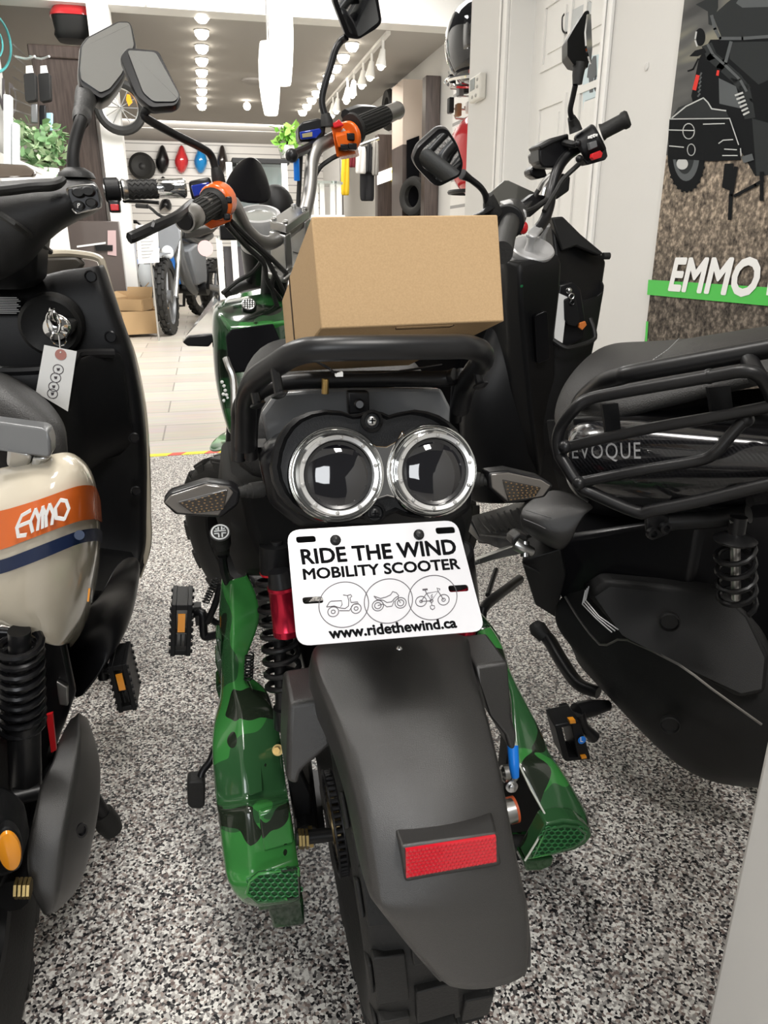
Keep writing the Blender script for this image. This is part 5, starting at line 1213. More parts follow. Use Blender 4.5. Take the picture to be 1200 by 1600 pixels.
for p in ((883, 698, .92), (905, 755, .896), (1108, 588, .80), (1166, 656, .775)): MB().ball(W(*p), .0098, 12, 8).build('weld_bead', M_STEELB, B)
for pl, y in (([(941, 632), (966, 630), (971, 678), (948, 682)], .90), ([(1107, 606), (1141, 602), (1146, 642), (1113, 648)], .81)): plate(pl, y, .006).build('rack_strap', M_BLACK, B)
# bracket with bolts, dark cross tube
MB().prism(PX([(1010, 806), (1028, 800), (1046, 808), (1046, 835), (1024, 844), (1012, 832)], .86), (0, .008, 0)).build('rack_bracket', M_STEELB, B, bevel=.002)
for a, b in ((1037, 823), (1017, 832)):
    MB().lathe([(.0085, 0), (.0085, -.007), (.005, -.008), (.0045, -.003), (.0005, -.003)], W(a, b, .855), (0, 1, 0), 14).build('rack_bolt', M_STEELB, B)
MB().tube(PX([(1044, 816, .87), (1110, 812, .84), (1170, 803, .80)], 1), .013, 12, 1).build('cross_tube', M_BLACK, B)
# shock absorber
sx_ = [W(1148, 812, .78), W(1150, 935, .80)]
MB().tube(sx_, .0065, 12, 1).build('damper_rod', M_ALU, B)
MB().lathe([(.026, 0), (.028, .003), (.02, .008), (.011, .012), (.011, .035)], W(1148, 846, .78), (0, 0, 1), 24).build('spring_seat', M_STEELB, B)
coil(W(1148, 850, .78), W(1152, 945, .80), .024, .004, 4.5).build('coil_spring', M_STEELB, B)
# inner dark body
MB().loft([[W(*p) for p in r] for r in ([(868, 845, 1.17), (920, 790, 1.17), (1020, 800, 1.15), (1010, 1010, 1.15), (872, 935, 1.18)], [(1100, 800, .98), (1250, 790, .98), (1300, 830, .98), (1280, 1050, .98), (1060, 1000, .98)])]).build('frame', M_BLACKS, B, bevel=.01)
MB().grid([PX(p, 1) for p in ([(858, 655, 1.2), (950, 650, 1.12), (1250, 640, .95)], [(868, 730, 1.2), (950, 740, 1.12), (1250, 740, .95)], [(885, 790, 1.2), (960, 800, 1.14), (1250, 800, 1.0)], [(875, 850, 1.22), (960, 850, 1.2), (1250, 850, 1.05)])]).build('under_seat_cover', M_BLACKS, B, solid=.01)
wheel(V((1.04, .78, .25)), (C_(.12), S_(.12), 0), .25, .13, B)
# passenger foot rest body and silver peg
fr = []
for pts in ([(865, 760, 1.13), (905, 778, 1.10), (935, 796, 1.06)], [(824, 786, 1.13), (862, 786, 1.09), (918, 802, 1.05)], [(812, 798, 1.11), (858, 808, 1.065), (905, 820, 1.05)], [(812, 818, 1.10), (862, 836, 1.055), (894, 844, 1.05)], [(820, 828, 1.11), (860, 852, 1.07), (880, 858, 1.08)], [(832, 832, 1.18), (858, 850, 1.18), (878, 856, 1.18)]): fr.append(PX(pts, 1))
MB().grid(fr).build('foot_rest_cover', M_FEND, B, solid=.006, subd=2)
gl = MB()
for p in ([(822, 797, 1.083), (848, 805, 1.062), (862, 809, 1.055)], [(818, 811, 1.083), (840, 820, 1.064), (852, 826, 1.052)]): gl.tube(PX(p, 1), .0009, 6, 3)
gl.build('cover_groove', mat('worn_grey_line', (.14, .14, .14), .5), B)
pg = MB().prism(PX([(738, 880, 1.17), (745, 875, 1.17), (780, 862, 1.15), (812, 850, 1.13), (826, 852, 1.12), (826, 866, 1.12), (812, 866, 1.13), (775, 874, 1.15), (741, 884, 1.17)], 1), (0, .018, -.004))
for k in range(4): pg.hexa(PX([(740+k*4, 883-k*.8, 1.165), (742+k*4, 882-k*.8, 1.165), (742+k*4, 876-k, 1.165), (740+k*4, 877-k, 1.165), (740+k*4, 883-k*.8, 1.18), (742+k*4, 882-k*.8, 1.18), (742+k*4, 876-k, 1.18), (740+k*4, 877-k, 1.18)], 1))
pg.build('foot_peg', M_ALU, B, bevel=.002)
pm = MB(); pm.tube(PX([(806, 850, 1.12), (820, 858, 1.11), (832, 862, 1.11)], 1), [.012, .011, .008], 12, 1); pm.cyl(W(820, 870, 1.105), W(820, 846, 1.115), .008, n=12); pm.build('peg_mount', M_ALU, B)
MB().prism(PX([(801, 842), (812, 833), (824, 837), (826, 846), (814, 850), (800, 852)], 1.13), (0, .03, 0)).build('peg_holder', M_FEND, B, bevel=.003)
lf = MB(); lf.prism(PX([(815, 878, 1.12), (842, 868, 1.11), (876, 858, 1.10), (884, 900, 1.12), (868, 965, 1.18), (836, 945, 1.18)], 1), (.05, .10, 0)); lf.prism(PX([(818, 881, 1.115), (842, 892, 1.11), (845, 897, 1.11), (822, 888, 1.115)], 1), (0, .01, 0))
lf.build('side_frame_cover', M_MATTE, B, bevel=.006)
# floor board and tunnel
fb = MB(); fb.prism(PX([(734, 806, 1.62), (800, 788, 1.75), (850, 770, 1.6), (836, 830, 1.30), (806, 840, 1.32), (748, 838, 1.52)], 1), (0, 0, -.02)); fb.build('floor_board', M_MATTE, B, bevel=.004)
ts = MB()
for k in range(7): ts.tube([W(748+k*10, 810-k*2.6, 1.60), W(768+k*9, 832-k*1.6, 1.42)], .003, 5, 1)
ts.build('tread_rib', M_MATTE, B)
MB().prism(PX([(733, 812, 1.6), (750, 842, 1.5), (804, 845, 1.32), (815, 860, 1.25), (790, 862, 1.30), (745, 845, 1.5), (730, 830, 1.6)], 1), (.02, .05, 0)).build('board_edge', M_BLACKS, B, bevel=.004)
# leg shield and steering column
ls = []
for pts, y in (([(772, 500), (790, 470), (850, 460), (905, 470), (948, 455), (943, 430)], 1.66), ([(752, 560), (790, 540), (850, 535), (900, 540), (932, 530), (936, 510)], 1.64),
               ([(733, 602), (780, 600), (830, 600), (880, 600), (910, 590), (925, 575)], 1.62), ([(722, 640), (770, 650), (830, 670), (880, 670), (910, 650), (920, 630)], 1.62), ([(722, 700), (775, 720), (840, 735), (880, 730), (905, 710), (915, 690)], 1.64), ([(735, 790), (790, 792), (850, 785), (880, 780), (900, 760), (910, 740)], 1.68)):
    r = [W(a, b, y-(.03 if 1 <= i <= 3 else 0)) for i, (a, b) in enumerate(pts)]; ls.append([r[0]+V((.01, .06, 0))]+r+[r[-1]+V((0, .08, 0))])
MB().grid(ls).build('leg_shield', M_BLACK, B, solid=.006, subd=2)
co = []
for l, m, r, y in (((786, 404), (812, 412), (872, 395), 1.54), ((790, 422), (812, 430), (878, 412), 1.535), ((790, 480), (815, 490), (876, 450), 1.55), ((795, 560), (822, 565), (868, 520), 1.58), ((800, 640), (830, 645), (868, 600), 1.60), ((812, 700), (840, 715), (864, 690), 1.62), ((822, 745), (845, 752), (862, 740), 1.66)):
    a, b, c = W(*l, y), W(*m, y-.035), W(*r, y); co.append([a+V((0, .1, 0)), a, b, c, c+V((.0, .1, 0))])
MB().loft(co).build('steering_cover', M_BLACK, B, bevel=.008, seg=3)
pl_ = PX(rpx([(832, 492, 1.525), (852, 484, 1.52), (856, 560, 1.555), (836, 568, 1.56)], 6), 1); MB().prism([p+V((0, -.012, 0)) for p in pl_], (0, .02, 0)).build('column_cap', M_BLACKS, B, bevel=.003)
MB().ball(W(815, 446, 1.508), (.004, .002, .005), 8, 6).build('green_dot', mat('green_dot', (.01, .15, .05), .4), B)
# right wing of the shield
wg = MB().prism(PX([(862, 340, 1.66), (882, 345, 1.68), (904, 372, 1.68), (942, 398, 1.68), (948, 410, 1.68), (941, 452, 1.68), (928, 500, 1.66), (920, 528, 1.64), (890, 538, 1.62), (868, 520, 1.62), (870, 420, 1.64)], 1), (0, .05, 0)); wg.build('shield_wing', M_BLACK, B, bevel=.008, seg=3)
MB().prism(PX([(862, 340), (880, 338), (908, 366), (944, 396), (936, 400), (900, 385), (878, 393)], 1.645), (0, .03, 0)).build('wing_top', M_MATTE, B, bevel=.004)
MB().prism(PX([(874, 445), (895, 440), (908, 452), (916, 505), (912, 530), (884, 544), (864, 530)], 1.60), (0, .06, 0)).build('pocket', M_BLACKS, B, bevel=.004)
MB().tube(PX([(862, 530, 1.585), (880, 542, 1.57), (892, 543, 1.57), (926, 532, 1.59), (929, 518, 1.60), (922, 498, 1.62)], 1), .0055, 8, 3).build('pocket_lip', M_MATTE, B)
MB().cyl(W(942, 400, 1.66), W(952, 400, 1.66), .008, n=14).build('wing_knob', M_RUB, B)
# handlebar clamp
cc = W(833, 386, 1.56); ca = V((.0, -.5, .86))
MB().lathe([(.046, -.018), (.048, -.014), (.048, -.003), (.0455, 0)], cc, ca, 40).build('clamp_disc', M_SILVER, B)
cl = MB()
for p in ((832, 368, 1.535), (852, 352, 1.60)):
    o = W(*p); cl.lathe([(.011, -.035), (.008, -.02), (.011, .0), (.011, .004)], o, ca, 18)
cl.hexa([W(*p) for p in ((822, 372, 1.53), (840, 372, 1.53), (859, 350, 1.61), (845, 350, 1.61), (821, 364, 1.53), (839, 366, 1.53), (857, 342, 1.61), (845, 341, 1.61))]); cl.build('bar_riser', M_SILVER, B, bevel=.003)
# right handlebar, switch, grip
MB().tube(PX([(838, 362, 1.57), (850, 345, 1.60), (858, 322, 1.62), (862, 298, 1.64), (870, 268, 1.65), (884, 246, 1.66), (902, 232, 1.66), (925, 220, 1.65)], 1), .0118, 16, 5).build('handlebar', M_STEELB, B)
sh = MB(); s0, s1 = W(906, 236, 1.63), W(938, 214, 1.61); sh.tube([s0, s0+(s1-s0)*.1, s0+(s1-s0)*.9, s1], [.028, .033, .033, .028], 22, 1); sh.prism(PX([(910, 248, 1.61), (946, 226, 1.59), (950, 244, 1.59), (946, 250, 1.59), (918, 258, 1.61)], 1), (0, .03, 0)); sh.build('switch_housing', M_BLACK, B, bevel=.002)
MB().prism(PX([(926, 240), (938, 235), (942, 239), (940, 246), (928, 250), (925, 246)], 1.575), (0, .012, 0)).build('red_button', M_REDP, B, bevel=.001)
MB().prism(PX([(921, 223), (932, 219), (934, 229), (923, 234)], 1.578), (0, .012, 0)).build('slide_switch', M_GREYP, B, bevel=.001)
mk = MB()
for k in range(3): mk.bb(W(921+k*4, 216-k*1.6, 1.577), W(923+k*4, 213-k*1.6, 1.585))
mk.build('switch_mark', M_PAPER, B)
g0, g1 = W(940, 207, 1.60), W(980, 186, 1.57); gd = (g1-g0).normalized(); MB().tube([g0, g0+gd*.006, g1-gd*.012, g1-gd*.008, g1, g1+gd*.004], [.018, .0155, .0155, .0178, .0178, .014], 22, 1).build('grip', M_RUB, B)
MB().prism(PX([(842, 226), (860, 216), (889, 208), (890, 230), (880, 262), (850, 262), (843, 254)], 1.66), (0, .05, 0)).build('brake_reservoir', M_BLACKS, B, bevel=.004)
MB().prism(PX([(842, 228), (862, 217), (888, 209), (889, 214), (865, 224), (846, 234)], 1.65), (0, .06, 0)).build('reservoir_lid', M_MATTE, B, bevel=.003)
ex = MB()
ex.prism(PX([(828, 266), (836, 258), (852, 262), (856, 276), (840, 280), (830, 274)], 1.72), (0, .04, 0)); ex.prism(PX([(858, 292), (880, 270), (892, 276), (890, 298), (870, 312), (858, 306)], 1.68), (0, .04, 0)); ex.prism(PX([(832, 240), (842, 236), (842, 256), (834, 254)], 1.7), (0, .03, 0)); ex.build('switch_cluster', M_BLACKS, B, bevel=.004)
hs = MB(); hs.tube(PX([(862, 272, 1.66), (850, 284, 1.67), (842, 296, 1.68)], 1), .006, 8, 3); hs.tube(PX([(862, 278, 1.65), (852, 292, 1.66), (848, 306, 1.66)], 1), .006, 8, 3); hs.build('brake_line', M_ALU, B)
cbm = MB()
for pts in ([(842, 296, 1.68), (832, 312, 1.68), (820, 330, 1.64)], [(905, 256, 1.62), (880, 280, 1.62), (868, 300, 1.62), (850, 330, 1.6)], [(790, 345, 1.5), (810, 335, 1.55), (835, 325, 1.6), (855, 312, 1.62)]): cbm.tube(PX(pts, 1), .0055, 8, 5)
cbm.build('cable', M_RUB, B)
lv = MB(); lv.tube(PX([(880, 222, 1.66), (896, 226, 1.64), (906, 222, 1.63)], 1), .008, 8, 3); lv.ball(W(905, 248, 1.60), .008, 10, 6); lv.ball(W(903, 224, 1.60), .007, 10, 6); lv.build('lever_clamp', M_STEELB, B)
# right mirror seen edge on
mr = PX(rpx([(891, 60, 1.55), (902, 41, 1.55), (919, 14, 1.56), (925, 13, 1.58), (929, 46, 1.60), (928, 78, 1.60), (923, 104, 1.59), (900, 98, 1.555), (891, 85, 1.55)], 2.5), 1)
MB().prism([p+V((0, .012, 0)) for p in mr], (.012, .05, 0)).build('mirror', M_BLACK, B, bevel=.005, seg=3)
go_, gn_ = W(920, 60, 1.548), V((.5, -1.3, .05)).normalized()
MB().prism([WP(a, b, go_, gn_) for a, b in ((919, 22), (923.5, 22), (925.5, 76), (923.5, 100), (917, 76), (915.5, 50))], -gn_*.004).build('mirror_glass', M_MIRROR, B)
MB().tube(PX([(902, 132, 1.58), (903, 118, 1.58), (906, 98, 1.58)], 1), [.0095, .0115, .0135], 16, 1).build('mirror_boot', M_RUB, B)
MB().tube(PX([(899, 133, 1.58), (895, 152, 1.59), (891, 172, 1.60), (894, 186, 1.61), (898, 196, 1.62)], 1), .0058, 10, 5).build('mirror_stem', M_STEELB, B)
MB().tube(PX([(893, 184, 1.61), (897, 194, 1.62), (900, 206, 1.62)], 1), [.0085, .012, .014], 14, 1).build('mirror_base', M_RUB, B)
# left mirror, switch, grip, windscreen
mirror(rpx([(644, 248), (652, 230), (686, 199), (700, 201), (716, 226), (725, 256), (720, 276), (686, 293), (676, 289), (650, 262)], 6), rpx([(653, 246), (660, 232), (690, 206), (700, 210), (713, 230), (721, 258), (716, 272), (690, 284), (678, 278), (658, 258)], 5), 1.33, .035, B, m=M_BLACKS, refl=(.25, -.75, -.55))
MB().tube(PX([(722, 272, 1.36), (735, 280, 1.37), (750, 292, 1.38), (758, 304, 1.39), (762, 318, 1.40)], 1), [.009, .0058, .0058, .0058, .008], 10, 4).build('mirror_stem', M_STEELB, B)
MB().tube(PX([(763, 305, 1.395), (766, 318, 1.40), (770, 334, 1.41)], 1), [.009, .014, .018], 16, 1).build('mirror_base', M_RUB, B)
MB().tube([W(800, 340, 1.47), W(789, 372, 1.22), W(784, 395, 1.12)], [.018, .0172, .0172], 22, 1).build('grip', M_RUB, B)
sh = MB(); sh.tube([W(792, 348, 1.40), W(800, 335, 1.50)], [.032, .03], 22, 1); sh.prism(PX([(768, 340, 1.42), (800, 328, 1.44), (818, 345, 1.46), (816, 368, 1.46), (800, 360, 1.44), (776, 352, 1.42)], 1), (0, .04, 0)); sh.build('switch_housing', M_BLACK, B, bevel=.003)
sb = MB(); sb.prism(PX([(786, 318), (802, 314), (804, 324), (790, 327)], 1.41), (0, .02, .005)); sb.prism(PX([(811, 332), (822, 328), (824, 340), (814, 343)], 1.42), (0, .02, .005)); sb.build('switch_button', M_SILVER, B, bevel=.002)
MB().ball(W(818, 356, 1.44), (.009, .009, .012), 12, 8).build('start_button', M_REDP, B)
bl2 = MB(); bl2.tube(PX([(762, 330, 1.40), (757, 350, 1.41), (752, 370, 1.42)], 1), .008, 8, 2); bl2.tube(PX([(770, 322, 1.40), (750, 335, 1.36), (720, 345, 1.32), (705, 350, 1.30)], 1), [.008, .007, .006, .006], 8, 3, sq=.6); bl2.build('brake_lever', M_STEELB, B)
MB().prism(PX([(765, 302, 1.72), (788, 282, 1.76), (795, 282, 1.76), (852, 308, 1.74), (838, 330, 1.68), (818, 342, 1.66), (790, 332, 1.68)], 1), (0, .006, 0)).build('windscreen', mat('smoke_screen', (.05, .05, .045), .2), B, bevel=.002)
MB().prism(PX([(816, 316, 1.66), (836, 302, 1.68), (852, 308, 1.70), (852, 320, 1.68), (828, 340, 1.64)], 1), (0, .03, 0)).build('display', M_BLACKS, B, bevel=.003)
# large side cover
scv = []
for pts in ([(884, 926, 1.17), (912, 918, 1.14), (946, 898, 1.10), (1100, 915, .98), (1138, 922, .955), (1200, 985, .92)],
            [(870, 935, 1.16), (905, 945, 1.12), (950, 935, 1.075), (1090, 950, .95), (1140, 970, .92), (1210, 1020, .88)],
            [(862, 958, 1.15), (900, 985, 1.10), (955, 990, 1.05), (1070, 1010, .94), (1145, 1050, .88), (1230, 1080, .84)],
            [(868, 985, 1.14), (910, 1020, 1.08), (960, 1035, 1.03), (1060, 1070, .93), (1140, 1120, .86), (1235, 1140, .82)],
            [(890, 1006, 1.11), (930, 1055, 1.05), (975, 1085, 1.0), (1060, 1130, .92), (1130, 1180, .86), (1235, 1190, .82)],
            [(898, 1035, 1.11), (940, 1078, 1.05), (985, 1128, .99), (1045, 1188, .93), (1110, 1226, .88), (1235, 1228, .82)],
            [(905, 1040, 1.15), (945, 1082, 1.10), (990, 1132, 1.04), (1050, 1192, .98), (1112, 1231, .93), (1235, 1236, .87)]): scv.append(PX(pts, 1))
MB().grid(scv).build('side_cover', M_MATTE, B, solid=.006, subd=2)
rc = PX([(914, 925, 1.10), (946, 902, 1.075), (1100, 917, .955), (1136, 924, .93), (1162, 955, .90), (1198, 1018, .865), (1192, 1075, .85), (1150, 1085, .86), (1060, 1034, .915), (978, 996, .995), (968, 985, 1.0)], 1)
MB().prism([p+V((-.004, -.016, 0)) for p in rc], (.01, .045, 0)).build('raised_cover', M_MATTE, B, bevel=.014, seg=4)
ln_ = MB(); ln_.tube(PX([(883, 932, 1.13), (905, 968, 1.09), (937, 1007, 1.045), (958, 1003, 1.02), (980, 1000, .985), (1060, 1038, .895), (1110, 1075, .86), (1190, 1132, .81)], 1), .0022, 6, 2); ln_.build('cover_seam', M_GUN, B)
lns = MB()
for k in range(3): lns.tube(PX([(920-k*2.5, 916+k*3, 1.07), (915-k*2.5, 938+k*3, 1.062), (936-k*2, 963+k*2, 1.02), (966-k*5, 984+k*2, .985)], 1), .0013, 6, 1)
lns.build('silver_line', M_SILVER, B)
for a, b, y in ((1046, 972, .925), (1047, 1133, .905)): MB().lathe([(.0165, .006), (.0165, -.002), (.0145, -.003), (.013, .001), (.0005, .001)], W(a, b, y), (.6, 1, 0), 24).build('cover_screw', M_MATTE, B)
# stand, crank and pedal
MB().tube(PX([(842, 985, 1.27), (858, 1000, 1.25), (877, 1032, 1.2), (903, 1068, 1.14), (935, 1082, 1.10)], 1), [.0125, .0145, .0145, .0135, .012], 14, 5).build('side_stand', M_STEELB, B)
MB().tube(PX([(834, 974, 1.285), (840, 982, 1.275), (852, 995, 1.26)], 1), [.012, .019, .016], 14, 2).build('stand_foot', M_RUB, B)
ck = MB(); ck.tube(PX([(950, 1102, 1.06), (925, 1106, 1.05), (900, 1112, 1.04)], 1), [.01, .016, .016], 14, 1); ck.tube(PX([(903, 1114, 1.035), (912, 1135, 1.03), (928, 1152, 1.03)], 1), [.014, .009, .012], 12, 3); ck.build('crank_arm', M_STEELB, B)
pe = MB()
def pz(l, d=.05, y=.99): pe.prism(PX(l, y), (.004, d, 0))
pz([(867, 1134), (905, 1126), (907, 1131), (870, 1139)]); pz([(880, 1186), (922, 1182), (923, 1187), (884, 1190)]); pz([(892, 1130), (906, 1127), (923, 1184), (904, 1188)], .06); pz([(868, 1137), (878, 1136), (890, 1186), (881, 1188)], .05)
pe.build('pedal', M_BLACK, B, bevel=.002)
sk = MB().lathe([(.0075, 0), (.0075, -.0015), (.0005, -.002)], W(909, 1156, .987), (0, 1, 0), 22); S_k = sk.build('round_sticker', M_BLUE, B)
text_mesh('L', [W(907, 1152, .984), W(911, 1152, .984), W(911, 1159, .984), W(907, 1159, .984)], 0, .02).build('sticker_letter', M_PAPER, S_k)
MB().prism(PX([(890, 1126), (899, 1125), (900, 1130), (891, 1131)], .985), (0, .01, 0)).build('reflector', M_AMBER, B)
MB().prism(PX([(908, 1182), (916, 1181), (917, 1185), (909, 1186)], .985), (0, .01, 0)).build('reflector', M_AMBER, B)
# front wheel and fork
fw = V((.62, 2.18, .25)); wheel(fw, (C_(.35), S_(.35), 0), .25, .12, B, 'front_tire')
fk = MB()
for s in (-.08, .08): fk.tube([fw+V((s, s*.36, 0)), V((.67+s, 1.92+s*.36, .7))], .018, 10, 1)
fk.build('front_fork', M_STEELB, B)
MB().grid([[V((.66+s*.17, 1.76+.1*(1-abs(s))+y, z)) for s in (-1, -.5, 0, .5, 1)] for y, z in ((-.02, .98), (.04, .8), (.08, .6), (.04, .5))]).build('front_shield', M_BLACKS, B, solid=.01, subd=2)
MB().tube([V((.67, 1.92, .7)), V((.72, 1.62, 1.0))], .03, 12, 1).build('steering_stem', M_BLACK, B)
# key fob and paper tag in the pocket
F_ = thing('key_fob', 'black remote key fob with orange tab hanging in the black scooter pocket', 'key fob', W(895, 490, 1.585))
fp_ = PX(rpx([(882, 468), (892, 464), (900, 466), (907, 502), (900, 511), (888, 508), (883, 500)], 3), 1.58); MB().prism(fp_, (0, .01, 0)).build('fob_body', M_BLACK, F_, bevel=.002)
MB().tube(circ(W(894, 473, 1.577), .005, 16, (0, 1, 0)), .0015, 6, 1, closed=True).build('fob_hole', M_BLACKS, F_)
MB().prism(PX([(906, 505), (915, 502), (917, 508), (910, 516), (905, 512)], 1.579), (0, .008, 0)).build('orange_tab', mat('orange_tab', (.55, .16, .03), .5), F_, bevel=.001)
rg = MB(); rg.tube(circ(W(893, 463, 1.578), .006, 18, (0, 1, 0)), .0014, 6, 1, closed=True); rg.ball(W(889, 454, 1.577), .007, 12, 8); rg.build('key_ring', M_ALU, F_)
T2 = MB().prism(PX([(873, 458), (887, 464), (879, 536), (865, 528)], 1.585), (0, .0012, 0)).build('paper_tag', M_PAPER)
tag(T2, 'blank white paper tag standing in the pocket of the black scooter', 'tag')
# ================================================================== BANNER ON THE RIGHT WALL
XB = XW-.014
BN = thing('banner', 'tall printed banner with a dark motorbike photo on the right wall', 'banner', (XB, 1.7, .25))
yb0 = W(1010, 520, x=XB).y+.005; yb1 = 1.0
def bq(y): return [V((XB, yb0, 0)), V((XB, yb1, 0))]
zg = W(1045, 242, x=XB).z
MB().bb((XB, yb1, .25), (XB+.012, yb0, 2.0)).build('banner_sheet', M_GRAVEL, BN)
MB().bb((XB-.001, yb1, zg), (XB, yb0, 2.0)).build('street_print', M_STREET, BN)
lay = [0]
def bpoly(pts, name, m, l=None):
    lay[0] += 1; k = .0012+.00004*lay[0] if l is None else l
    return MB().prism([W(a, b, x=XB-k) for a, b in pts], (.0001, 0, 0)).build(name, m, BN)
def bline(pts, w, name, m):
    lay[0] += 1; k = .0012+.00004*lay[0]; mb = MB()
    for p, q in zip(pts, pts[1:]):
        d = V((q[0]-p[0], q[1]-p[1])); d.normalize(); n = V((-d.y, d.x))*w/2; e = d*w*.3
        mb.prism([W(c.x, c.y, x=XB-k) for c in (V(p)-e+n, V(q)+e+n, V(q)+e-n, V(p)-e-n)], (.00005, 0, 0))
    return mb.build(name, m, BN)
def bell(cx, cy, rx, ry, n=28, a0=0, a1=6.2832): return [(cx+rx*C_(a0+(a1-a0)*i/n), cy+ry*S_(a0+(a1-a0)*i/n)) for i in range(n)]
PK, PD, PG, PL_, PRD = [mat('print_'+n_, c_, .8, spec=.1) for n_, c_ in (('black', (.009, .010, .011)), ('dark_grey', (.03, .033, .034)), ('grey', (.1, .108, .112)), ('light', (.5, .51, .5)), ('red', (.65, .05, .04)))]
bpoly([(1087, 7), (1122, -10), (1122, 12), (1112, 40), (1107, 38), (1106, 18)], 'printed_grab_handle', PD)
bpoly([(1114, 24), (1135, 5), (1160, -15), (1230, -25), (1230, 60), (1128, 60)], 'printed_seat', PD)
bpoly([(1150, 5), (1160, 12), (1225, 10), (1230, -20), (1160, -10)], 'printed_seat_light', PG)
bpoly([(1092, 92), (1110, 62), (1200, 60), (1230, 70), (1230, 270), (1180, 275), (1160, 240), (1110, 190), (1088, 180), (1080, 150)], 'printed_frame_shadow', PK)
bpoly([(1142, 66), (1230, 64), (1230, 112), (1185, 132), (1140, 92)], 'printed_side_panel', PD)
bpoly([(1123, 122), (1150, 135), (1160, 170), (1124, 162)], 'printed_battery_box', PG)
bpoly([(1175, 185), (1230, 200), (1230, 270), (1182, 275)], 'printed_lower_body', PD)
bline([(1112, 25), (1117, 45), (1125, 60), (1160, 60), (1230, 55)], 5, 'printed_rear_tube', PG)
bline([(1106, 74), (1112, 88), (1128, 102), (1150, 122), (1163, 138), (1168, 160), (1171, 180)], 17, 'printed_main_tube', PD)
bline([(1106, 70), (1114, 85), (1132, 101), (1156, 124), (1166, 142)], 4, 'printed_tube_shine', PG)
bline([(1142, 66), (1134, 96)], 5, 'printed_strut', PG)
bpoly(bell(1094, 58, 8, 14), 'printed_tail_lamp', PK); bline([(1088, 50), (1086, 62), (1089, 72)], 2.5, 'printed_lamp_shine', PL_)
bpoly([(1077, 88), (1086, 79), (1100, 75), (1104, 82), (1090, 88)], 'printed_mudflap', PK); bline([(1091, 92), (1083, 108), (1075, 111)], 2.5, 'printed_plate_stay', PK)
for k in range(6): bline([(1088+k*-.3+6-k*.4, 118+k*6.5), (1096-k*.5, 114+k*6.5)], 2.6, 'printed_spring', PG)
bline([(1090, 119), (1085, 139)], 6, 'printed_red_damper', PRD); bline([(1122, 111), (1121, 117)], 4, 'printed_red_mark', PRD)
bpoly(bell(1072, 243, 29, 56), 'printed_tyre', PK); bpoly(bell(1072, 240, 21, 43), 'printed_tyre_wall', PG); bpoly(bell(1070, 240, 15, 32), 'printed_rim', PD); bpoly(bell(1066, 256, 9, 9), 'printed_hub', PL_)
for k in range(11):
    a = .1+k*.24; bline([(1072+26*C_(a), 243+50*S_(a)), (1072+29.5*C_(a), 243+57*S_(a))], 4, 'printed_tread', PK)
bpoly([(1049, 184), (1060, 168), (1100, 152), (1110, 168), (1134, 172), (1140, 185)], 'printed_cover_top', PD)
bline([(1050, 184), (1072, 166), (1099, 153), (1106, 160), (1112, 170), (1134, 173)], 2, 'printed_cover_edge', PL_)
bpoly([(1046, 186), (1140, 185), (1152, 215), (1158, 250), (1110, 252), (1075, 249), (1047, 249), (1044, 215)], 'printed_drive_cover', PK)
bline([(1047, 186), (1140, 185), (1154, 226)], 1.6, 'printed_cover_line', PL_); bline([(1157, 232), (1158, 243)], 1.6, 'printed_cover_line', PL_)
for (cx, cy, rx, ry) in ((1076, 205, 9, 12), (1080, 234, 6, 9)): bline(bell(cx, cy, rx, ry, 18)+[(cx+rx, cy)], 1.4, 'printed_badge', PL_)
for l in ([(1044, 203), (1085, 204)], [(1046, 228), (1068, 230)], [(1099, 194), (1132, 193)], [(1123, 224), (1130, 219), (1145, 218)], [(1132, 233), (1151, 234)], [(1129, 243), (1152, 243)]): bline(l, 1.6, 'printed_cover_line', PL_)
for k in range(6): bline([(1149+k*2.6, 149+k*6), (1160+k*2, 145+k*6)], 3, 'printed_silver_spring', PL_)
bpoly([(1132, 256), (1146, 255), (1147, 300), (1128, 293)], 'printed_pedal', PK); bpoly([(1158, 245), (1175, 240), (1178, 250), (1162, 255)], 'printed_foot_peg', PG)
bline([(1150, 262), (1142, 305), (1140, 342)], 6, 'printed_stand', PK); bline([(1148, 306), (1180, 289), (1192, 282)], 5, 'printed_stand_bar', PK); bline([(1190, 270), (1190, 312)], 6, 'printed_stand', PK)
def wpl(px, py, k): return W(px, py, x=XB-k)
a, b, c, d = wpl(1013, 437, .003), wpl(1200, 449, .003), wpl(1200, 478, .003), wpl(1011, 460.5, .003)
def ext(p, q): return q+(q-p)*.6
MB().prism([a, ext(a, b), ext(d, c), d], (.0005, 0, 0)).build('green_stripe', M_GREENB, BN)
bpoly([(1009.5, 502), (1013, 502.5), (1011, 534), (1007.5, 534)], 'green_line', M_GREENB, .003)
text_mesh('EMMO', [wpl(1050, 404, .0045), wpl(1188, 404, .0045), wpl(1183, 463, .0045), wpl(1045, 453, .0045)], 0, .034, shear=.22).build('lettering', M_PAPER, BN)
bpoly([(1200, 440), (1206, 408), (1216, 409), (1207, 463), (1197, 461)], 'lettering_stroke', M_PAPER, .0045)
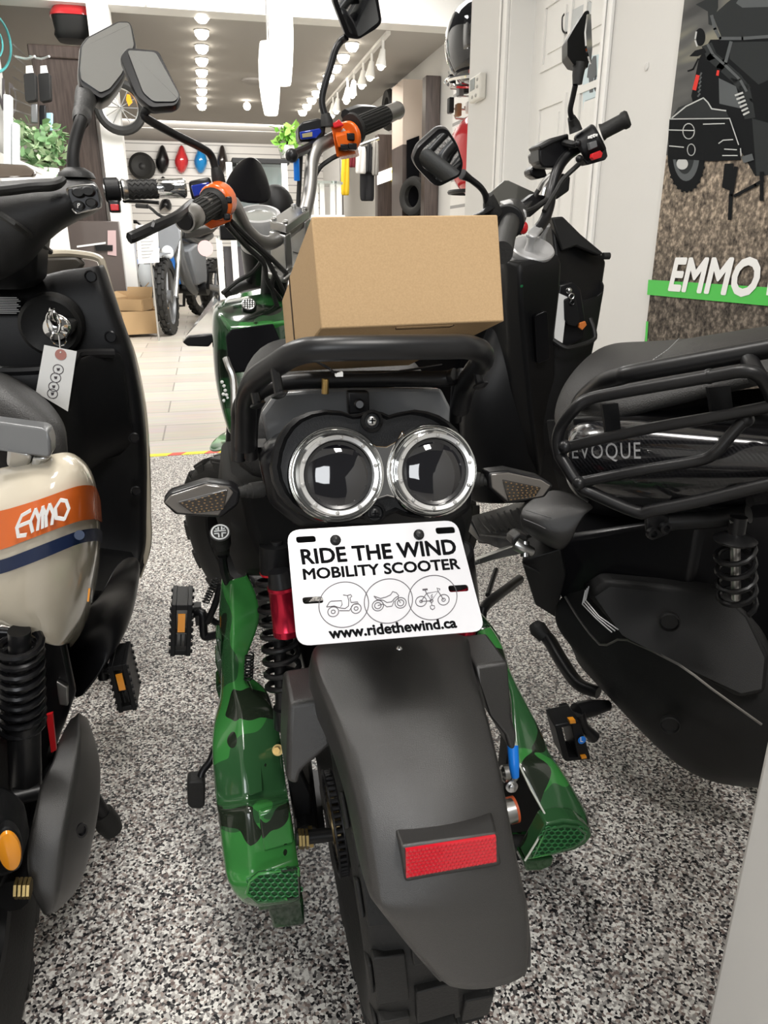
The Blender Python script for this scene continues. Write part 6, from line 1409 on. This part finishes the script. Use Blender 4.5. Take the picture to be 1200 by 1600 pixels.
# ================================================================== LEFT SIDE OF THE SHOP
XL = -2.02
lg = thing('wall_logo', 'teal ring logo printed on the white wall at the far left', 'sign', W(5, 60, x=XL))
tl_ = mat('teal_print', (.12, .5, .5), .5)
def lring(rx, ry, w):
    mb = MB(); c = [W(-14+rx*C_(k*.2), 65+ry*S_(k*.2)+rx*C_(k*.2)*.4, x=XL+.006) for k in range(32)]; mb.tube(c, w, 6, 1, closed=True); return mb
lring(31, 46, .014).build('outer_ring', tl_, lg); lring(18, 26, .01).build('inner_ring', tl_, lg); lring(8, 11, .01).build('centre_ring', tl_, lg)
ws_ = thing('wall_letters', 'black capital letters on the white wall under the teal logo', 'sign', W(15, 150, x=XL))
for t, q in (('N', [(-14, 112), (7, 124), (7, 172), (-14, 166)]), ('D', [(14, 129), (26, 137), (26, 181), (14, 176)])):
    text_mesh(t, [W(a, b, x=XL+.006) for a, b in q], 0, .01).build('letter', M_INKG, ws_)
slat = MB()
for k in range(9): slat.prism([W(a, b, x=XL+.004) for a, b in ((20, 68+k*17), (50, 95+k*14.2), (50, 97+k*14.2), (20, 70.5+k*17))], (.004, 0, 0))
struct('trim_slatwall', slat, mat('slat_groove', (.3, .3, .29), .6))
for i, (x, lab) in enumerate(((46.5, 'left of two black pouches hanging on the left slatwall'), (69, 'right of two black pouches hanging on the left slatwall'))):
    y = 9.3+i*.2; p = thing('hanging_pouch', lab, 'pouch', W(x, 135, y), 'black pouches on the left wall')
    MB().prism(PX(rpx([(x-10, 115), (x+8, 113), (x+10, 156), (x-7, 159)], 4), y), (0, .12, 0)).build('pouch_body', M_MATTE, p, bevel=.02, seg=3)
    MB().prism(PX([(x-6, 103), (x+3, 102), (x+6, 116), (x-6, 117)], y+.03), (0, .03, 0)).build('header_card', M_PAPER, p)
    MB().tube(PX([(x-22, 88, y+.3), (x-4, 92, y+.1), (x+8, 88, y)], 1), .012, 6, 2).build('hook', M_ALU, p)
for i, (x, y0, y1, m, lab) in enumerate(((53, 162, 192, M_GREYP, 'grey packet hanging under the black pouches'), (66, 164, 200, M_BLACK, 'dark packet hanging under the black pouches'), (77, 176, 204, mat('pale_blue_pack', (.35, .55, .65), .4), 'pale blue packet hanging under the black pouches'))):
    tag(MB().prism(PX([(x-5, y0), (x+5, y0), (x+5, y1), (x-5, y1)], 9.35+i*.1), (0, .05, 0)).build('hanging_packet', m, bevel=.01), lab, 'packet', 'packets on the left wall')
tag(MB().tube([V((XL, 9.7, W(44, 207, 9.7).z)), W(44, 207, 9.7), W(94, 203, 9.8)], .014, 8, 1).build('slatwall_arm', M_ALU), 'thin metal slatwall arm below the packets', 'bracket')
wr = thing('white_display_rack', 'white standing display rack by the left wall', 'rack', W(18, 250, 8.6))
for x0, x1, y0, y1 in ((5, 17, 146, 262), (18, 28, 190, 262)): MB().prism(PX([(x0, y0), (x1, y0+3), (x1, y1), (x0, y1)], 8.6), (0, .1, 0)).build('panel', mat('rack_white', (.7, .74, .76), .4), wr, bevel=.01)
MB().prism(PX([(0, 238), (58, 262), (58, 268), (0, 270)], 8.7), (0, .3, 0)).build('shelf', M_WHITE, wr)
MB().bb(W(0, 270, 8.7), V((W(58, 270, 8.7).x, 9.0, 0))).build('base', M_WHITE, wr)
def plant(name, cx, cy, w, h, y, n, lab, cols, ls, dz=.3, pot=None):
    t = thing(name, lab, 'plant', W(cx, cy+h/2, y)); k = pxm(cx, cy, y); c = W(cx, cy, y); rr = random.Random(n)
    for m in cols:
        mb = MB()
        for i in range(n):
            p = c+V((rr.uniform(-1, 1)*w/2*k, rr.uniform(-1, 1)*dz, rr.uniform(-1, 1)*h/2*k)); d = V((rr.uniform(-1, 1), rr.uniform(-1, .3), rr.uniform(-.7, .6))).normalized(); s = V((rr.uniform(-1, 1), rr.uniform(-1, 1), rr.uniform(-1, 1))).cross(d).normalized()
            L = ls*rr.uniform(.7, 1.2); nn = d.cross(s)
            mb.add([p, p+d*L*.4+s*L*.24+nn*L*.05, p+d*L*.8+s*L*.15, p+d*L-nn*L*.12, p+d*L*.8-s*L*.15, p+d*L*.4-s*L*.24+nn*L*.05], [[0, 1, 2, 3, 4, 5]])
        mb.build('foliage', m, t, recalc=False)
    mb = MB()
    for i in range(7): mb.tube([c+V((0, 0, -h/2*k)), c+V((rr.uniform(-1, 1)*w/4*k, rr.uniform(-.5, .5)*dz, 0)), c+V((rr.uniform(-1, 1)*w/2.5*k, rr.uniform(-1, 1)*dz, rr.uniform(0, 1)*h/2.4*k))], .012, 5, 3)
    mb.build('stem', mat('plant_stem', (.08, .12, .04), .6), t)
    if pot == .16: p_ = W(cx, cy+h/2, y); MB().bb((p_.x-.14, p_.y-.14, 0), (p_.x+.14, p_.y+.14, p_.z-.3)).build('plant_stand', M_WHITE, t)
    if pot: MB().lathe([(pot*.7, -.3 if pot == .16 else -.14), (pot, 0), (pot*.9, 0), (pot*.8, -.05)], W(cx, cy+h/2, y), (0, 0, 1), 20).build('pot', M_WHITE, t)
plant('potted_plant', 68, 232, 56, 62, 9.3, 130, 'pale green leafy plant on the white shelf by the left wall', [mat('leaf_pale', (.42, .55, .33), .5), mat('leaf_mid', (.16, .3, .13), .5)], .13, .2, pot=.16)
plant('bright_plant', 449, 215, 34, 26, 9.9, 45, 'bright green small plant on top of the glass case', [mat('leaf_bright', (.2, .5, .06), .5), mat('leaf_lime', (.3, .55, .1), .5)], .13, .15, pot=.12)
# dark cabinet wall with top case on it
cab = thing('tall_cabinet', 'tall dark wood cabinet at the left beside the white column', 'cabinet', (-1.5, 10.1, 0))
a, b = W(42, 80, 10.1), W(153, 170, 10.2)
b.x -= .05
MB().bb((max(a.x, -1.97), 10.3, 0), (b.x, 10.8, a.z)).build('cabinet_body', M_WOOD, cab, bevel=.01)
MB().bb((max(a.x, -1.97)-.02, 10.26, a.z-.02), (b.x+.03, 10.84, W(42, 62, 10.1).z)).build('cornice', M_WOOD, cab, bevel=.015)
z1, z0 = W(100, 345, 10.0).z, .02
low = thing('low_cabinet', 'glossy brown low cupboard with papers behind the cream scooter', 'cabinet', (-1.1, 10.0, 0))
MB().bb((max(W(60, 345, 9.95).x, -1.99), 10.02, z0), (W(184, 345, 9.95).x, 10.17, z1)).build('door', mat('glossy_brown', (.10, .082, .075), .15), low, bevel=.008)
MB().prism(PX([(148, 383), (176, 383), (176, 392), (150, 392)], 9.995), (0, .02, 0)).build('handle', M_BLACK, low)
MB().prism(PX([(168, 360), (181, 360), (182, 400), (168, 398)], 10.01), (0, .01, 0)).build('notice', mat('pink_notice', (.5, .36, .36), .5), low)
MB().prism(PX([(120, 384), (165, 378), (165, 381), (120, 387)], 10.01), (0, .01, 0)).build('paper_strip', M_PAPER, low)
tc_ = thing('top_case', 'black motorcycle top case with red lid standing on the tall dark cabinet', 'case', W(116, 62, 10.3))
def tcr(y, l, r, d): a, b = W(l, y, 10.5), W(r, y, 10.5); return [V((a.x+(b.x-a.x)*(.5+.5*math.copysign(abs(C_(t))**.6, C_(t))), 10.55+d*math.copysign(abs(S_(t))**.6, S_(t)), a.z)) for t in [k*2*math.pi/24 for k in range(24)]]
MB().loft([tcr(62, 90, 136, .16), tcr(55, 85, 143, .2), tcr(48, 86, 146, .22), tcr(28, 81, 152, .25), tcr(25, 82, 151, .24)]).build('case_body', M_MATTE, tc_)
MB().loft([tcr(27, 78, 153, .26), tcr(21, 78, 152, .26), tcr(12, 83, 144, .24), tcr(8, 92, 128, .2)]).build('case_lid', mat('red_gloss', (.55, .03, .035), .15, coat=.6), tc_)
hw = thing('wheel_display', 'bicycle wheel with an orange reflector hung beside the white column', 'wheel', W(190, 165, 10.05))
c = W(188, 168, 10.05); r = 33*pxm(188, 168, 10.05)
MB().tube(circ(c, r, 32), .05, 8, 1, closed=True).build('tire', M_RUB, hw); MB().tube(circ(c, r*.85, 32), .02, 6, 1, closed=True).build('rim', M_ALU, hw)
sp = MB()
for k in range(12): sp.cyl(c, c+V((C_(k*.5236), 0, S_(k*.5236)))*r*.85, .006, n=5)
sp.build('spoke', M_ALU, hw); MB().prism(PX([(198, 147), (203, 148), (207, 160), (201, 166), (197, 156)], 10.0), (0, .02, 0)).build('reflector', M_AMBER, hw)
MB().cyl(c, c+V((0, .16, 0)), .03, n=8).build('hook', M_ALU, hw)
# cartons on the floor
def carton(lab, q, y, h, opened=True):
    t = thing('carton', lab, 'box', W(*q[0], y), 'cardboard cartons on the floor')
def obox(lab, x0, x1, yb, yt, y, d, rot, flap):
    a, b = W(x0, yb, y), W(x1, yb, y); h = W(x0, yt, y).z-a.z; w = b.x-a.x; c = V(((a.x+b.x)/2, y+d/2, a.z)); R = Matrix.Rotation(rot, 3, 'Z')
    t = thing('carton', lab, 'box', c, 'cardboard cartons by the dirt bike'); mb = MB(); k = .02
    for (sx, sy, dx, dy) in ((0, -d/2, w, k), (0, d/2, w, k), (-w/2, 0, k, d), (w/2, 0, k, d)): mb.box(c+R @ V((sx, sy, h/2)), (dx, dy, h), R)
    mb.box(c+V((0, 0, .01)), (w, d, .02), R); mb.build('box_body', M_CARD, t)
    for (s, an) in flap:
        F = MB(); 
        if s in 'lr':
            e = -1 if s == 'l' else 1; p = [V((e*w/2, -d/2, h)), V((e*w/2, d/2, h)), V((e*(w/2+w*.4*C_(an)), d/2, h+w*.4*S_(an))), V((e*(w/2+w*.4*C_(an)), -d/2, h+w*.4*S_(an)))]
        else:
            e = -1 if s == 'f' else 1; p = [V((-w/2, e*d/2, h)), V((w/2, e*d/2, h)), V((w/2, e*(d/2+d*.4*C_(an)), h+d*.4*S_(an))), V((-w/2, e*(d/2+d*.4*C_(an)), h+d*.4*S_(an)))]
        F.prism([c+R @ q for q in p], (0, 0, .015)).build('flap', M_CARD, t)
    return t
cz = W(200, 524, z=0).y
obox('lower brown carton standing on the tile floor beside the dirt bike wheel', 186, 240, 523, 487, cz-.25, .38, .3, [('r', .1)])
obox('open brown carton stacked on top of the lower carton', 188, 232, 486, 468, cz-.2, .3, -.35, [('l', .5), ('b', 1.2)])
obox('open carton behind the two stacked cartons against the column', 187, 227, 498, 455, cz+.16, .06, 0, [('r', .8)])
# ================================================================== BIKES IN THE SHOWROOM
def bike(lab, loc, head, s, m_body, grp=None, name='dirt_bike', steer=0, cat='motorcycle'):
    R = Matrix.Rotation(head, 3, 'Z'); L = V(loc)
    t = thing(name, lab, cat, loc, grp)
    def q(x, y, z): return L+R @ (V((x, y, z))*s)
    ax = R @ V((1, 0, 0)); fa = R @ (Matrix.Rotation(steer, 3, 'Z') @ V((1, 0, 0)))
    wheel(q(0, -.62, .33), fa, .33*s, .085*s, t, 'front_tire', 22, rim=.78, m=M_GREYP); wheel(q(0, .65, .32), ax, .32*s, .1*s, t, 'rear_tire', 22, rim=.72, m=M_GREYP)
    fk = MB()
    for e in (-.075, .075): fk.tube([q(e, -.62, .33), q(e, -.42, .78), q(e*.9, -.34, .98)], [.025*s, .022*s, .022*s], 10, 1)
    fk.build('fork', M_ALU, t)
    hb_ = MB().tube([q(-.37, -.22, 1.10), q(-.25, -.25, 1.09), q(-.1, -.32, 1.0), q(.1, -.32, 1.0), q(.25, -.25, 1.09), q(.37, -.22, 1.10)], .014*s, 8, 3); hb_.build('handlebar', M_STEELB, t)
    for e in (-1, 1): MB().tube([q(e*.26, -.245, 1.092), q(e*.38, -.218, 1.10)], .02*s, 10, 1).build('grip', M_RUB, t)
    MB().prism([q(*p) for p in ((-.1, -.47, .98), (.1, -.47, .98), (.12, -.5, .82), (.05, -.52, .68), (-.05, -.52, .68), (-.12, -.5, .82))], R @ V((0, .03*s, 0))).build('front_plate', m_body, t, bevel=.008*s)
    MB().ball(q(0, -.52, .70), (.055*s, .04*s, .06*s), 14, 10).build('headlight', mat('headlamp_glass', (.75, .78, .8), .1, coat=.8), t)
    MB().loft([[q(*p) for p in r] for r in ([(-.06, -.6, .70), (.06, -.6, .70), (.06, -.6, .69), (-.06, -.6, .69)], [(-.07, -.8, .69), (.07, -.8, .69), (.07, -.8, .68), (-.07, -.8, .68)], [(-.04, -.95, .62), (.04, -.95, .62), (.04, -.95, .61), (-.04, -.95, .61)])]).build('front_fender', m_body, t)
    fr = MB(); fr.tube([q(0, -.33, .92), q(0, -.2, .6), q(0, 0, .38), q(0, .22, .36), q(0, .28, .55), q(0, .3, .8)], .05*s, 10, 4); fr.tube([q(0, -.33, .9), q(0, 0, .83), q(0, .3, .8), q(0, .62, .86)], .04*s, 10, 4)
    for e in (-.07, .07): fr.tube([q(e, .2, .38), q(e, .65, .32)], .03*s, 8, 1)
    fr.build('frame', M_GREYP, t)
    MB().prism([q(*p) for p in ((-.09, -.22, .72), (-.09, 0, .78), (-.09, .22, .74), (-.09, .2, .42), (-.09, -.06, .40))], R @ V((.18*s, 0, 0))).build('battery', m_body, t, bevel=.02*s)
    MB().loft([[q(*p) for p in r] for r in ([(-.07, -.2, .9), (.07, -.2, .9), (.06, -.2, .82), (-.06, -.2, .82)], [(-.1, .1, .92), (.1, .1, .92), (.09, .1, .84), (-.09, .1, .84)], [(-.1, .5, .95), (.1, .5, .95), (.08, .5, .88), (-.08, .5, .88)], [(-.06, .8, .98), (.06, .8, .98), (.05, .8, .95), (-.05, .8, .95)])]).build('seat', M_LEATH, t, bevel=.015*s)
    ck = MB(); ck.cyl(q(-.12, .1, .36), q(.12, .1, .36), .06*s, n=16); ck.tube([q(-.12, .1, .36), q(-.14, .1, .2), q(-.22, .1, .2)], .015*s, 8, 1); ck.tube([q(.12, .1, .36), q(.14, .1, .52), q(.22, .1, .52)], .015*s, 8, 1); ck.build('crank', M_STEELB, t)
    return t
fwp = W(262, 523, z=0)
hd = -.35; s_ = 1.38
R0 = Matrix.Rotation(hd, 3, 'Z'); lc = fwp-(R0 @ V((0, -.62*s_, 0)))+V((.04, 0, 0)); lc.z = 0
bike('grey electric dirt bike with knobbly tyres facing the camera in the showroom', lc, hd, s_, mat('matte_grey_body', (.2, .21, .225), .4), steer=.2)
bike('dark electric bike behind the grey dirt bike by the column', V((lc.x-.28, lc.y+1.25, 0)), -.45, 1.25, M_BLUE, name='electric_bike', cat='bicycle')
bike('black motorcycle parked in front of the brown panels under the clothes', V((W(556, 340, 12.3).x, 11.9, 0)), .3, 1.05, M_BLACK, name='parked_motorcycle')
bike('silver bike parked at the right of the showroom below the red helmet', V((W(716, 330, 7.2).x+.15, 7.8, 0)), .6, .98, M_SILVER, name='parked_bike', cat='bicycle')
hp = thing('price_sheet', 'white printed information sheet on a thin stand left of the dirt bike', 'sheet', W(230, 380, 9.1))
MB().prism(PX([(212, 352), (246, 350), (249, 410), (216, 412)], 9.1), (0, .01, 0)).build('paper', M_PAPER, hp)
pl2 = MB()
for k in range(9): pl2.prism(PX([(219+k*.3, 362+k*5), (240-(k % 3)*3, 361+k*5), (240-(k % 3)*3, 362.3+k*5), (219+k*.3, 363.3+k*5)], 9.095), (0, .003, 0))
MB().cyl(W(231, 360, 9.13), V((W(231, 360, 9.13).x, W(231, 360, 9.13).y, 0)), .012, n=8).build('stand_post', M_ALU, hp)
pl2.build('print', mat('pale_ink', (.35, .36, .38), .6), hp)
hp2 = MB().lathe([(.09, 0), (.09, .01)], W(321, 388, 9.5), (0, 1, 0), 20).build('round_tag', mat('pink_tag', (.6, .4, .4), .6)); tag(hp2, 'pale pink round tag hanging from the grey dirt bike', 'tag')
pb = MB().ball(W(229, 430, 10.25), (.1, .06, .2), 16, 10); tag(pb.build('plastic_bag', mat('clear_plastic_bag', (.55, .58, .6), .25)), 'crumpled pale plastic bag behind the open cartons', 'bag')
# ================================================================== BACK WALL GOODS
YBW = 22.25
def shell(lab, outl, m, name='fairing_panel', cat='fairing', grp='fairings on the back slatwall'):
    a = PX(outl, YBW); c = sum(a, V())/len(a); rg = [[p+V((0, .12, 0)) for p in a], a, [c+(p-c)*.75+V((0, -.14, .0)) for p in a], [c+(p-c)*.25+V((0, -.2, 0)) for p in a]]
    return tag(MB().loft(rg).build(name, m, subd=1), lab, cat, grp)
dia = lambda cx, w, y0=225, y1=272: [(cx-3, y0), (cx+3, y0), (cx+w*.55, y0+12), (cx+w, y0+26), (cx+w*.75, y0+36), (cx+w*.35, y1), (cx-w*.35, y1), (cx-w*.75, y0+36), (cx-w, y0+26), (cx-w*.55, y0+12)]
shell('black pointed fairing hung on the back slatwall beside the round tyre', dia(253.5, 12.5), M_BLACKS)
shell('red pointed fairing hung on the back slatwall', dia(283.5, 13), mat('red_gloss'))
shell('blue pointed fairing hung on the back slatwall', dia(313.5, 12.5), mat('blue_fairing', (.01, .22, .55), .15, coat=.6))
shell('dark brown pointed fairing hung at the right end of the row', dia(347, 10.5), mat('dark_brown_fairing', (.02, .014, .012), .2, coat=.5))
shell('small black panel hung under the black pointed fairing', [(252, 274), (257, 274), (264, 290), (258, 296), (248, 296), (246, 290)], M_BLACKS)
shell('black forked panel hung lowest on the back slatwall', [(250, 308), (268, 308), (270, 330), (262, 330), (260, 322), (254, 322), (252, 330), (247, 330)], M_BLACKS)
YBW = 22.17
dz = thing('spare_tire', 'round black spare tyre hung on the back slatwall', 'tire', W(222, 260, YBW))
MB().lathe([(.12, -.08), (.26, -.15), (.33, -.1), (.34, 0), (.33, .1)], W(222, 260, YBW), (0, 1, 0), 32).build('tire', M_RUB, dz); MB().cyl(W(222, 250, YBW), W(222, 250, YBW)+V((0, .2, 0)), .03, n=8).build('hook', M_ALU, dz); MB().lathe([(.12, -.06), (.05, -.1), (.001, -.1)], W(222, 260, YBW), (0, 1, 0), 20).build('hub', M_MATTE, dz)
p = W(330, 211, 21.9); t = thing('small_spot_lamp', 'small glowing lamp above the back slatwall', 'lamp', p); MB().ball(p, .07, 12, 8).build('bulb', M_LAMP, t); MB().cyl(p, p+V((0, 0, .6)), .02, n=8).build('stem', M_WHITE, t)
p = W(386, 166, z=ZC-.1); t = thing('ceiling_spot_lamp', 'single small glowing ceiling lamp left of the pendants', 'lamp', p); MB().ball(p, .07, 12, 8).build('bulb', M_LAMP, t); MB().cyl(p, V((p.x, p.y, ZC)), .02, n=8).build('stem', M_WHITE, t)
# ================================================================== GLASS CASES
gc = thing('glass_display_case', 'dark framed glass display case behind the handlebar with aluminium posts', 'display case', W(405, 440, 9.6))
a, b = W(362, 246, 9.6), W(452, 243, 9.6); zb0 = 0
MB().bb((a.x, 9.6, a.z-.06), (b.x, 10.0, a.z)).build('top_frame', M_MATTE, gc, bevel=.01)
MB().bb((a.x, 9.97, zb0+.9), (b.x, 10.0, a.z)).build('back_panel', mat('grey_back', (.22, .24, .25), .4), gc)
MB().bb((a.x+.05, 9.61, a.z-.45), (b.x-.05, 9.615, a.z-.06)).build('glass_pane', M_GLASS, gc)
po_ = MB()
for px in (344, 367, 450): 
    x = W(px, 400, 9.6).x; MB().bb((x-.035, 9.6, 0), (x+.035, 9.67, a.z-.05 if px > 350 else W(344, 372, 9.6).z)).build('post', M_WHITE, gc)
MB().bb((W(350, 390, 9.6).x, 9.7, 0), (W(448, 390, 9.6).x, 9.95, W(360, 385, 9.6).z)).build('base_cabinet', mat('dark_grey_base', (.07, .065, .07), .4), gc)
MB().bb((W(340, 370, 9.6).x, 9.58, W(340, 373, 9.6).z), (W(450, 370, 9.6).x, 9.96, W(340, 369, 9.6).z)).build('shelf', M_GLASS, gc)
gt = thing('glass_counter', 'white counter with a rounded green-edged glass top', 'counter', W(510, 360, 10.6))
p0, p1 = W(482, 285, 10.6), W(532, 290, 10.6)
MB().prism([V((p0.x-.1, 10.3, p0.z)), V((p1.x-.1, 10.3, p0.z)), V((p1.x, 10.42, p0.z)), V((p1.x, 10.75, p0.z)), V((p1.x-.1, 10.9, p0.z)), V((p0.x-.1, 10.9, p0.z))], (0, 0, -.03)).build('glass_top', M_GLASS, gt)
for px in (493, 503, 519, 529): x = W(px, 320, 10.55).x; MB().bb((x-.03, 10.5, 0), (x+.03, 10.56, p0.z-.03)).build('post', M_WHITE, gt)
MB().bb((p0.x, 10.45, 0), (p1.x+.03, 10.85, W(500, 336, 10.5).z)).build('base', M_WHITE, gt, bevel=.01)
# ================================================================== RIGHT OF THE SHOWROOM
pa = thing('wood_partition', 'dark brown wood partition with a lit white and yellow sign', 'partition', W(608, 340, 13.5))
MB().bb((W(590, 300, 13.5).x, 13.5, 0), (W(628, 300, 13.5).x, 13.7, W(608, 210, 13.5).z)).build('panel', M_WOOD, pa, bevel=.01)
MB().prism(PX([(590, 270), (624, 257), (626, 276), (590, 289)], 13.46), (0, .04, 0)).build('lit_sign', mat('sign_white_glow', (1, 1, .95), .4, emit=1.6), pa)
MB().tube(PX([(615, 256), (617, 262), (614, 268), (617, 276), (614, 284)], 13.43), .03, 6, 3).build('yellow_mark', mat('yellow_glow', (1, .8, .02), .4, emit=1.0), pa)
pbx = thing('tall_wood_pillar', 'tall pillar with upper panel in lit beige and a black niche holding a tyre', 'pillar', W(645, 340, 12.2))
x0, x1 = W(629, 250, 12.2).x, W(663, 250, 12.2).x; zt, zm = W(645, 124, 12.2).z, W(645, 226, 12.2).z
MB().bb((x0, 12.2, zm), (x1, 12.9, zt)).build('upper_panel', mat('lit_beige_wood', (.55, .46, .39), .6), pbx)  # beige wood, the light falling on it put into the colour
MB().bb((x0, 12.2, 0), (x1, 12.9, zm)).build('lower_panel', M_WOOD, pbx)
MB().prism(PX([(636, 219), (655, 212), (655, 350), (636, 350)], 12.17), (0, .03, 0)).build('niche', M_INK, pbx)
tr_ = MB().lathe([(.16, -.04), (.2, -.06), (.27, -.05), (.29, 0), (.27, .05), (.2, .06), (.16, .04), (.16, -.04)], W(646, 307, 11.95), (.88, .47, 0), 28, cap=False); tr_ = tr_.build('display_tire', M_RUB); tag(tr_, 'black tyre standing in the niche of the tall pillar', 'tire')
pc_ = thing('dark_wood_panel', 'dark brown tall wood panel left of the red and black helmets', 'panel', W(681, 340, 11.3))
MB().bb((W(664, 250, 11.3).x, 11.3, 0), (min(W(699, 250, 11.3).x, XR-.01), 11.5, W(681, 118, 11.3).z)).build('panel', M_WOOD, pc_, bevel=.01)
MB().bb((W(600, 250, 10.9).x, 13.2, 0), (W(628, 250, 13.2).x, 13.45, W(610, 340, 13.2).z)).build('plinth', M_WHITE, pa)
for (cx, cy, rx, ry, lab) in ((608, 172, 10, 16, 'smaller dark arched tyre on the right showroom wall'), (624, 164, 11, 22, 'larger dark arched tyre on the right showroom wall')):
    c = W(cx, cy, x=XR-.09); w = MB().lathe([(.2, -.05), (.3, -.07), (.33, 0), (.3, .07), (.2, .05), (.2, -.05)], c, (1, 0, 0), 28, cap=False); tag(w.build('tire_display', M_RUB), lab, 'tire', 'tyres on the right showroom wall')
# clothes on a rail
cl_ = [((534, 544.5), (238, 306), mat('yellow_fabric', (.75, .5, .02), .7), 'yellow garment hanging at the left of the rail'), ((546, 554), (234, 262), mat('maroon_fabric', (.16, .012, .02), .8), 'short maroon garment hanging beside the yellow one'),
       ((556, 571), (229, 272), mat('white_fabric', (.7, .69, .67), .8), 'white garment hanging in the middle of the rail'), ((573, 580), (224, 270), mat('black_fabric', (.015, .015, .017), .8), 'black garment hanging right of the white one'),
       ((582, 590), (220, 275), mat('grey_fabric', (.3, .29, .27), .8), 'grey garment hanging at the right end of the rail'), ((563, 584), (228, 315), mat('black_fabric'), 'long black garment hanging behind and below the white one')]
rl = thing('clothes_rail', 'metal clothes rail in front of the brown partition', 'rail', W(562, 340, 12.9)); MB().tube([W(530, 238, 12.95), W(592, 216, 12.95)], .025, 8, 1).build('rail', M_ALU, rl); MB().cyl(W(533, 237, 12.95), V((W(533, 237, 12.95).x, 12.95, 0)), .025, n=8).build('post', M_ALU, rl)
for i, ((x0, x1), (y0, y1), m, lab) in enumerate(cl_):
    y = [12.93, 12.93, 12.93, 12.93, 12.93, 13.05][i]; rows = []
    for t in (0, .12, .5, .8, 1):
        yy = y0+(y1-y0)*t; sh = 1-.25*(t == 0); cx = (x0+x1)/2; hw_ = (x1-x0)/2*sh; a, b = W(cx-hw_, yy, y), W(cx+hw_, yy, y)
        rows.append([a+(b-a)*(k/6)+V((0, .025*math.sin(k*2+t*3), 0)) for k in range(7)])
    tag(MB().grid(rows).build('hanging_garment', m, solid=.03, subd=1), lab, 'garment', 'clothes on the rail')
# slatwall with helmets right behind the wall end
sw = thing('helmet_slatwall', 'white slatwall with hooks behind the wall end', 'slatwall', (1.72, 4.9, 0))
MB().bb((1.90, 4.1, 0), (1.94, 5.9, 2.35)).build('panel', M_SLAT, sw)
hk = MB()
for i, (px, py) in enumerate(((703, 118), (716, 128), (704, 138), (722, 150), (708, 170), (730, 120), (728, 172), (712, 185))):
    p = W(px, py, 4.75); MB().tube([V((1.90, 4.75+.03*(i % 3), p.z)), p, p+V((-.01, 0, .02))], .006, 6, 1).build('hook', M_ALU, sw)
for i, (px, py, w, h, m, lab) in enumerate(((706, 126, 10, 16, M_BLACK, 'black boxed part hanging at the top of the hooks'), (719, 141, 9, 18, M_GREYP, 'grey boxed part hanging on the hooks'), (704, 165, 8, 22, M_BLACK, 'black packet hanging at the left hooks'), (729, 135, 8, 20, M_MATTE, 'charcoal packet hanging beside the thermostat'), (716, 172, 8, 18, mat('wood_tone', (.25, .13, .06), .6), 'brown packet hanging on the hooks'), (733, 168, 9, 16, M_PAPER, 'white packet hanging under the thermostat'))):
    p = W(px, py, 4.7); k = pxm(px, py, 4.7); tag(MB().box(p, (w*k, .05, h*k)).build('hanging_part', m, bevel=.006), lab, 'packet', 'packets beside the helmets')
def helmet(lab, cx, cy, y, r, m, open_=False):
    c = W(cx, cy, y); t = thing('helmet', lab, 'helmet', c-V((0, 0, r*1.1)))
    R = Matrix.Rotation(.5, 3, 'Z'); rows = []
    for i in range(13):
        a = -1.15+i*(math.pi/2+1.15)/12*.999; ring = []
        for j in range(28):
            b = j*2*math.pi/28; f = 1.08 if S_(b) < 0 else 1; p = V((r*.86*C_(a)*C_(b), r*1.05*C_(a)*S_(b)*f, r*(1.12 if a > 0 else 1.3)*S_(a))); ring.append(c+R @ p)
        rows.append(ring)
    MB().loft(rows).build('shell', m, t)
    v = []
    for i in range(6):
        a = -.38+i*.16; v.append([c+R @ V((r*.895*C_(a)*C_(b), -r*1.175*C_(a)*abs(S_(b)), r*1.15*S_(a))) for b in [math.pi*(.08+.84*j/14) for j in range(15)]])
    MB().grid(v).build('visor', mat('smoke_visor', (.01, .01, .012), .04, coat=1), t, solid=.004)
    MB().tube([c+R @ V((r*.8*C_(b), r*.98*S_(b), -r*1.15)) for b in [k*.2618 for k in range(24)]], .012, 6, 1, closed=True).build('edge_trim', M_CHROME if not open_ else M_BLACK, t)
    MB().ball(c+R @ V((0, -r*.5, -r*.95)), (r*.6, r*.5, r*.25), 14, 8).build('lining', mat('helmet_lining', (.3, .06, .06), .7), t)
helmet('glossy black full-face helmet at the top beside the wall end', 742, 62, 4.5, .175, mat('gloss_black', (.006, .006, .007), .06, coat=1))
helmet('glossy red helmet below the thermostat beside the wall end', 748, 238, 4.5, .185, mat('red_gloss'), True)
